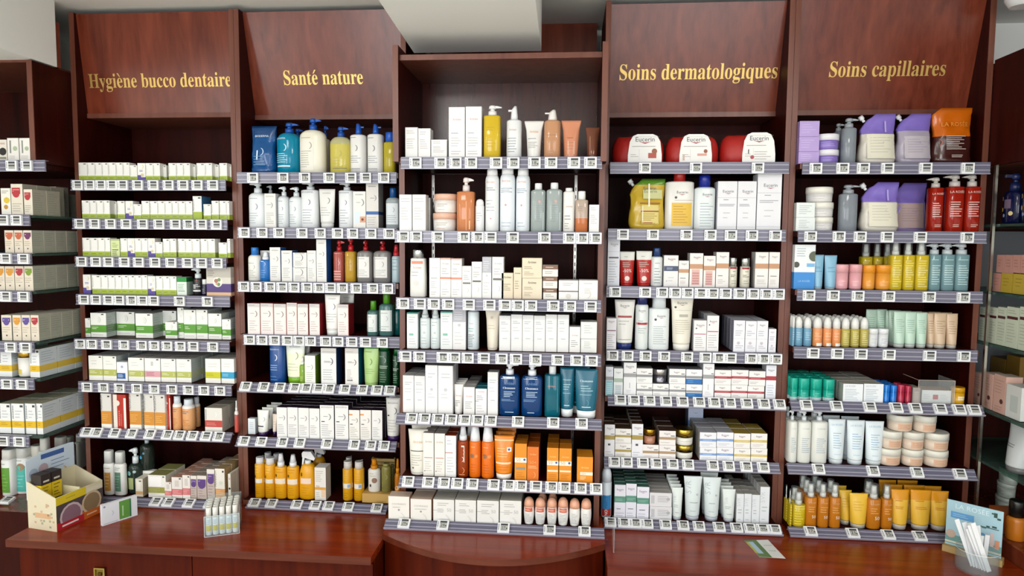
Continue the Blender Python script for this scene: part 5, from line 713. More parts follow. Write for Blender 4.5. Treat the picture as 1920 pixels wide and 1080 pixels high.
# ------------------------------------------------------------------ price tags
TAGS = {
 1: ([(130, 6)]*8, ['30, 165, 290, 415, 535, 705, 880, 1050, 1215, 1375, 1550', '55, 220, 400, 575, 760, 945, 1130, 1275:10, 1425, 1590', '75, 235, 375, 555, 715, 900, 1080, 1265, 1425, 1600', '100, 235, 375, 495, 635:12, 760, 885, 1175:5, 1490:11', '60:5, 190:12, 355:10, 550:7, 750:10, 890:9, 1035:9, 1185:8, 1330, 1550:14', '135, 320:12, 500:7, 695:15, 890:7, 1090:11, 1275:9, 1450:13, 1630:14', '150, 265:14, 465, 655:21, 860:13, 1055:15, 1190:14, 1335:14, 1490, 1630:13', '930, 1070, 1300, 1535']),
 2: ([(440, 6)]*7, ['140:8, 480:12, 725:13, 1000:17, 1245, 1410, 1615:21', '45:16, 245:10, 435:17, 695:30, 900:17, 1095:30, 1265:24, 1470:20, 1675:17', '40:17, 180:37, 335:21, 470:22, 605:24, 750:26, 885:31, 1015, 1150:17, 1305:13, 1490:9, 1660:15', '105:24, 245:19, 385:14, 530:20, 660:21, 790:17, 960:17, 1100:18, 1255, 1410, 1600:13', '75:10, 275:14, 455:15, 620:22, 750:15, 885, 1010:18, 1185:14, 1380:12, 1545:9, 1690:10', '55:14, 250:9, 485:11, 680:10, 985:17, 1290:15, 1475:9, 1625:13', '175:22, 365:15, 650:29, 855, 1005:21, 1225:22, 1545:16']),
 3: ([(740, 4.8)]*6+[(720, 4.364)], ['125:16, 350:6, 485:21, 625:19, 850:23, 1005:24, 1195:18, 1345:17, 1550:9, 1700:8', '15:25, 130:25, 325:24, 560:11, 685:3, 800, 1000:8, 1285:12, 1510:19, 1625:13, 1745:18', '15:18, 165, 290:19, 420:24, 605, 790, 930:36, 1045:29, 1165:39, 1365:34, 1515:42, 1700', '35, 160:12, 370:11, 475:17, 595:13, 740, 900:22, 1030:19, 1205:19, 1405:22, 1575:29, 1710:29', '95:9, 210:19, 330:18, 450:16, 570:35, 685:19, 805:15, 1050:13, 1365:14, 1620:12', '65:16, 245:29, 385:22, 505:24, 640:23, 830:23, 965:17, 1075:17, 1210, 1350:17, 1465:17, 1610:12, 1750:19', '120:29, 435:24, 930:27, 1305:23, 1590:17']),
 4: ([(1130, 5.33)]*2+[(1120, 5.33)]*4+[(1110, 5.05)], ['360:39, 870:50, 1490:39', '140, 440:16, 775:23, 1015:25, 1220:17, 1430:21, 1665:25', '115:21, 415:12, 585:16, 715:19, 840:21, 970:48, 1090:47, 1220:35, 1360:30, 1495:30, 1625:33, 1750:34', '90:13, 240:15, 420:18, 605:17, 835:28, 1020:20, 1150:11, 1270, 1475:23, 1600:31, 1725:8', '165, 300:39, 455:39, 620:26, 785:35, 950:32, 1100:27, 1255:30, 1425:30, 1595:35, 1750:31', '105:49, 230:47, 390, 525:48, 685:46, 840:30, 1085:23, 1245:23, 1420:32, 1590:32', '110, 235:18, 345:17, 457:17, 630:6, 795:14, 945:14, 1135:24, 1300:19, 1425:25, 1545:44, 1660:37']),
 5: ([(1480, 5.05)]*2+[(1470, 5.05)]+[(1460, 5.05)]*2+[(1450, 4.8), (1440, 4)], ['190:15, 445:17, 640:4, 870, 1230, 1630:23', '140:9, 410:11, 610:4, 865, 1180, 1625:13', '175:8, 405:14, 640:16, 930:18, 1315:15, 1640:14', '265, 495, 720, 985, 1370, 1695:17', '190, 475, 790, 1040, 1220, 1455, 1635, 1775', '335:20, 825:15, 1220:22, 1605', '260:17, 575:21, 840:15, 1075:15'])}
TW, TH, TD = .0385, .0325, .008
_tb = MB(); _tb.box(-TW/2, TW/2, -TD, 0, -TH/2, TH/2, 'eceef0p'); _tb.box(-TW/2, TW/2, -TD*.6, 0, -TH/2-.002, -TH/2, 'd8dce4p')
for k in range(9): _tb.box(-TW*.44, -TW*.36, -TD-.0003, -TD, -TH*.34+k*TH*.075, -TH*.34+k*TH*.075+TH*(.02+.02*(k % 3)), '4a4a54')
_tb = _tb.mesh('tag_frame'); _sc = {}
def tag_screen(val):
    if val in _sc: return _sc[val]
    m = MB(); y = -TD-.0006; s0, s1 = -TW*.24, TW*.36
    m.box(s0, s1, y, -TD+.0002, -TH*.38, TH*.4, 'b2b3ad'); m.box(s0+.0004, s1-.0004, y-.0002, y, TH*.2, TH*.39, '3a3a40')
    if val:
        m.text(val, lambda u, v: (u+.0002, y-.0003, v-TH*.2), '16161a', width=.0062*len(val) if len(val) > 1 else .006); m.box(s1-.0055, s1-.001, y-.0003, y, -TH*.2, -TH*.08, '34343a'); m.box(s0+.002, s1-.004, y-.0003, y, -TH*.33, -TH*.29, '5a5a60')
    else:
        m.box(s0+.0008, s1-.0008, y-.0003, y, -TH*.1, TH*.06, '4c4c52'); m.box(s0+.002, s1-.002, y-.0003, y, -TH*.26, -TH*.22, '7a7a80')
    _sc[val] = m.mesh('screen'); return _sc[val]
n_tag = 0
def price_tag(x, Y, z, tilt, val, label, group):
    global n_tag
    o = link('price_tag', None, None, (x, Y, z), 0, -tilt); o.empty_display_size = .02; tag(o, label, 'price tag', group); link('tag_frame', _tb, o); link('screen', tag_screen(val), o); n_tag += 1; return o
for b in BAYS:
    zooms, rows = TAGS[b]; c, rr = RAILS[b]
    for i, line in enumerate(rows):
        x00, k = zooms[i]; tl = TILT[rr[i][3]]; Y = YS[b][i]; z = ZS[b][i]
        for j, t in enumerate(line.split(',')):
            px, _, val = t.strip().partition(':'); px = x00+(float(px)+62 if k > 4.5 else float(px)+50)/k
            p = at(px, rr[i][0]+8, Y-.012); d = Vector((0, -.0055, -.0175)); d = Matrix.Rotation(-tl, 3, 'X') @ d
            price_tag(p.x, Y+d.y, z+d.z, tl, val, f"{'small white price tag' if not val else 'price tag reading '+val}, {ORD[j]} from left on {ORD[i]} rail down, {BAYS[b]}", f'price tags on the {ORD[i]} rail of the {BAYS[b]}')
# ------------------------------------------------------------------ goods on the shelves
PF = {1: -.004, 2: -.004, 3: -.215, 4: -.004, 5: -.004, 6: -.3}    # front of the side panels
BACK = {1: .285, 2: .285, 3: .125, 4: .285, 5: .285}
def run(key, xs, yt, **o): return [(key, a, b, yt, o) for a, b in zip(xs, xs[1:])]
def near(py, z, cx):                     # depth at which height z shows at pixel row py
    return atz(cx, py, z).y
def R(b, r, items, yb=None, n=0, dy=0.0):
    """Goods of shelf r of bay b: (style, left px, right px, top px, options)."""
    z = ZS[b][r-1]; Y = YS[b][r-1]; back = BACK[b]; rec = []; lo, hi = XR[b][0]+.0185, XR[b][1]-.0185; zc = ZS[b][r-2]-.0195 if r > 1 else 9
    for it in items:
        key, xa, xb, yt = it[:4]; o = it[4] if len(it) > 4 else {}; st = ST[key]; xm = (xa+xb)/2
        yf = Y+.022
        if yb:
            c0, c1 = (XP[b]); q = yb[0]+(yb[1]-yb[0])*(xm-c0)/(c1-c0); yf = max(Y+.006, near(o.get('yb', q), z, xm))
        elif 'yb' in o: yf = max(Y+.006, near(o['yb'], z, xm))
        yf += dy+o.get('dy', 0)
        zb = at(xm, o['z'], yf).z if 'z' in o else z
        pb = at(xm, yt, yf); h = min(pb.z, zc)-zb
        ym = (yt+(540-(zb-1.62)*540))/2
        pm = at(xm, yt, yf); ymid = yt+0.5*(at_px(xm, zb, yf)-yt)
        X0, X1 = at(xa, ymid, yf).x, at(xb, ymid, yf).x; d = min(o.get('d', st.get('d', .05)), back-yf-.002)
        if yf+d > (PF[b] if b != 3 or r == 1 else -.136) or o.get('n', n): X0 = max(X0, lo); X1 = min(X1, hi)
        w = (X1-X0)*.985
        if st['kind'] in ('jar', 'rollon') or (st['kind'] == 'bottle' and st.get('n', 2) == 2): d = min(w, back-yf-.002)
        sh = None
        if 'sh' in o: sh = (at(xm, o['sh'], yf).z-zb)/h
        cols = o.get('n', n)
        for k in range(cols+1):
            yc = yf+d/2+k*(d*1.03+.001)
            if yc+d/2 > back and k: break
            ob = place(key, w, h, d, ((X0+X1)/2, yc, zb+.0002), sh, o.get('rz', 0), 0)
            rec.append((ob, o.get('desc', st['desc']), (xa+xb)/2, k, o.get('lv', ''), o.get('dy', 0)))
    where = f'{ORD[r-1]} shelf down in {BAYS[b]}'; by = {}
    for q in rec: by.setdefault((q[1], q[4], round(q[5], 3) > .03), []).append(q)
    for (desc, lv, deep), q in by.items():
        xs = sorted({p[2] for p in q})
        for ob, _, x, k, _, _ in q:
            i = xs.index(x); L = (lv+' ' if lv else '')+desc
            if len(xs) > 1: L += f', {ORD[i]} from left'
            if deep: L += ', further in'
            if k: L += f', {CNT[k]} back'
            L += ', '+where; W = len(L.replace(',', ' ').replace('-', ' ').split())
            for a, c in ((' down in ', ', '), ('leftmost glass-shelf unit', 'leftmost unit'), ('dental-hygiene bay', 'dental bay'), ('natural-health bay', 'nature bay'), (' from left', '')):
                if len(L.replace(',', ' ').replace('-', ' ').split()) > 16: L = L.replace(a, c)
            ob['label'] = L; ob['group'] = f"{ST_group(desc)} on the {ORD[r-1]} shelf of the {BAYS[b]}"
def ST_group(desc): return desc+' goods'
def at_px(px, z, Y):                     # pixel row of height z at depth Y
    p = Vector((at(px, 540, Y).x, Y, z))-CAM; return 540-FOC*(p @ UP)/(p @ FW)
XP = {1: (150, 440), 2: (460, 745), 3: (750, 1125), 4: (1135, 1460), 5: (1475, 1815)}
x1 = lambda *a: [130+v/6 for v in a]
x2 = lambda *a: [440+v/6 for v in a]
x3 = lambda *a: [740+v/4.8 for v in a]
x4 = lambda *a: [1120+v/5.33 for v in a]
# dental-hygiene bay
R(1, 1, run('oil', x1(105, 205, 290, 368, 440, 525, 605, 680), 305)+run('oilS', x1(682, 765), 310)+run('oilP', x1(768, 855), 306)+run('oil', x1(858, 945, 1022), 306)+run('oilS', x1(1024, 1096), 310, dy=.02)+run('oil', x1(1115, 1205, 1283, 1360), 306)+run('oilS', x1(1362, 1424), 309, dy=.02)+run('oil', x1(1432, 1530, 1606), 306)+run('oilS', x1(1608, 1684), 309, dy=.02)+run('oil', x1(1688, 1776), 306)+run('oilS', x1(1780, 1840), 309, dy=.02))
R(1, 2, run('oil', x1(142, 230, 305, 385, 457), 376)+run('oilS', x1(460, 535), 378, dy=.025)+run('oil', x1(540, 626), 377)+run('oilP', x1(634, 718), 377)+run('oilS', x1(722, 812), 383)+run('oil', x1(814, 904), 377)+run('oil', x1(908, 995, 1075, 1155, 1225, 1305, 1386), 377)+[('oilB', *x1(1390, 1490), 368)]+run('oilS', x1(1510, 1596), 383)+run('oil', x1(1600, 1685), 377)+run('oil', x1(1690, 1768, 1845), 377))
R(1, 3, run('oil', x1(148, 235, 320, 400, 462), 446)+[('oilG', *x1(466, 566), 448)]+run('oil', x1(575, 655), 447)+run('oilP', x1(657, 733), 447)+run('oil', x1(736, 810, 884), 447)+run('oilP', x1(886, 964), 447, desc='white box with violet swoosh and green leaf')+run('oilS', x1(968, 1050), 454)+run('oil', x1(1054, 1130, 1204), 448)+run('oil', x1(1224, 1305, 1380, 1470), 448)+run('oil', x1(1476, 1555, 1640), 448)+run('oilS', x1(1680, 1775), 455)+run('oil', x1(1778, 1853), 448))
R(1, 4, run('oilP', x1(155, 240), 515)+run('oil', x1(256, 356, 435, 515, 590, 665, 740, 815, 880), 516)+run('oilP', x1(886, 968), 518, desc='white box with violet base and white blossom')+run('oil', x1(974, 1050, 1130, 1206), 518)+[('jarG', *x1(1210, 1320), 520), ('dpump', *x1(1366, 1474), 502.5, dict(sh=522)), ('dsmall', *x1(1479, 1536), 524), ('amb', *x1(1541, 1858), 501)])
R(1, 5, [('supp', *x1(160, 236), 597, dict(desc='small white supplement box with green band')), ('supp', *x1(240, 416), 587, dict(n=2)), ('supp', *x1(532, 736), 585, dict(dy=.05, n=1)), ('supp', *x1(745, 940), 588, dict(n=2)), ('supp', *x1(1052, 1206), 583, dict(dy=.06)), ('supp', *x1(1080, 1213), 604, dict(desc='small white supplement box with green band')), ('supp', *x1(1218, 1286), 577, dict(dy=.01, desc='tall white supplement box with green band')), ('supp', *x1(1288, 1424), 581, dict(n=1)), ('supp', *x1(1428, 1556), 581, dict(n=1)), ('supp', *x1(1562, 1712), 588, dict(n=2)), ('supp', *x1(1718, 1816), 599, dict(desc='small white supplement box with green band', n=1))], (631.5, 637))
R(1, 6, [('supp2', *x1(218, 376), 667, dict(n=2)), ('supp2', *x1(380, 530), 668, dict(n=2)), ('nasal', *x1(535, 655), 679), ('supp2', *x1(664, 842), 671, dict(n=2)), ('supp2P', *x1(848, 1025), 672, dict(n=2)), ('supp2', *x1(1030, 1198), 673, dict(n=2)), ('supp2', *x1(1205, 1372), 674, dict(n=2)), ('supp2Y', *x1(1530, 1700), 673, dict(n=1)), ('supp2B', *x1(1710, 1878), 673, dict(n=1))], (712.5, 719.5))
R(1, 7, [('org', *x1(356, 474), 738), ('redb', *x1(496, 640), 740), ('org', *x1(676, 806), 736, dict(desc='tallest grey-white box with orange band')), ('org', *x1(840, 953), 739), ('org', *x1(958, 1078), 740), ('redb', *x1(1082, 1138), 740, dict(dy=.012, desc='plain red box edge')), ('flac', *x1(1142, 1236), 741, dict(sh=757)), ('flac', *x1(1240, 1374), 748, dict(sh=761)), ('flac', *x1(1376, 1450), 743, dict(dy=.05, sh=757)), ('redw', *x1(1524, 1720), 765, dict(n=2)), ('redbt', *x1(1848, 1892), 752)], (803, 811))
y8 = lambda X: 230+X*.1852
R(1, 8, [('washO', 190.6, 210, 847), ('washG', 210.5, 232, 849), ('soapD', 233, 259, 844, dict(yb=926)), ('soapB', 256, 281, 820, dict(yb=921)), ('beigeS', y8(130), y8(205), 898), ('hang', y8(182), y8(320), 883, dict(dy=.05)), ('olive', y8(258), y8(438), 891, dict(n=1)), ('pinkS', y8(425), y8(494), 904, dict(n=2, desc='small white box with coral wave foot')), ('pinkS', y8(497), y8(603), 895, dict(n=4)), ('pinkS', y8(606), y8(684), 891, dict(n=3)), ('purp', y8(688), y8(750), 892, dict(n=3)), ('purp', y8(754), y8(850), 892, dict(n=4)), ('purp', y8(854), y8(932), 880, dict(n=2, desc='tall mauve-grey box with purple crest')), ('orgb', y8(936), y8(1034), 879, dict(n=3)), ('blk', y8(1068), y8(1168), 889, dict(n=4))], (926.5, 939))
# natural-health bay
R(2, 1, [('pouBl', *x2(148, 430), 234), ('gelT', *x2(425, 700), 227, dict(sh=247)), ('gelT', *x2(600, 760), 240, dict(dy=.08, sh=258)), ('creamP', *x2(702, 998), 220, dict(sh=242)), ('creamP', *x2(925, 1050), 234, dict(dy=.08, sh=258)), ('yelP', *x2(1048, 1290), 236, dict(sh=255)), ('whtB', *x2(1282, 1462), 230, dict(sh=251)), ('whtB', *x2(1476, 1658), 231, dict(sh=250)), ('yelB', *x2(1664, 1800), 247, dict(sh=265))])
R(2, 2, [('wpump', *x2(135, 332), 341, dict(sh=361)), ('bdbox', *x2(336, 462), 363, dict(desc='slim white box with crescent print')), ('wpump', *x2(466, 590), 349, dict(sh=367)), ('wpump', *x2(594, 742), 350, dict(sh=368)), ('wpump', *x2(330, 420), 347, dict(sh=362, dy=.06)), ('wpump2', *x2(730, 925), 341, dict(sh=355)), ('tubeW', *x2(930, 1116), 354), ('wpump2', *x2(1155, 1325), 342, dict(sh=356)), ('bdboxS', *x2(1332, 1474), 359), ('bdboxT', *x2(1478, 1618), 342), ('micB', *x2(1690, 1850), 352, dict(sh=370))])
R(2, 3, [('sunmilk', *x2(130, 272), 464, dict(sh=478)), ('foamB', *x2(262, 386), 472, dict(sh=487)), ('bdboxB', *x2(290, 426), 470, dict(dy=.045, desc='white crescent box with teal edge')), ('bdboxB', *x2(396, 516), 464, dict(dy=.012)), ('bdboxB', *x2(526, 648), 470), ('bdbox', *x2(656, 810), 501.5, dict(lv='lower', d=.04)), ('bdbox', *x2(656, 810), 474, dict(z=501, lv='upper', d=.04)), ('bdbox', *x2(816, 916), 470), ('bdboxB', *x2(920, 1032), 449, dict(desc='tallest white crescent box with blue side')), ('pinkM', *x2(1098, 1216), 451, dict(sh=471)), ('yelM', *x2(1226, 1350), 445, dict(sh=471)), ('clrM', *x2(1362, 1540), 452, dict(sh=470)), ('clrM', *x2(1546, 1746), 452, dict(sh=470)), ('clrM', *x2(1380, 1540), 450, dict(sh=470, dy=.07)), ('toner', *x2(1756, 1870), 459, dict(sh=480))])
R(2, 4, [('senR', *x2(145, 288), 569), ('senR', *x2(292, 438), 569), ('senR', *x2(442, 582), 570), ('senR', *x2(586, 704), 568), ('senR', *x2(708, 828), 570), ('senR', *x2(840, 958), 570, dict(d=.08)), ('tubeW', *x2(996, 1174), 553), ('tubeW', *x2(1170, 1330), 551, dict(dy=.07)), ('senR', *x2(1158, 1282), 571, dict(d=.06, desc='lone blush-white box right of the tube')), ('grnM', *x2(1476, 1606), 565, dict(sh=582)), ('grnM', *x2(1612, 1776), 552, dict(sh=570, desc='larger green bottle with lime cap')), ('tealM', *x2(1762, 1868), 568, dict(dy=.03))], (626, 631))
R(2, 5, [('sebB', *x2(376, 550), 641), ('sebT', *x2(551, 772), 644), ('tubeW', *x2(730, 830), 646, dict(dy=.07)), ('sebS', *x2(716, 788), 671, dict(sh=684)), ('sebX', *x2(788, 908), 667, dict(d=.08)), ('navX', *x2(970, 1144), 653), ('teaX', *x2(1242, 1394), 653, dict(d=.08)), ('ltgT', *x2(1436, 1606), 652), ('dkgB', *x2(1608, 1738), 646), ('dkgB', *x2(1766, 1862), 656)], (719, 726))
R(2, 6, [('pigSm', *x2(150, 232), 785, dict(yb=814)), ('pigT', *x2(232, 364), 771, dict(n=3, d=.035)), ('pigTb', *x2(408, 474), 778, dict(dy=.015)), ('pigBx', *x2(474, 590), 764, dict(n=4)), ('pigBx', *x2(594, 712), 764, dict(n=4)), ('pigBx', *x2(716, 836), 765, dict(n=4)), ('pigBx', *x2(839, 956), 766, dict(n=4)), ('pigBl', *x2(960, 1118), 760, dict(n=3)), ('pigBl', *x2(1128, 1280), 760, dict(n=3)), ('pigBo', *x2(1286, 1406), 769, dict(n=3)), ('pigBo', *x2(1412, 1536), 769, dict(n=3)), ('pigBx', *x2(1542, 1662), 770, dict(n=4)), ('pigTL', *x2(1686, 1866), 748, dict(n=1))], (820.5, 829))
R(2, 7, [('sunC', *x2(208, 316), 857, dict(sh=871)), ('sunC', *x2(320, 436), 858, dict(sh=872)), ('sunC', *x2(312, 402), 848, dict(dy=.07, sh=862)), ('sunC', *x2(412, 498), 850, dict(dy=.08, sh=864)), ('sunF', *x2(436, 566), 853, dict(sh=876)), ('sunF', *x2(572, 704), 855, dict(sh=876)), ('sunTr', *x2(702, 892), 850, dict(sh=873)), ('sunTr', *x2(850, 1000), 843, dict(dy=.09, sh=860)), ('sunBx', *x2(900, 1026), 877), ('sunY', *x2(1200, 1312), 864, dict(sh=880)), ('sunY', *x2(1324, 1440), 865, dict(sh=880)), ('sunY', *x2(1232, 1316), 857, dict(dy=.06, sh=870)), ('sunGr', *x2(1744, 1790), 872, dict(dy=.05)), ('sunO', *x2(1790, 1862), 862, dict(dy=.02))], (934, 942.5))
# central bay
R(3, 1, [('avS', *x3(95, 208), 239), ('avS', *x3(212, 322), 241), ('avS', *x3(328, 470), 262, dict(desc='short white box with pale print')), ('avT', *x3(486, 632), 201), ('avT', *x3(638, 782), 200), ('avOil', *x3(795, 950), 196, dict(sh=215)), ('avAir', *x3(1002, 1140), 197, dict(sh=223)), ('avTu', *x3(1162, 1340), 225), ('pchP', *x3(1342, 1494), 204, dict(sh=224)), ('pchT', *x3(1496, 1680), 224), ('drkT', *x3(1716, 1850), 237)])
R(3, 2, [('avS', *x3(42, 154), 365, dict(d=.038)), ('avS', *x3(160, 280), 365), ('avS', *x3(286, 320), 371, dict(dy=.05, desc='white box tucked behind')), ('pkJar', *x3(322, 544), 399, dict(lv='lower')), ('pkJar', *x3(334, 550), 363, dict(z=398.7, lv='upper')), ('orgP', *x3(550, 716), 332, dict(sh=358)), ('canS', *x3(721, 802), 373), ('can', *x3(808, 934), 311, dict(sh=327)), ('canBl', *x3(940, 1080), 307, dict(sh=325)), ('canBl', *x3(1086, 1216), 310, dict(sh=327)), ('clrW', *x3(1222, 1358), 343, dict(sh=355)), ('clrW', *x3(1362, 1508), 342, dict(sh=354)), ('wslim', *x3(1514, 1620), 352, dict(sh=358)), ('orW', *x3(1624, 1742), 358, dict(sh=374)), ('avS', *x3(1750, 1846), 384, dict(desc='little white box at the end'))])
R(3, 3, [('flask', *x3(130, 276), 468, dict(sh=484)), ('avT', *x3(312, 408), 484, dict(desc='white box beside the silver-capped flask')), ('avO', *x3(410, 504), 484), ('avO', *x3(506, 604), 485), ('avG', *x3(606, 690), 499), ('avG', *x3(693, 785), 491), ('lav', *x3(788, 870), 482, dict(desc='pale box with bluish front')), ('avG', *x3(876, 980), 482), ('bvS', *x3(962, 1066), 512), ('bvS', *x3(1070, 1142), 502), ('bvL', *x3(1146, 1326), 522, dict(lv='lower')), ('bvL', *x3(1146, 1326), 484, dict(z=521.5, lv='upper')), ('brJ', *x3(1336, 1460), 541, dict(lv='lowest')), ('brJ', *x3(1334, 1464), 519, dict(z=540.6, lv='middle')), ('brJ', *x3(1330, 1470), 497, dict(z=518.6, lv='topmost')), ('avWd', *x3(1476, 1652), 526), ('avWe', *x3(1656, 1842), 526)])
R(3, 4, [('tlB', *x3(110, 208), 586, dict(d=.07)), ('mistW', *x3(220, 312), 578, dict(sh=596)), ('mistW', *x3(316, 404), 579, dict(sh=597)), ('tlB', *x3(412, 520), 584, dict(d=.07)), ('lav', *x3(522, 640), 572), ('wtube', *x3(650, 754), 578), ('crT', *x3(808, 946), 581, dict(n=1)), ('avR', *x3(940, 1044), 592, dict(n=1)), ('avR', *x3(1046, 1149), 590, dict(n=1)), ('avR', *x3(1150, 1250), 591, dict(n=1)), ('avR', *x3(1252, 1356), 592, dict(n=1)), ('avR', *x3(1358, 1462), 590), ('avR', *x3(1464, 1570), 590), ('avRs', *x3(1572, 1670), 613), ('avSt', *x3(1674, 1826), 636, dict(lv='lower')), ('avSt', *x3(1674, 1826), 604, dict(z=635.6, lv='upper'))], (653, 662))
R(3, 5, [('avR', *x3(74, 174), 704, dict(n=2)), ('avR', *x3(176, 274), 705, dict(n=2)), ('avRw', *x3(276, 388), 685, dict(n=1)), ('avRw', *x3(390, 526), 686, dict(n=1)), ('avTb', *x3(526, 614), 722, dict(n=3)), ('avRs', *x3(618, 720), 726, dict(n=3)), ('tlX', *x3(726, 830), 729, dict(n=1)), ('avR', *x3(836, 930), 698, dict(desc='tall narrow white box beside blue bottle')), ('cleP', *x3(936, 1124), 682, dict(sh=704)), ('cleP', *x3(1136, 1330), 683, dict(sh=706)), ('teaB', *x3(1346, 1490), 688, dict(sh=703)), ('teaT', *x3(1484, 1620), 691, dict(dy=.01)), ('teaT', *x3(1622, 1832), 694, dict(dy=-.004)), ('teaT', *x3(1560, 1760), 688, dict(dy=.06))], (773, 786))
R(3, 6, [('sunTb', *x3(108, 290), 808, dict(n=1)), ('avRd', *x3(256, 352), 812, dict(n=1)), ('avRd', *x3(358, 452), 813, dict(n=1)), ('avRt', *x3(455, 552), 817, dict(n=2)), ('tan', *x3(558, 660), 800, dict(sh=827)), ('sunSp', *x3(664, 770), 798, dict(sh=828)), ('sunSp', *x3(775, 890), 799, dict(sh=829)), ('sunSp', *x3(640, 720), 792, dict(dy=.06, sh=818)), ('sunOT', *x3(888, 1070), 820, dict(n=2)), ('sunXg', *x3(1080, 1188), 832, dict(n=1)), ('sunXd', *x3(1192, 1296), 838, dict(n=2)), ('sunX', *x3(1370, 1474), 840, dict(n=2)), ('sunX', *x3(1480, 1592), 841, dict(n=1)), ('sunXs', *x3(1640, 1784), 857, dict(n=0))], (889.5, 909.5))
q = lambda *a: [720+v/4.364 for v in a]
R(3, 7, [('cmp', *q(35, 208), 931, dict(d=.045)), ('cmp', *q(216, 388), 936, dict(n=1)), ('cmp2', *q(402, 575), 937, dict(n=1)), ('cmp2', *q(580, 754), 938, dict(n=1)), ('cmp2', *q(760, 940), 939, dict(n=1)), ('cmp2', *q(946, 1124), 939, dict(n=1)), ('rollR', *q(1140, 1228), 935), ('rollR', *q(1232, 1322), 936), ('rollR', *q(1330, 1416), 936), ('rollR', *q(1420, 1510), 936), ('roll', *q(1515, 1605), 938), ('roll', *q(1610, 1700), 938), ('roll', *q(1256, 1336), 928, dict(dy=.05)), ('roll', *q(1340, 1420), 928, dict(dy=.05))], (976, 991))
# dermatology bay
p4 = lambda *a: [1130+v/5.33 for v in a]
R(4, 1, [('bagR', *p4(96, 632), 253), ('bagR2', *p4(640, 1188), 253), ('bagR3', *p4(1194, 1768), 250)])
R(4, 2, [('pouY', *p4(262, 640), 334), ('eucR', *p4(632, 924), 321, dict(sh=339)), ('eucB', *p4(922, 1138), 327, dict(sh=350)), ('eucT', *p4(1146, 1342), 340), ('eucT', *p4(1346, 1534), 340), ('eucT', *p4(1542, 1786), 326, dict(desc='tallest white box with red flourish logo'))])
R(4, 3, [('eucTn', *x4(92, 224), 447), ('tubR', *x4(222, 378), 472), ('tubR', *x4(390, 552), 471), ('botB', *x4(540, 660), 465, dict(sh=481)), ('eucNv', *x4(664, 808), 479), ('eucTan', *x4(812, 914), 489, dict(desc='short white box with tan band')), ('eucTanP', *x4(922, 1056), 475), ('eucTanP', *x4(1062, 1180), 480), ('eucTan', *x4(1186, 1314), 473), ('eucGl', *x4(1318, 1406), 483, dict(sh=500)), ('eucGl', *x4(1436, 1536), 484, dict(sh=500)), ('eucTan', *x4(1576, 1708), 473), ('eucTan', *x4(1714, 1820), 473)])
R(4, 4, [('eucRs', *x4(68, 190), 597), ('eucTu', *x4(172, 382), 563), ('eucNb', *x4(384, 516), 556, dict(sh=571)), ('eucWb', *x4(518, 728), 556, dict(sh=578)), ('eucWt', *x4(738, 972), 557), ('eucPk', *x4(962, 1090), 601), ('eucPk', *x4(1094, 1214), 592, dict(n=2)), ('eucLv', *x4(1360, 1474), 601, dict(n=3)), ('eucLv', *x4(1478, 1590), 602, dict(n=3)), ('eucLv', *x4(1592, 1704), 602, dict(n=3)), ('eucLv', *x4(1710, 1786), 617, dict(desc='shorter white box at the end'))], (655, 661))
R(4, 5, [('eucTl', *x4(64, 158), 688), ('eucSg', *x4(164, 256), 691), ('eucGr', *x4(262, 390), 680, dict(n=1)), ('eucGw', *x4(392, 552), 719, dict(lv='lower')), ('eucGw', *x4(392, 552), 691, dict(z=718.6, lv='upper')), ('eucGw', *x4(554, 714), 720, dict(desc='wide white box under the silver jar')), ('silJ', *x4(562, 702), 693, dict(z=719.6)), ('eucGw', *x4(718, 882), 720, dict(lv='lower')), ('eucGw', *x4(718, 882), 692, dict(z=719.6, lv='upper')), ('eucBw', *x4(886, 1048), 721, dict(lv='lower')), ('eucBw', *x4(886, 1048), 693, dict(z=720.6, lv='upper')), ('eucGr', *x4(1054, 1166), 682, dict(n=1)), ('eucRw', *x4(1170, 1334), 722, dict(lv='lower')), ('eucRw', *x4(1172, 1338), 694, dict(z=721.6, lv='upper')), ('eucRw', *x4(1336, 1500), 722, dict(lv='lower')), ('eucRw', *x4(1340, 1510), 694, dict(z=721.6, lv='upper')), ('eucRw', *x4(1502, 1668), 724, dict(lv='lower')), ('eucRw', *x4(1514, 1680), 696, dict(z=723.6, lv='upper')), ('eucRt', *x4(1684, 1786), 685)], (744, 749))
R(4, 6, [('gldB', *x4(48, 174), 796, dict(n=2)), ('gldW', *x4(176, 340), 831, dict(lv='lower')), ('gldW', *x4(178, 340), 804, dict(z=830.6, lv='upper', n=2)), ('gldB', *x4(344, 456), 795, dict(n=4)), ('rosW', *x4(452, 614), 834, dict(lv='lower')), ('gldJ', *x4(466, 590), 806, dict(z=833.6)), ('rosW', *x4(616, 784), 835, dict(lv='lower', n=2)), ('rosW', *x4(618, 784), 808, dict(z=834.6, lv='upper', n=2)), ('gldT', *x4(786, 972), 837, dict(lv='lower')), ('gldT', *x4(786, 974), 807, dict(z=836.6, lv='upper')), ('bluW', *x4(1022, 1190), 839, dict(lv='lower', n=2)), ('bluW', *x4(1022, 1190), 811, dict(z=838.6, lv='upper', n=2)), ('bluW', *x4(1192, 1360), 839, dict(lv='lower', n=2)), ('bluW', *x4(1192, 1362), 811, dict(z=838.6, lv='upper', n=2)), ('yelW', *x4(1364, 1530), 841, dict(lv='lower', n=2)), ('yelW', *x4(1364, 1530), 813, dict(z=840.6, lv='upper', n=2)), ('yelW', *x4(1534, 1698), 841, dict(lv='lower', n=1)), ('yelW', *x4(1534, 1698), 813, dict(z=840.6, lv='upper', n=1)), ('bluT', *x4(905, 1056), 764, dict(dy=.19))], (858.5, 869))
p7 = lambda *a: [1110+v/5.05 for v in a]
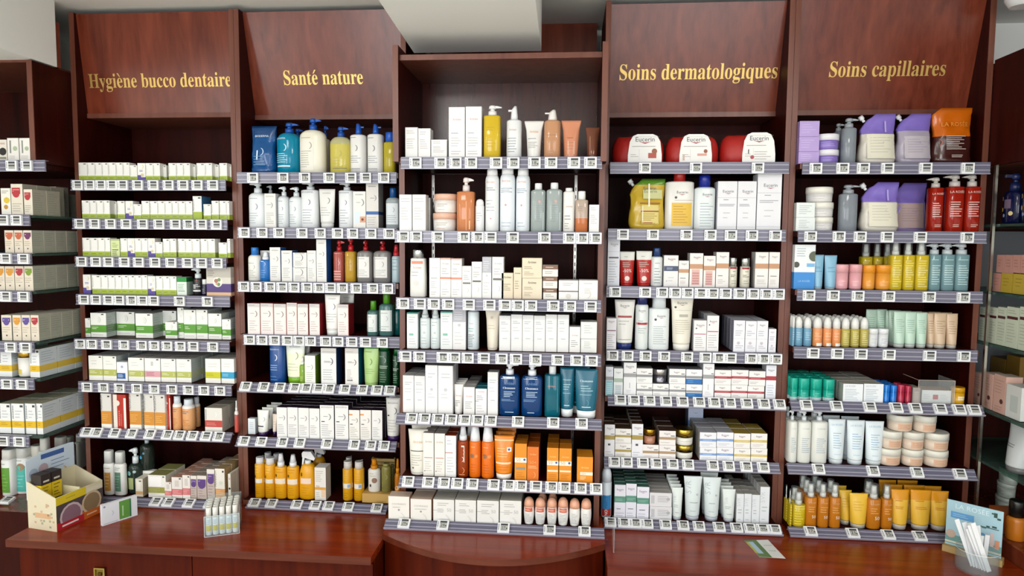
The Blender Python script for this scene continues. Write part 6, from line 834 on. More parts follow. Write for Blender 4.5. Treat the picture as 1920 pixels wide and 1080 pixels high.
R(4, 7, [('sprW', *p7(88, 190), 879, dict(sh=905)), ('grB', *p7(212, 318), 909, dict(n=6)), ('grB', *p7(320, 420), 907, dict(n=4)), ('grB', *p7(424, 540), 913, dict(n=6)), ('nuxS', *p7(545, 756), 950, dict(n=5, lv='lower')), ('nuxS', *p7(545, 756), 924, dict(z=949.6, n=5, lv='upper')), ('svrS', *p7(758, 866), 917, dict(n=4)), ('svrL', *p7(874, 1054), 897, dict(n=0)), ('svrL', *p7(1058, 1234), 899, dict(n=1)), ('svrS', *p7(1240, 1368), 920, dict(n=3)), ('svrB', *p7(1368, 1438), 926, dict(n=4)), ('svrB', *p7(1440, 1510), 926, dict(n=3)), ('svrB', *p7(1512, 1588), 928, dict(n=3)), ('svrB', *p7(1590, 1680), 913, dict(n=5, desc='taller slim white box with vertical print'))], (971.5, 983))
# hair-care bay
p5 = lambda *a: [1480+v/5.05 for v in a]
R(5, 1, [('lilB', *p5(75, 282), 284.5, dict(lv='lowest')), ('lilB', *p5(77, 284), 256.5, dict(z=284, lv='middle')), ('lilB', *p5(78, 286), 227, dict(z=256, lv='topmost')), ('lilJ', *p5(276, 506), 279.5, dict(lv='lower')), ('lilJ', *p5(276, 510), 250, dict(z=279, lv='upper')), ('gryP', *p5(516, 654), 220, dict(sh=238)), ('gryP', *p5(440, 530), 230, dict(sh=245, dy=.08)), ('pouL', *p5(690, 1052), 210), ('pouL2', *p5(1050, 1392), 209.5), ('pouO', *p5(1384, 1780), 199)])
R(5, 2, [('whB', *p5(40, 243), 408, dict(lv='lower')), ('whB', *p5(44, 243), 380, dict(z=407.6, lv='upper')), ('whJ', *p5(236, 446), 407, dict(lv='lowest')), ('whJ', *p5(224, 456), 379, dict(z=406.6, lv='middle')), ('whJ', *p5(200, 456), 350, dict(z=378.6, lv='topmost')), ('gryP', *p5(492, 666), 346, dict(sh=362)), ('pouL', *p5(704, 1082), 340), ('pouP', *p5(1010, 1346), 341.5, dict(dy=.09)), ('redP', *p5(1344, 1478), 332, dict(sh=351)), ('redP', *p5(1508, 1676), 327, dict(sh=349)), ('redP', *p5(1684, 1832), 327, dict(sh=349))])
p53 = lambda *a: [1470+v/5.05 for v in a]
R(5, 3, [('bluX', *p53(70, 294), 459), ('bluTb', *p53(282, 392), 478), ('bluTb', *p53(396, 518), 479), ('stkP', *p53(500, 632), 496), ('stkP', *p53(635, 760), 496), ('stkO', *p53(763, 884), 497), ('stkO', *p53(888, 1040), 497), ('yelG', *p53(1018, 1138), 452, dict(sh=478)), ('yelG', *p53(1142, 1254), 452, dict(sh=478)), ('yelG', *p53(1258, 1388), 452, dict(sh=478)), ('yelG', *p53(740, 850), 455, dict(sh=481, dy=.09)), ('yelG', *p53(856, 950), 455, dict(sh=481, dy=.09)), ('yelG', *p53(952, 1050), 455, dict(sh=481, dy=.09)), ('teaG', *p53(1390, 1502), 457, dict(sh=477)), ('teaG', *p53(1506, 1632), 457, dict(sh=477)), ('teaG', *p53(1636, 1772), 457, dict(sh=477))])
p54 = lambda *a: [1460+v/5.05 for v in a]
R(5, 4, [('mB', *p54(82, 156), 593, dict(n=3)), ('mB', *p54(160, 240), 594, dict(n=3)), ('mB', *p54(244, 326), 595, dict(n=3)), ('mO', *p54(334, 430), 595, dict(n=3)), ('mO', *p54(433, 516), 595, dict(n=3)), ('mO', *p54(518, 602), 596, dict(n=3)), ('mY', *p54(604, 690), 596, dict(n=3)), ('mY', *p54(693, 780), 596, dict(n=3)), ('mY', *p54(783, 868), 596, dict(n=3)), ('wJ', *p54(866, 956), 617), ('wJ', *p54(958, 1058), 617), ('grT', *p54(1106, 1220), 585, dict(n=1)), ('grT', *p54(1210, 1322), 586, dict(n=1)), ('grT', *p54(1320, 1424), 587, dict(n=1)), ('grT', *p54(840, 950), 581, dict(dy=.07)), ('grT', *p54(945, 1040), 581, dict(dy=.07)), ('grT', *p54(1030, 1110), 583, dict(dy=.05)), ('bgT', *p54(1420, 1496), 588, dict(n=1, dy=.01)), ('bgT', *p54(1490, 1608), 588, dict(n=1)), ('bgT', *p54(1608, 1716), 589, dict(n=1))], (649, 654.5))
R(5, 5, [('grDeo', *p54(72, 190), 709, dict(n=3)), ('grDeo', *p54(194, 308), 710, dict(n=3)), ('grDeo', *p54(310, 428), 711, dict(n=3)), ('grDeo', *p54(434, 546), 712, dict(n=3)), ('whSt', *p54(608, 800), 720, dict(n=3)), ('whSt', *p54(804, 992), 720, dict(n=3)), ('blSt', *p54(998, 1064), 722, dict(n=3)), ('blSt', *p54(1067, 1130), 723, dict(n=3)), ('rdSt', *p54(1134, 1204), 722, dict(n=1)), ('rdSt', *p54(1206, 1266), 724, dict(n=1)), ('gySt', *p54(1268, 1340), 727), ('lipX', *p54(1352, 1634), 732, dict(dy=.018)), ('yelC', *p54(1664, 1790), 728)], (753, 761.5))
p56 = lambda *a: [1450+v/4.8 for v in a]
R(5, 6, [('milP', *p56(90, 228), 771, dict(sh=790, n=1)), ('milP', *p56(228, 354), 772, dict(sh=791, n=1)), ('milP', *p56(356, 504), 772, dict(sh=791, n=1)), ('milT', *p56(508, 668), 789, dict(n=1)), ('milT', *p56(678, 846), 791, dict(n=1)), ('milT', *p56(846, 1018), 793), ('balJ', *p56(968, 1190), 844, dict(lv='lowest')), ('balJ', *p56(1192, 1390), 846, dict(lv='lowest')), ('balJ', *p56(1396, 1622), 848, dict(lv='lowest')), ('balJ', *p56(998, 1198), 811, dict(z=843.6, lv='middle')), ('balJ', *p56(1200, 1396), 813, dict(z=845.6, lv='middle')), ('balJ', *p56(1400, 1630), 815, dict(z=847.6, lv='middle')), ('balJ', *p56(1075, 1300), 781, dict(z=810.6, lv='topmost')), ('balJ', *p56(1304, 1512), 782, dict(z=812.6, lv='topmost'))], (870, 883))
p57 = lambda *a: [1440+v/4 for v in a]
R(5, 7, [('oilY', *p57(88, 186), 920, dict(sh=946, n=1)), ('oilY', *p57(190, 292), 924, dict(sh=948, n=1)), ('oilO', *p57(288, 378), 908, dict(sh=934, n=2)), ('oilO', *p57(380, 468), 909, dict(sh=934, n=2)), ('oilO', *p57(470, 558), 910, dict(sh=934, n=1)), ('sunYT', *p57(545, 642), 923, dict(dy=.03, n=1)), ('sunYT', *p57(625, 766), 929), ('oilO', *p57(754, 860), 911, dict(sh=937, n=1)), ('oilO', *p57(862, 948), 912, dict(sh=937)), ('sunGT', *p57(938, 1078), 922, dict(n=2)), ('sunGT', *p57(1084, 1248), 923, dict(n=2)), ('sunGT', *p57(1236, 1378), 925, dict(n=1))], (989, 997.5))
# ------------------------------------------------------------------ glass-shelf units at both ends
def atx(px, py, X):
    d = ray(px, py); return CAM + d*((X-CAM.x)/d.x)
XL = -1.7915
lroot = empty('glass_shelf_unit', (-2.1, .05, ZC)); tag(lroot, 'glass-shelf unit with mahogany top panel before the first bay', 'shelving')
def LP(name, a, key, root=None, mat2=None):
    r = root or lroot; i = -Vector(r.location); m = MB(); m.box(a[0]+i.x, a[1]+i.x, a[2]+i.y, a[3]+i.y, a[4]+i.z, a[5]+i.z, key, front=mat2); return m.build(name, r)
zpb = at(60, 304, -.177).z
LP('side_panel', (XL-.018, XL, -.174, .3, zpb, 2.2), 'DARKW'); LP('edge_strip', (XL-.018, XL, -.177, -.174, zpb, 2.2), 'EDGE')
LP('top_board', (-2.6, XL-.0185, -.165, .28, at(25, 117, -.165).z, at(25, 108, -.165).z), 'EDGE')
LP('back_panel', (-2.6, XL, .28, .3, ZC, 2.2), 'DARKW')
ZPL = at(32, 960, -.238).z
LP('filler_panel', (XL-.17, XL, -.06, -.045, 2.2055, 2.36), 'WOOD')
LP('plinth', (-2.6, XL, -.238, .28, .0, ZPL), 'WOOD', mat2='DARKW')
for yy in (.26,): LP('shelf_standard', (XL-.035, XL-.02, yy, .28, ZPL, zpb), '8a8480m')
_ly = [301, 403, 475, 546, 641, 710, 817]; _lx = [86, 57, 60, 60, 65, 65, 56]; YL = -.2
ZL = [at(40, y, YL).z for y in _ly]
for i, z in enumerate(ZL):
    if i == 0:
        gs = LP('shelf', (-2.6, XL-.0185, YL+.0045, .279, z-.018, z-.0012), 'DARKW')
    else:
        gs = LP('glass_shelf', (-2.6, XL-.002, YL+.0045, .259, z-.0092, z-.0012), 'GLASS')
        m = MB(); m.prismx([(.255, z-.011), (.255, z-.07), (.05, z-.011)], XL-.0017, XL-.0003, '6a6662m'); m.build('bracket', lroot, -Vector(lroot.location))
    rail(gs, -2.6+2.1, at(_lx[i], _ly[i], YL).x+2.1, YL-.05, z-ZC, 0)
BAYS[6] = 'leftmost glass-shelf unit'; ZS[6] = ZL+[ZPL]; YS[6] = [YL]*7+[-.215]; XP[6] = (0, 60); XR[6] = (-2.6, XL+.016); BACK[6] = .255
LT = {1: [24, 52], 2: [8, 33], 3: [13, 46], 4: [13, 46], 5: [22, 50], 6: [15, 43], 7: [8, 38]}
for i in range(7):
    for j, px in enumerate(LT[i+1]):
        p = at(px, _ly[i]+8, YL-.006); price_tag(p.x, YL-.0055, ZL[i]-.0175, 0, '', f'small white price tag, {ORD[j]} from left on {ORD[i]} rail down, {BAYS[6]}', f'price tags on the {ORD[i]} rail of the leftmost glass-shelf unit')
p = atz(14, 943, ZPL+.004); price_tag(p.x, p.y, ZPL+.0105, math.radians(75), '', 'price tag lying near-flat on the plinth before the white bottles', 'price tags of the plinth')
S('hbW', 'box', 'herbal_box', 'box', 'white herbal box with dark sprig', body='ebe8e2', prints=[('R', .2, .35, .34, .9, '8a8a84'), ('D', .7, .55, .2, 'a8b898'), ('L', .1, .1, .9, .26, 2, 'b8b4ac')], d=.06)
S('hbY', 'box', 'herbal_box', 'box', 'white herbal box with yellow flowers', body='e6e4da', prints=[('D', .6, .55, .3, 'd8b830'), ('D', .5, .3, .22, 'b88830'), ('L', .1, .8, .9, .92, 2, '9a988c')], d=.06)
S('hbR', 'box', 'herbal_box', 'box', 'cream herbal box with red crest', body='ddd5c4', side='a09c8c', prints=[('R', .08, .68, .8, .88, 'b02c34'), ('D', .44, .68, .3, 'b02c34'), ('L', .15, .74, .75, .84, 2, 'e0a8a4'), ('L', .1, .1, .9, .4, 4, 'a8a090')], d=.06, sl=[('L', .1, .1, .9, .9, 9, '8e8c80')])
def crest(k, desc, c, side='a0a092'): S(k, 'box', 'herbal_tea_box', 'box', desc, body='ddd2c0', side=side, prints=[('R', .1, .72, .9, .9, c), ('D', .5, .72, .3, c), ('L', .2, .76, .8, .86, 1, 'e8d8c8'), ('L', .1, .3, .9, .55, 3, 'b4a898'), ('D', .5, .2, .08, '4a4034')], d=.05, sl=[('L', .1, .3, .9, .9, 7, '8e8e80'), ('R', .0, .1, 1, .14, 'a8a898')])
crest('hbO', 'cream herbal box with orange crest', 'c0603c'); crest('hbP', 'cream herbal box with plum crest', '6a2c5c'); crest('hbV', 'cream herbal box with violet crest', '5a4890'); crest('hbA', 'cream herbal box with amber crest', 'd09030'); crest('hbC', 'cream herbal box with crimson crest', 'a83038'); crest('hbG', 'cream herbal box with leaf-green crest', '7a9430'); crest('hbN', 'cream herbal box with grey crest', '7c7890')
S('vitY', 'box', 'vitamin_box', 'box', 'pale box with egg-yellow band', body='e0e2e2', side='c4ccd2', top='a8a48c', bands=[(.2, .42, 'd8b022', 'd0b040')], prints=[('X', 'SUPRADYN', .12, .72, .4, '44464c'), ('R', .7, .88, .95, .95, '333333'), ('L', .3, .5, .85, .8, 3, 'a0a8b0'), ('L', .2, .26, .8, .38, 2, 'b08c10')], d=.08, sl=[('L', .1, .5, .9, .92, 5, '9aa6b0')])
ST['vitY']['prints'][0] = ('V', .08, .5, .16, .95, 8, '55575c')
S('vitJ', 'jar', 'vitamin_jar', 'jar', 'white vitamin jar with gold lid', body='e6e4dep', lidc='b8943cm', lid=.24, prints=[('R', .1, .1, .5, .3, 'd8c060')], d=.05)
S('shG', 'bottle', 'flip_cap_shampoo', 'bottle', 'white shampoo bottle with green label', body='e4e6e4p', cap='flat', cw=.86, capc='dcdcd6p', sh=.8, shoulder=.05, n=2.4, prints=[('R', .1, .08, .8, .62, '5a9430'), ('L', .2, .12, .7, .5, 5, '8abc60'), ('L', .2, .68, .8, .72, 1, '7a8a7a')], d=.05)
S('shT', 'bottle', 'flip_cap_shampoo', 'bottle', 'white shampoo bottle with aqua label', body='e4e6e4p', cap='flat', cw=.8, capc='d4d4d0p', sh=.8, shoulder=.05, n=2.4, prints=[('R', .14, .06, .96, .62, '4cb0a4'), ('D', .6, .6, .25, '9a7a5a'), ('L', .22, .14, .86, .44, 4, '90d4cc'), ('L', .2, .72, .8, .76, 1, '7a8a7a')], d=.05)
S('shL', 'bottle', 'flip_cap_shampoo', 'bottle', 'white shampoo bottle with olive label', body='e2e2dcp', cap='flat', cw=.86, capc='dcdad0p', sh=.78, shoulder=.05, n=2.4, prints=[('R', .0, .16, .7, .62, '8c9c24'), ('L', .1, .2, .6, .56, 5, 'b8c460'), ('L', .2, .7, .8, .74, 1, '7a8a7a')], d=.05)
S('shW', 'bottle', 'flip_cap_shampoo', 'bottle', 'plain white shampoo bottle standing behind', body='dcdcd8p', cap='flat', cw=.86, capc='e2e2dcp', sh=.78, shoulder=.05, n=2.4, d=.05)
R(6, 1, [('hbW', 14, 35, 259), ('hbW', 37, 56, 259), ('blk', -4, 13, 262)])
R(6, 2, [('hbY', 2, 20, 353), ('hbR', 21, 43, 345, dict(n=2)), ('hbR', 45, 61, 355, dict(n=1)), ('hbR', 92, 106, 350, dict(dy=.2)), ('hbR', 108, 124, 364, dict(dy=.29))])
R(6, 3, [('hbO', 9, 26, 432, dict(n=2)), ('hbO', 27, 43, 432, dict(n=3)), ('hbP', 44, 60, 432, dict(n=7))])
R(6, 4, [('hbA', -8, 9, 499, dict(n=1)), ('hbA', 10, 27, 499, dict(n=2)), ('hbC', 28, 45, 499, dict(n=3)), ('hbG', 46, 62, 499, dict(n=7))])
R(6, 5, [('hbV', 3, 22, 591, dict(n=2)), ('hbA', 24, 40, 591, dict(n=3)), ('hbV', 41, 57, 591, dict(n=3)), ('hbC', 58, 73, 591, dict(n=7))])
R(6, 6, [('vitY', -2, 22, 654, dict(n=1)), ('vitJ', 25, 54, 660), ('vitY', 56, 74, 655, dict(n=4))])
R(6, 7, [('vitY', -2, 20, 757, dict(n=1)), ('vitY', 22, 45, 757, dict(n=2)), ('vitY', 48, 67, 757, dict(n=3)), ('vitY', 69, 80, 757, dict(n=3))])
R(6, 8, [('shG', -3, 21, 845, dict(yb=931)), ('shT', 22, 49, 842, dict(yb=929, dy=.01)), ('shL', 51, 72, 838, dict(yb=927, dy=.02)), ('shW', 68, 84, 824, dict(dy=.11)), ('shW', 96, 116, 822, dict(dy=.2)), ('shW', 112, 130, 822, dict(dy=.3)), ('shW', 136, 152, 816, dict(dy=.38))])
# --- far end
rroot = empty('glass_shelf_unit', (1.7, .0, ZC)); tag(rroot, 'glass-shelf unit with mahogany top panel beyond the hair-care bay', 'shelving')
XRU = 1.3455
zb = at(1862, 312, 0).z
LP('side_panel', (XRU, XRU+.018, -.6, -.003, zb, 2.2), 'DARKW', rroot); LP('back_panel', (XRU+.012, 2.2, .28, .3, ZC+.001, 2.2), 'DARKW', rroot)
ZRP = atx(1880, 1006, 1.37).z
LP('top_board', (XRU+.0185, 2.182, -.59, .279, 2.18, 2.198), 'EDGE', rroot); LP('lower_board', (XRU+.0185, 2.182, -.59, .279, zb, zb+.018), 'EDGE', rroot); LP('side_panel', (2.2, 2.218, -.6, .3, 0, 2.2), 'DARKW', rroot)
LP('plinth', (XRU+.012, 2.2, -.6, .28, 0, ZRP), 'WOOD', rroot)
LP('shelf_standard', (XRU+.001, XRU+.009, -.04, -.03, ZRP, zb), 'a8a49cm', rroot)
LP('grey_reflection_panel', (XRU+.05, 2.2, .24, .278, 1.0, 1.66), '6a6a70', rroot)  # added grey sheet standing for reflections under the glass shelves
ZR = [atx(1880, y, 1.375).z for y in (419.5, 548, 648, 777, 878)]
for z in ZR:
    g = LP('glass_shelf', (XRU+.012, 2.2, -.6, .238, z-.0092, z-.0012), 'GLASS', rroot)
def RX(items, lab):
    for (key, xa, xb, yt, z, label, *o) in items:
        o = o[0] if o else {}; X = 1.372+o.get('dx', 0); Ya, Yb = atx(xa, 600, X).y, atx(xb, 600, X).y; w = (Ya-Yb)*.97
        h = atx((xa+xb)/2, yt, X).z-z; d = o.get('d', ST[key].get('d', .05)); sh = None
        if ST[key]['kind'] != 'box': d = min(d, w)
        ob = place(key, w, h, d, (X+d/2, (Ya+Yb)/2, z+.0003), o.get('s'), -PI/2); ob['label'] = label; ob['group'] = lab
S('navyB', 'bottle', 'blue_pump_bottle', 'bottle', 'dark', body='0c1440c', cap='pump', capname='pump', cw=.4, capc='14204cp', sh=.7, shoulder=.12, prints=[('D', .2, .5, .09, 'd8c070'), ('D', .24, .28, .09, 'e0b840'), ('D', .75, .2, .09, 'd8c890'), ('D', .4, .16, .07, '8aa0c8'), ('R', .4, .3, .75, .48, '6a5a70')], d=.05)
S('pkS', 'box', 'soap_bar_box', 'box', 'pink', body='c08c80', prints=[('L', .2, .3, .8, .8, 3, 'a06c64')], d=.06); S('ylS', 'box', 'soap_bar_box', 'box', 'yellow', body='b89c34', prints=[('L', .2, .3, .8, .8, 3, '947c20')], d=.06)
S('lnB', 'box', 'facial_box', 'box', 'pale', body='c8d0bc', prints=[('R', .05, .7, .95, .77, '4c1c24'), ('L', .1, .1, .9, .62, 7, 'a4ac98'), ('L', .1, .82, .9, .94, 2, 'a4ac98')], d=.06)
S('pkT', 'box', 'pink_serum_box', 'box', 'pink', body='cfa698', top='e0c8bc', prints=[('L', .1, .5, .9, .9, 5, 'b48878'), ('D', .7, .32, .14, '54302c'), ('L', .15, .06, .85, .2, 2, 'b48878')], d=.05)
S('whC', 'box', 'white_carton', 'box', 'white', body='d4d6d2', prints=[('R', .3, .2, .8, .7, 'bcc4c0')], d=.08); S('gdB', 'box', 'gold_box', 'box', 'gold', body='8c6820', d=.08)
S('wtB', 'tube', 'silver_white_tube', 'tube', 'white', body='c8cccep', capc='6a6a6ap', hc=.12, prints=[('L', .2, .5, .7, .6, 2, '6a7074')], d=.06); S('whR', 'jar', 'white_jar', 'jar', 'white', body='b4bcb4p', lidc='c4ccc4p', lid=.3, prints=[('L', .2, .2, .8, .6, 4, '7c847c')], d=.05)
S('moon', 'box', 'amber_gift_box', 'box', 'amber', body='a8541c', prints=[('A', .55, .5, .2, 'e8c890')], d=.08); S('ambB', 'bottle', 'amber_bottle', 'bottle', 'amber', body='c0701cp', cap='cap', cw=.8, capc='141414p', sh=.6, d=.05)
RX([('navyB', 1858, 1888, 328, ZR[0], 'navy bottle with yellow dots on top glass shelf, nearer the hair-care bay', dict(s=.66)), ('navyB', 1892, 1926, 318, ZR[0], 'navy bottle with yellow dots on top glass shelf, farther from the hair-care bay', dict(s=.66))], 'navy bottles on the top glass shelf')
RX([('pkS', 1857, 1871, 512, ZR[1], 'lower pink soap box beside yellow soap boxes on second glass shelf'), ('ylS', 1872, 1893, 512, ZR[1], 'first yellow soap box next to the pink one, second glass shelf'), ('ylS', 1894, 1922, 512, ZR[1], 'second yellow soap box from the pink one, second glass shelf')], 'soap boxes on the second glass shelf')
zz = atx(1880, 512, 1.375).z+.001
RX([('pkS', 1862+i*15, 1876+i*15, 478, zz, f'pink soap box atop the soap stack, {ORD[i]} from left, second glass shelf') for i in range(4)], 'soap boxes on the second glass shelf')
RX([('lnB', 1836+a, 1836+c, 576, ZR[2], f'pale green facial box with maroon stripe, {ORD[i]} from left, third glass shelf') for i, (a, c) in enumerate(((0, 16), (17, 33), (34, 50), (51, 74), (75, 96)))], 'facial boxes on the third glass shelf')
RX([('pkT', 1833, 1848, 701, ZR[3], 'tall pink serum box on fourth glass shelf, first of three'), ('pkT', 1849, 1869, 702, ZR[3], 'tall pink serum box on fourth glass shelf, middle of three'), ('pkT', 1871, 1894, 706, ZR[3], 'tall pink serum box on fourth glass shelf, third of three'), ('whC', 1895, 1925, 726, ZR[3], 'white carton beside the pink serum boxes on fourth glass shelf'), ('gdB', 1862, 1890, 672, ZR[3], 'dark gold box behind the pink serum boxes', dict(dx=.16)), ('gdB', 1892, 1918, 668, ZR[3], 'dark gold box behind the white carton', dict(dx=.16))], 'boxes on the fourth glass shelf')
RX([('wtB', 1888, 1926, 801, ZR[4], 'big silver-white tube standing on fifth glass shelf')], 'tubes on the fifth glass shelf')
z0 = ZRP
RX([('moon', 1876, 1900, 968, z0, 'amber box with pale crescent behind the blue display card'), ('ambB', 1902, 1924, 950, z0, 'amber bottle with black cap beside the amber box', dict(s=.6)), ('whR', 1878, 1904, 942, z0+.001, 'pale jar standing lowest behind the amber box', dict(dx=.12)), ('whR', 1880, 1905, 914, atx(1890, 942, 1.49).z+.001, 'pale jar stacked in the middle behind the amber box', dict(dx=.12)), ('whR', 1882, 1908, 886, atx(1890, 914, 1.49).z+.001, 'pale jar on top of the stack behind amber box', dict(dx=.12))], 'goods on the far plinth')
m = MB(); c = at(1915, -6, -.1); m.loft([(0, 0, .03, .03, 2), (.02, 0, .042, .042, 2), (.07, 0, .045, .045, 2), (.085, 0, .03, .03, 2)], 'e6e8e8p', 20); m.cyl(0, 0, .085, CEIL-(c.z-.03)-.001, .012, .012, 'd8d8d8p')
tag(m.build('ceiling_spot_lamp', None, (c.x, c.y, c.z-.03)), 'white round spot lamp at the ceiling above far shelving', 'lamp')
# ------------------------------------------------------------------ things on the worktop
def frame2(o, a, b, z=ZC):               # axes of a thing on the worktop from three pixels of its foot
    O = atz(*o, z); A = atz(*a, z)-O; B = atz(*b, z)-O; return O, A, B
def zof(px, py, P):                      # height of the point above P seen at pixel row py
    d = ray(px, py); t = (P.y-CAM.y)/d.y; return (CAM+d*t).z
# candy display
O, A, B = frame2((107, 998), (194, 958), (67, 984)); rz = math.atan2(A.y, A.x); wA = A.length; dB = abs(-A.normalized().y*B.x+A.normalized().x*B.y)*1.0
hf = zof(105, 935, O)-ZC; hb = zof(67, 899, O+B)-ZC; hh = zof(72, 853, O+B)-ZC
disp = empty('candy_display', (O.x, O.y, ZC+.0003), rz); tag(disp, 'cream cardboard candy display with pale blue header on the long worktop', 'display')
t = .003
m = MB(); m.box(0, wA, 0, dB, 0, .003, 'd8cfae'); m.box(0, wA, 0, t, .003, hf, 'd8cfae'); m.box(0, wA, dB-t, dB, .003, hb, 'd8cfae')
for xx in (0, wA-t): m.prismx([(t, .003), (t, hf), (dB-t, hb), (dB-t, .003)][::-1], xx, xx+t, 'd6ccb0')
m.box(wA*.5, wA*.5+t, t, dB-t, .003, hf*1.05, 'e0d8b4'); m.build('tray', disp)
m = MB(); rnd = random.Random(4)
sf = lambda u, v, l=0: (u*wA, -l, v*hf)
sf.curved = False
prints(m, [('R', 0, .76, .62, 1, 'd8c020'), ('L', .2, .84, .5, .92, 1, '9a8a30'), ('R', 0, .0, 1, .76, '4a4044'), ('R', 0, 0, .56, .24, 'b42030'), ('R', .5, .0, 1, .26, 'c86420'), ('L', .14, .08, .44, .18, 1, 'f0e4e0'), ('L', .56, .1, .86, .18, 1, 'ecc49c'), ('D', .3, .32, .24, 'c8b4b8'), ('D', .3, .32, .2, '8a6a78'), ('D', .74, .46, .22, 'c8b494'), ('D', .74, .46, .18, '8c7454'), ('R', 0, 0, .56, .2, 'b42030', .0008), ('R', .56, 0, 1, .22, 'c86420', .0008), ('R', .1, .08, .44, .13, 'f0e4e0', .0011), ('R', .62, .1, .84, .14, 'ecc49c', .0011), ('R', .64, .8, .96, .92, 'ded6c0')], wA, hf, sf, rnd); m.build('front_print', disp)
m = MB()
for k in range(16):
    y, z = rnd.uniform(.1, .9)*dB, rnd.uniform(.06, .8)*hf; m.box(-.0004, 0, y-.004, y+.004, z-.003, z+.004, rnd.choice(('b0a488', 'a8a090', 'c4a888', '9aa084')))
m.box(-.0004, 0, dB*.2, dB*.75, hf*.35, hf*.5, 'd0a880'); m.build('side_print', disp)
m = MB(); m.prism([(0, hb*.6), (wA, hb*.6), (wA, hh*.99), (wA*.92, hh), (wA*.45, hh*1.0), (wA*.2, hh*.97), (0, hh*.93)], dB+.0005, dB+.0025, 'c6d6e4')
sf2 = lambda u, v, l=0: (u*wA, dB+.0004-l, hb*.6+v*(hh-hb*.6))
sf2.curved = False
prints(m, [('R', .3, .82, .78, .93, '3c5c9c'), ('L', .5, .5, .95, .76, 3, '5c78ac'), ('D', .14, .56, .09, 'a8b4c8'), ('D', .34, .6, .1, 'b09ca4'), ('A', .72, .36, .12, 'd0a080'), ('L', .1, .3, .5, .44, 2, '8ca0c0'), ('D', .6, .2, .06, 'a8b0c4')], wA, hh-hb*.6, sf2, rnd); m.build('header_card', disp)
for i in range(2):
    m = MB(); bw = wA*.2; bh = hf*.9
    for z0, z1, c in ((0, .12, '2a2420'), (.12, .66, 'd8b810'), (.66, 1, '2a201e')): m.box(0, bw, 0, dB*.35, z0*bh, z1*bh, c)
    f = lambda u, v, l=0: (u*bw, -l, v*bh)
    f.curved = False; prints(m, [('L', .15, .4, .9, .62, 2, '3a3010'), ('L', .15, .18, .8, .36, 2, '3a3010'), ('R', .2, .74, .8, .8, 'c8c0b4')], bw, bh, f, rnd)
    P0 = O+A.normalized()*(wA*(.035+.215*i))+Vector((-A.normalized().y, A.normalized().x, 0))*(dB*.55); tag(m.build('candy_tin', None, (P0.x, P0.y, ZC+.0035+hf*.66), rz), f'{"first" if i == 0 else "second"} from left of the black and yellow packs in candy display', 'candy pack', 'packs in the candy display')
    m = MB(); m.box(0, bw*2.25, 0, dB*.38, 0, hf*.66-.0006, 'd8cfae')
    if i == 0: m.build('packs_riser', disp, (wA*.03, dB*.54, .0034))
# leaflet block
O, A, B = frame2((192, 987), (258, 966), (190, 985)); rz = math.atan2(A.y, A.x); h = zof(191, 948, O)-ZC; w = A.length
m = MB(); m.box(0, w, 0, .012, 0, h, 'dfe3ea')
sf3 = lambda u, v, l=0: (u*w, -l, v*h)
sf3.curved = False
prints(m, [('R', .48, .06, .8, .94, '5c9440'), ('R', .56, .2, .6, .7, 'a8cc98'), ('R', .78, .06, .82, .94, '2c6c4c'), ('D', .07, .88, .03, '8a90a4'), ('A', .24, .5, .08, 'b4c0d4'), ('L', .04, .04, .5, .1, 1, 'a8b0c0')], w, h, sf3, rnd)
tag(m.build('leaflet_holder', None, (O.x, O.y, ZC+.0003), rz), 'white and green leaflet holder standing on the long worktop', 'leaflet holder')
# acrylic tray of small tubes
O, A, B = frame2((383, 1008), (448, 1000), (395, 962)); rz = math.atan2(A.y, A.x); w = A.length*1.02; d = .115; h = zof(381, 968, O)-ZC; h2 = h*1.4
tr = empty('acrylic_tray', (O.x, O.y, ZC+.0003), rz); tag(tr, 'clear acrylic tray full of little white and yellow tubes on worktop', 'tray'); t = .002
m = MB(); m.box(0, w, 0, d, 0, t, 'f4f8f8g'); m.box(0, w, 0, t, t, h*.95, 'f4f8f8g'); m.box(0, w, d-t, d, t, h2, 'f4f8f8g')
for xx in (0, w-t): m.prismx([(t, t), (t, h*.95), (d*.6, h2), (d-t, h2), (d-t, t)][::-1], xx, xx+t, 'f4f8f8g')
for a in ((0, w, -.0006, 0, h*.95, h*.95+.001), (0, .001, -.0006, 0, 0, h*.95), (w-.001, w, -.0006, 0, 0, h*.95), (0, w, -.0006, 0, 0, .001)): m.box(*a, 'f0f4f6')
m.build('tray_wall', tr)
S('lip', 'bottle', 'hand_gel_tube', 'tube', 'little tube', body='e6ebf0p', cap='cap', cw=.92, capc='ecece4p', sh=.66, shoulder=.02, prints=[('R', .0, .16, 1, .36, 'd4c21c'), ('L', .2, .4, .8, .58, 3, 'a8bcd0')], d=.014)
ux, uy = math.cos(rz), math.sin(rz); n5 = 5; pw = (w-2*t-.002)/n5
for j in range(5):
    for i in range(n5):
        lx = t+.001+pw*(i+.5); ly = t+.002+pw*(j+.5)
        if ly+pw/2 > d-t: continue
        ob = place('lip', pw*.94, h*1.28, pw*.94, (O.x+lx*ux-ly*uy, O.y+lx*uy+ly*ux, ZC+.0026), None, rz)
        ob['label'] = f'little white and yellow tube, {ORD[i]} from left, {ORD[j]} row in acrylic tray'; ob['group'] = 'little tubes in the acrylic tray'
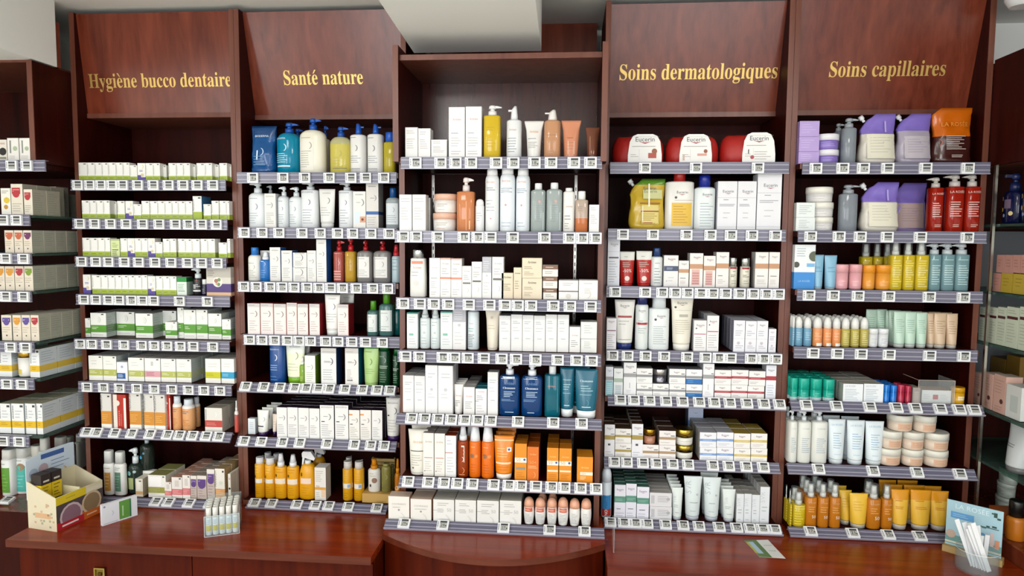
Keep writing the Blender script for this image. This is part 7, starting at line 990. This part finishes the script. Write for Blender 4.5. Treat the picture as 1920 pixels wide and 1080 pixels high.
# wooden stand with sprays
z = ZS[2][6]; a = at(679, 938, 0); Yw = near(943, z, 700); xa, xb = at(679, 930, Yw).x, at(730, 930, Yw).x
st = empty('wooden_display_stand', ((xa+xb)/2, Yw, z+.0003)); tag(st, 'small slatted wooden stand holding a spray on the lowest natural-health shelf', 'stand'); hw = (xb-xa)/2
hb_ = at(700, 926, Yw).z-z
m = MB(); m.box(-hw, hw, 0, .075, 0, hb_, 'c09a54'); m.build('base', st)
m = MB(); zt = at(700, 858, Yw+.08).z-z
for k in range(10): m.box(-hw*.75, hw, .076, .084, hb_*.2+k*(zt-hb_*.2)/10, hb_*.2+(k+.82)*(zt-hb_*.2)/10, 'b4985c')
m.box(-hw*.75, -hw*.65, .0845, .09, 0, zt, '8c6c38'); m.box(hw*.9, hw, .0845, .09, 0, zt, '8c6c38'); m.build('slatted_back', st)
x0, xq = at(686, 900, Yw).x, at(709, 900, Yw).x; hk = at(697, 861, Yw+.02).z-z-hb_
ob = place('sunK', xq-x0, hk, .034, ((x0+xq)/2, Yw+.03, z+hb_+.0006), .7); ob['label'] = 'white spray with clear orange head standing on the wooden stand'
x0, xq = at(711, 900, Yw).x, at(729, 900, Yw).x
ob = place('sunGr', xq-x0, hk*.86, .03, ((x0+xq)/2, Yw+.03, z+hb_+.0006)); ob['label'] = 'olive flat bottle on the wooden stand beside the white spray'
# clear box around the carton, hair-care bay
z = ZS[5][4]; Yc = near(759.5, z, 1730)+.012; xa, xb = at(1724, 730, Yc).x, at(1788, 730, Yc).x; dz = at(1750, 713, Yc).z-z; hz2 = at(1700, 699, Yc+.12).z-z
ac = empty('acrylic_holder', ((xa+xb)/2, Yc, z+.0003)); tag(ac, 'clear acrylic holder around the white carton with red square', 'holder'); hw = (xb-xa)/2+.004
m = MB(); e = .0016; m.box(-hw, hw, 0, e, 0, dz, 'fafcfcg')
for a in ((-hw, -hw+.001, -.0006, 0, 0, dz), (hw-.001, hw, -.0006, 0, 0, dz), (-hw, hw, -.0006, 0, dz-.001, dz)): m.box(*a, 'd8c0b0')
m.prismx([(e, 0), (e, dz), (.1, hz2), (.1, 0)][::-1], hw, hw+e, 'fafcfcg'); m.prismx([(e, dz-.001), (e, dz), (.1, hz2), (.1, hz2-.001)][::-1], -hw-e, -hw, 'd8c0b0'); m.build('holder_wall', ac)
# clear divider at the end of the central rail
pa = atz(1150, 1036, ZC+.001); xx = pa.x
dv = empty('acrylic_divider', (xx, pa.y, ZC+.0003)); tag(dv, 'clear acrylic divider between the curved counter and dermatology worktop', 'divider'); m = MB(); m.box(0, .0025, 0, .06, 0, .095, 'f8fafag'); m.box(-.0005, .003, -.001, 0, 0, .13, 'f8fafag'); m.build('divider_plate', dv)
# flat leaflet on the worktop
c4 = [atz(*p, ZC+.0006) for p in ((1395, 1013), (1440, 1012), (1473, 1047), (1424, 1044))]; O = c4[0]
m = MB(); B2 = lambda u, v: (c4[0]*(1-u)*(1-v)+c4[1]*u*(1-v)+c4[2]*u*v+c4[3]*(1-u)*v)-O
def quad(u0, u1, v0, v1, key, l): m.face([tuple(B2(u, v)+Vector((0, 0, l))) for u, v in ((u0, v1), (u1, v1), (u1, v0), (u0, v0))], key)
top = [B2(*q) for q in ((0, 1), (1, 1), (1, 0), (0, 0))]
m.face([tuple(p) for p in top], 'e2e4e0'); m.face([tuple(p-Vector((0, 0, .0005))) for p in reversed(top)], 'e2e4e0')
for i in range(4): a, b2 = top[i], top[(i+1) % 4]; m.face([tuple(a-Vector((0, 0, .0005))), tuple(b2-Vector((0, 0, .0005))), tuple(b2), tuple(a)], 'e2e4e0')
quad(0, .5, 0, 1, '5c7c44', .0002); quad(.08, .3, .1, .8, 'a8c4d8', .0003); quad(0, .1, .1, .8, 'b4b440', .0004); quad(.6, .95, .3, .34, 'b8c0b8', .0003); quad(.6, .9, .6, .64, 'b8c0b8', .0003)
tag(m.build('leaflet', None, tuple(O)), 'green and white leaflet lying flat on worktop below the dermatology rail', 'leaflet')
# blue display card on a wooden foot
O, A, B = frame2((1771, 1030), (1876, 1060), (1775, 1020)); rz = math.atan2(A.y, A.x); w = A.length; h = zof(1773, 935, O)-ZC
cs = empty('display_card', (O.x, O.y, ZC+.0003), rz); tag(cs, 'pale blue display card on a wooden foot at the end of worktop', 'display card')
m = MB(); m.box(-.004, w+.006, -.016, .016, 0, .02, 'b89a62'); m.build('wooden_foot', cs)
m = MB(); m.box(0, w, -.0012, .0012, .0205, h, 'a4c8d4')
sf4 = lambda u, v, l=0: (u*w, -.0012-l, .0205+v*(h-.0205))
sf4.curved = False
prints(m, [('T', 'LA ROSÉE', .46, .84, .6, 'd8eaf0'), ('R', .08, .62, .5, .76, '5c9cd0'), ('L', .12, .65, .46, .73, 2, '94c0e4'), ('R', 0, .04, 1, .24, '6c9c98'), ('R', 0, .06, 1, .1, 'd8d4c4'), ('D', .66, .38, .07, '5c94b8'), ('R', .7, .24, .78, .44, 'dcc8b8'), ('R', .8, .2, .86, .5, 'd0b8b4'), ('R', .88, .18, .96, .36, 'd09070'), ('D', .1, .26, .09, 'c0a898'), ('R', .6, .58, .94, .595, '2c4c44'), ('R', .64, .56, .72, .575, '2c4c44'), ('R', .72, .6, .78, .63, '2c4c44'), ('R', .82, .61, .9, .65, '2c4c44'), ('R', .84, .84, .9, .94, '2c4c44'), ('R', .9, .8, .96, .84, '2c4c44'), ('R', .8, .9, .86, .93, '2c4c44')], w, h-.0205, sf4, rnd); m.build('printed_card', cs)
# cup of paper strips
Pc = atz(1826, 1064, ZC); rc = (atz(1861, 1058, ZC).x-atz(1791, 1058, ZC).x)/2*.97; hc = zof(1826, 1036, Pc)-ZC+.018
Pc.y -= .012
cup = empty('glass_cup', (Pc.x, Pc.y, ZC+.0003)); tag(cup, 'clear cup of paper scent strips before the blue display card', 'cup')
m = MB(); m.loft([(0, 0, rc*.97, rc*.97, 2), (.006, 0, rc, rc, 2), (hc, 0, rc, rc, 2)], 'f2f5f6g', 28, captop=False); m.loft([(.006, 0, rc*.93, rc*.93, 2), (hc, 0, rc*.96, rc*.96, 2)], 'f2f5f6g', 28, captop=False)
m.loft([(hc-.001, 0, rc*1.002, rc*1.002, 2), (hc, 0, rc*1.002, rc*1.002, 2)], 'f0f4f6', 28, captop=False, capbot=False); m.build('cup_wall', cup)
sr = random.Random(8)
for k in range(11):
    lean = sr.uniform(-.42, -.12) if k < 7 else sr.uniform(.0, .2); L = sr.uniform(.125, .155) if k < 7 else sr.uniform(.085, .1); x0 = (.35-.08*k)*rc if k < 7 else sr.uniform(.2, .6)*rc; y0 = (-.5+.1*k)*rc
    m = MB(); m.box(-.0065, .0065, -.0004, .0004, 0, L, 'eceef0')
    o = m.build('paper_strip', None, (Pc.x+x0, Pc.y+y0, ZC+.008)); o.rotation_euler = (0, lean, 0)
    tag(o, f'white paper scent strip, {ORD[k]} from right in the clear cup', 'paper strip', 'paper strips in the clear cup')
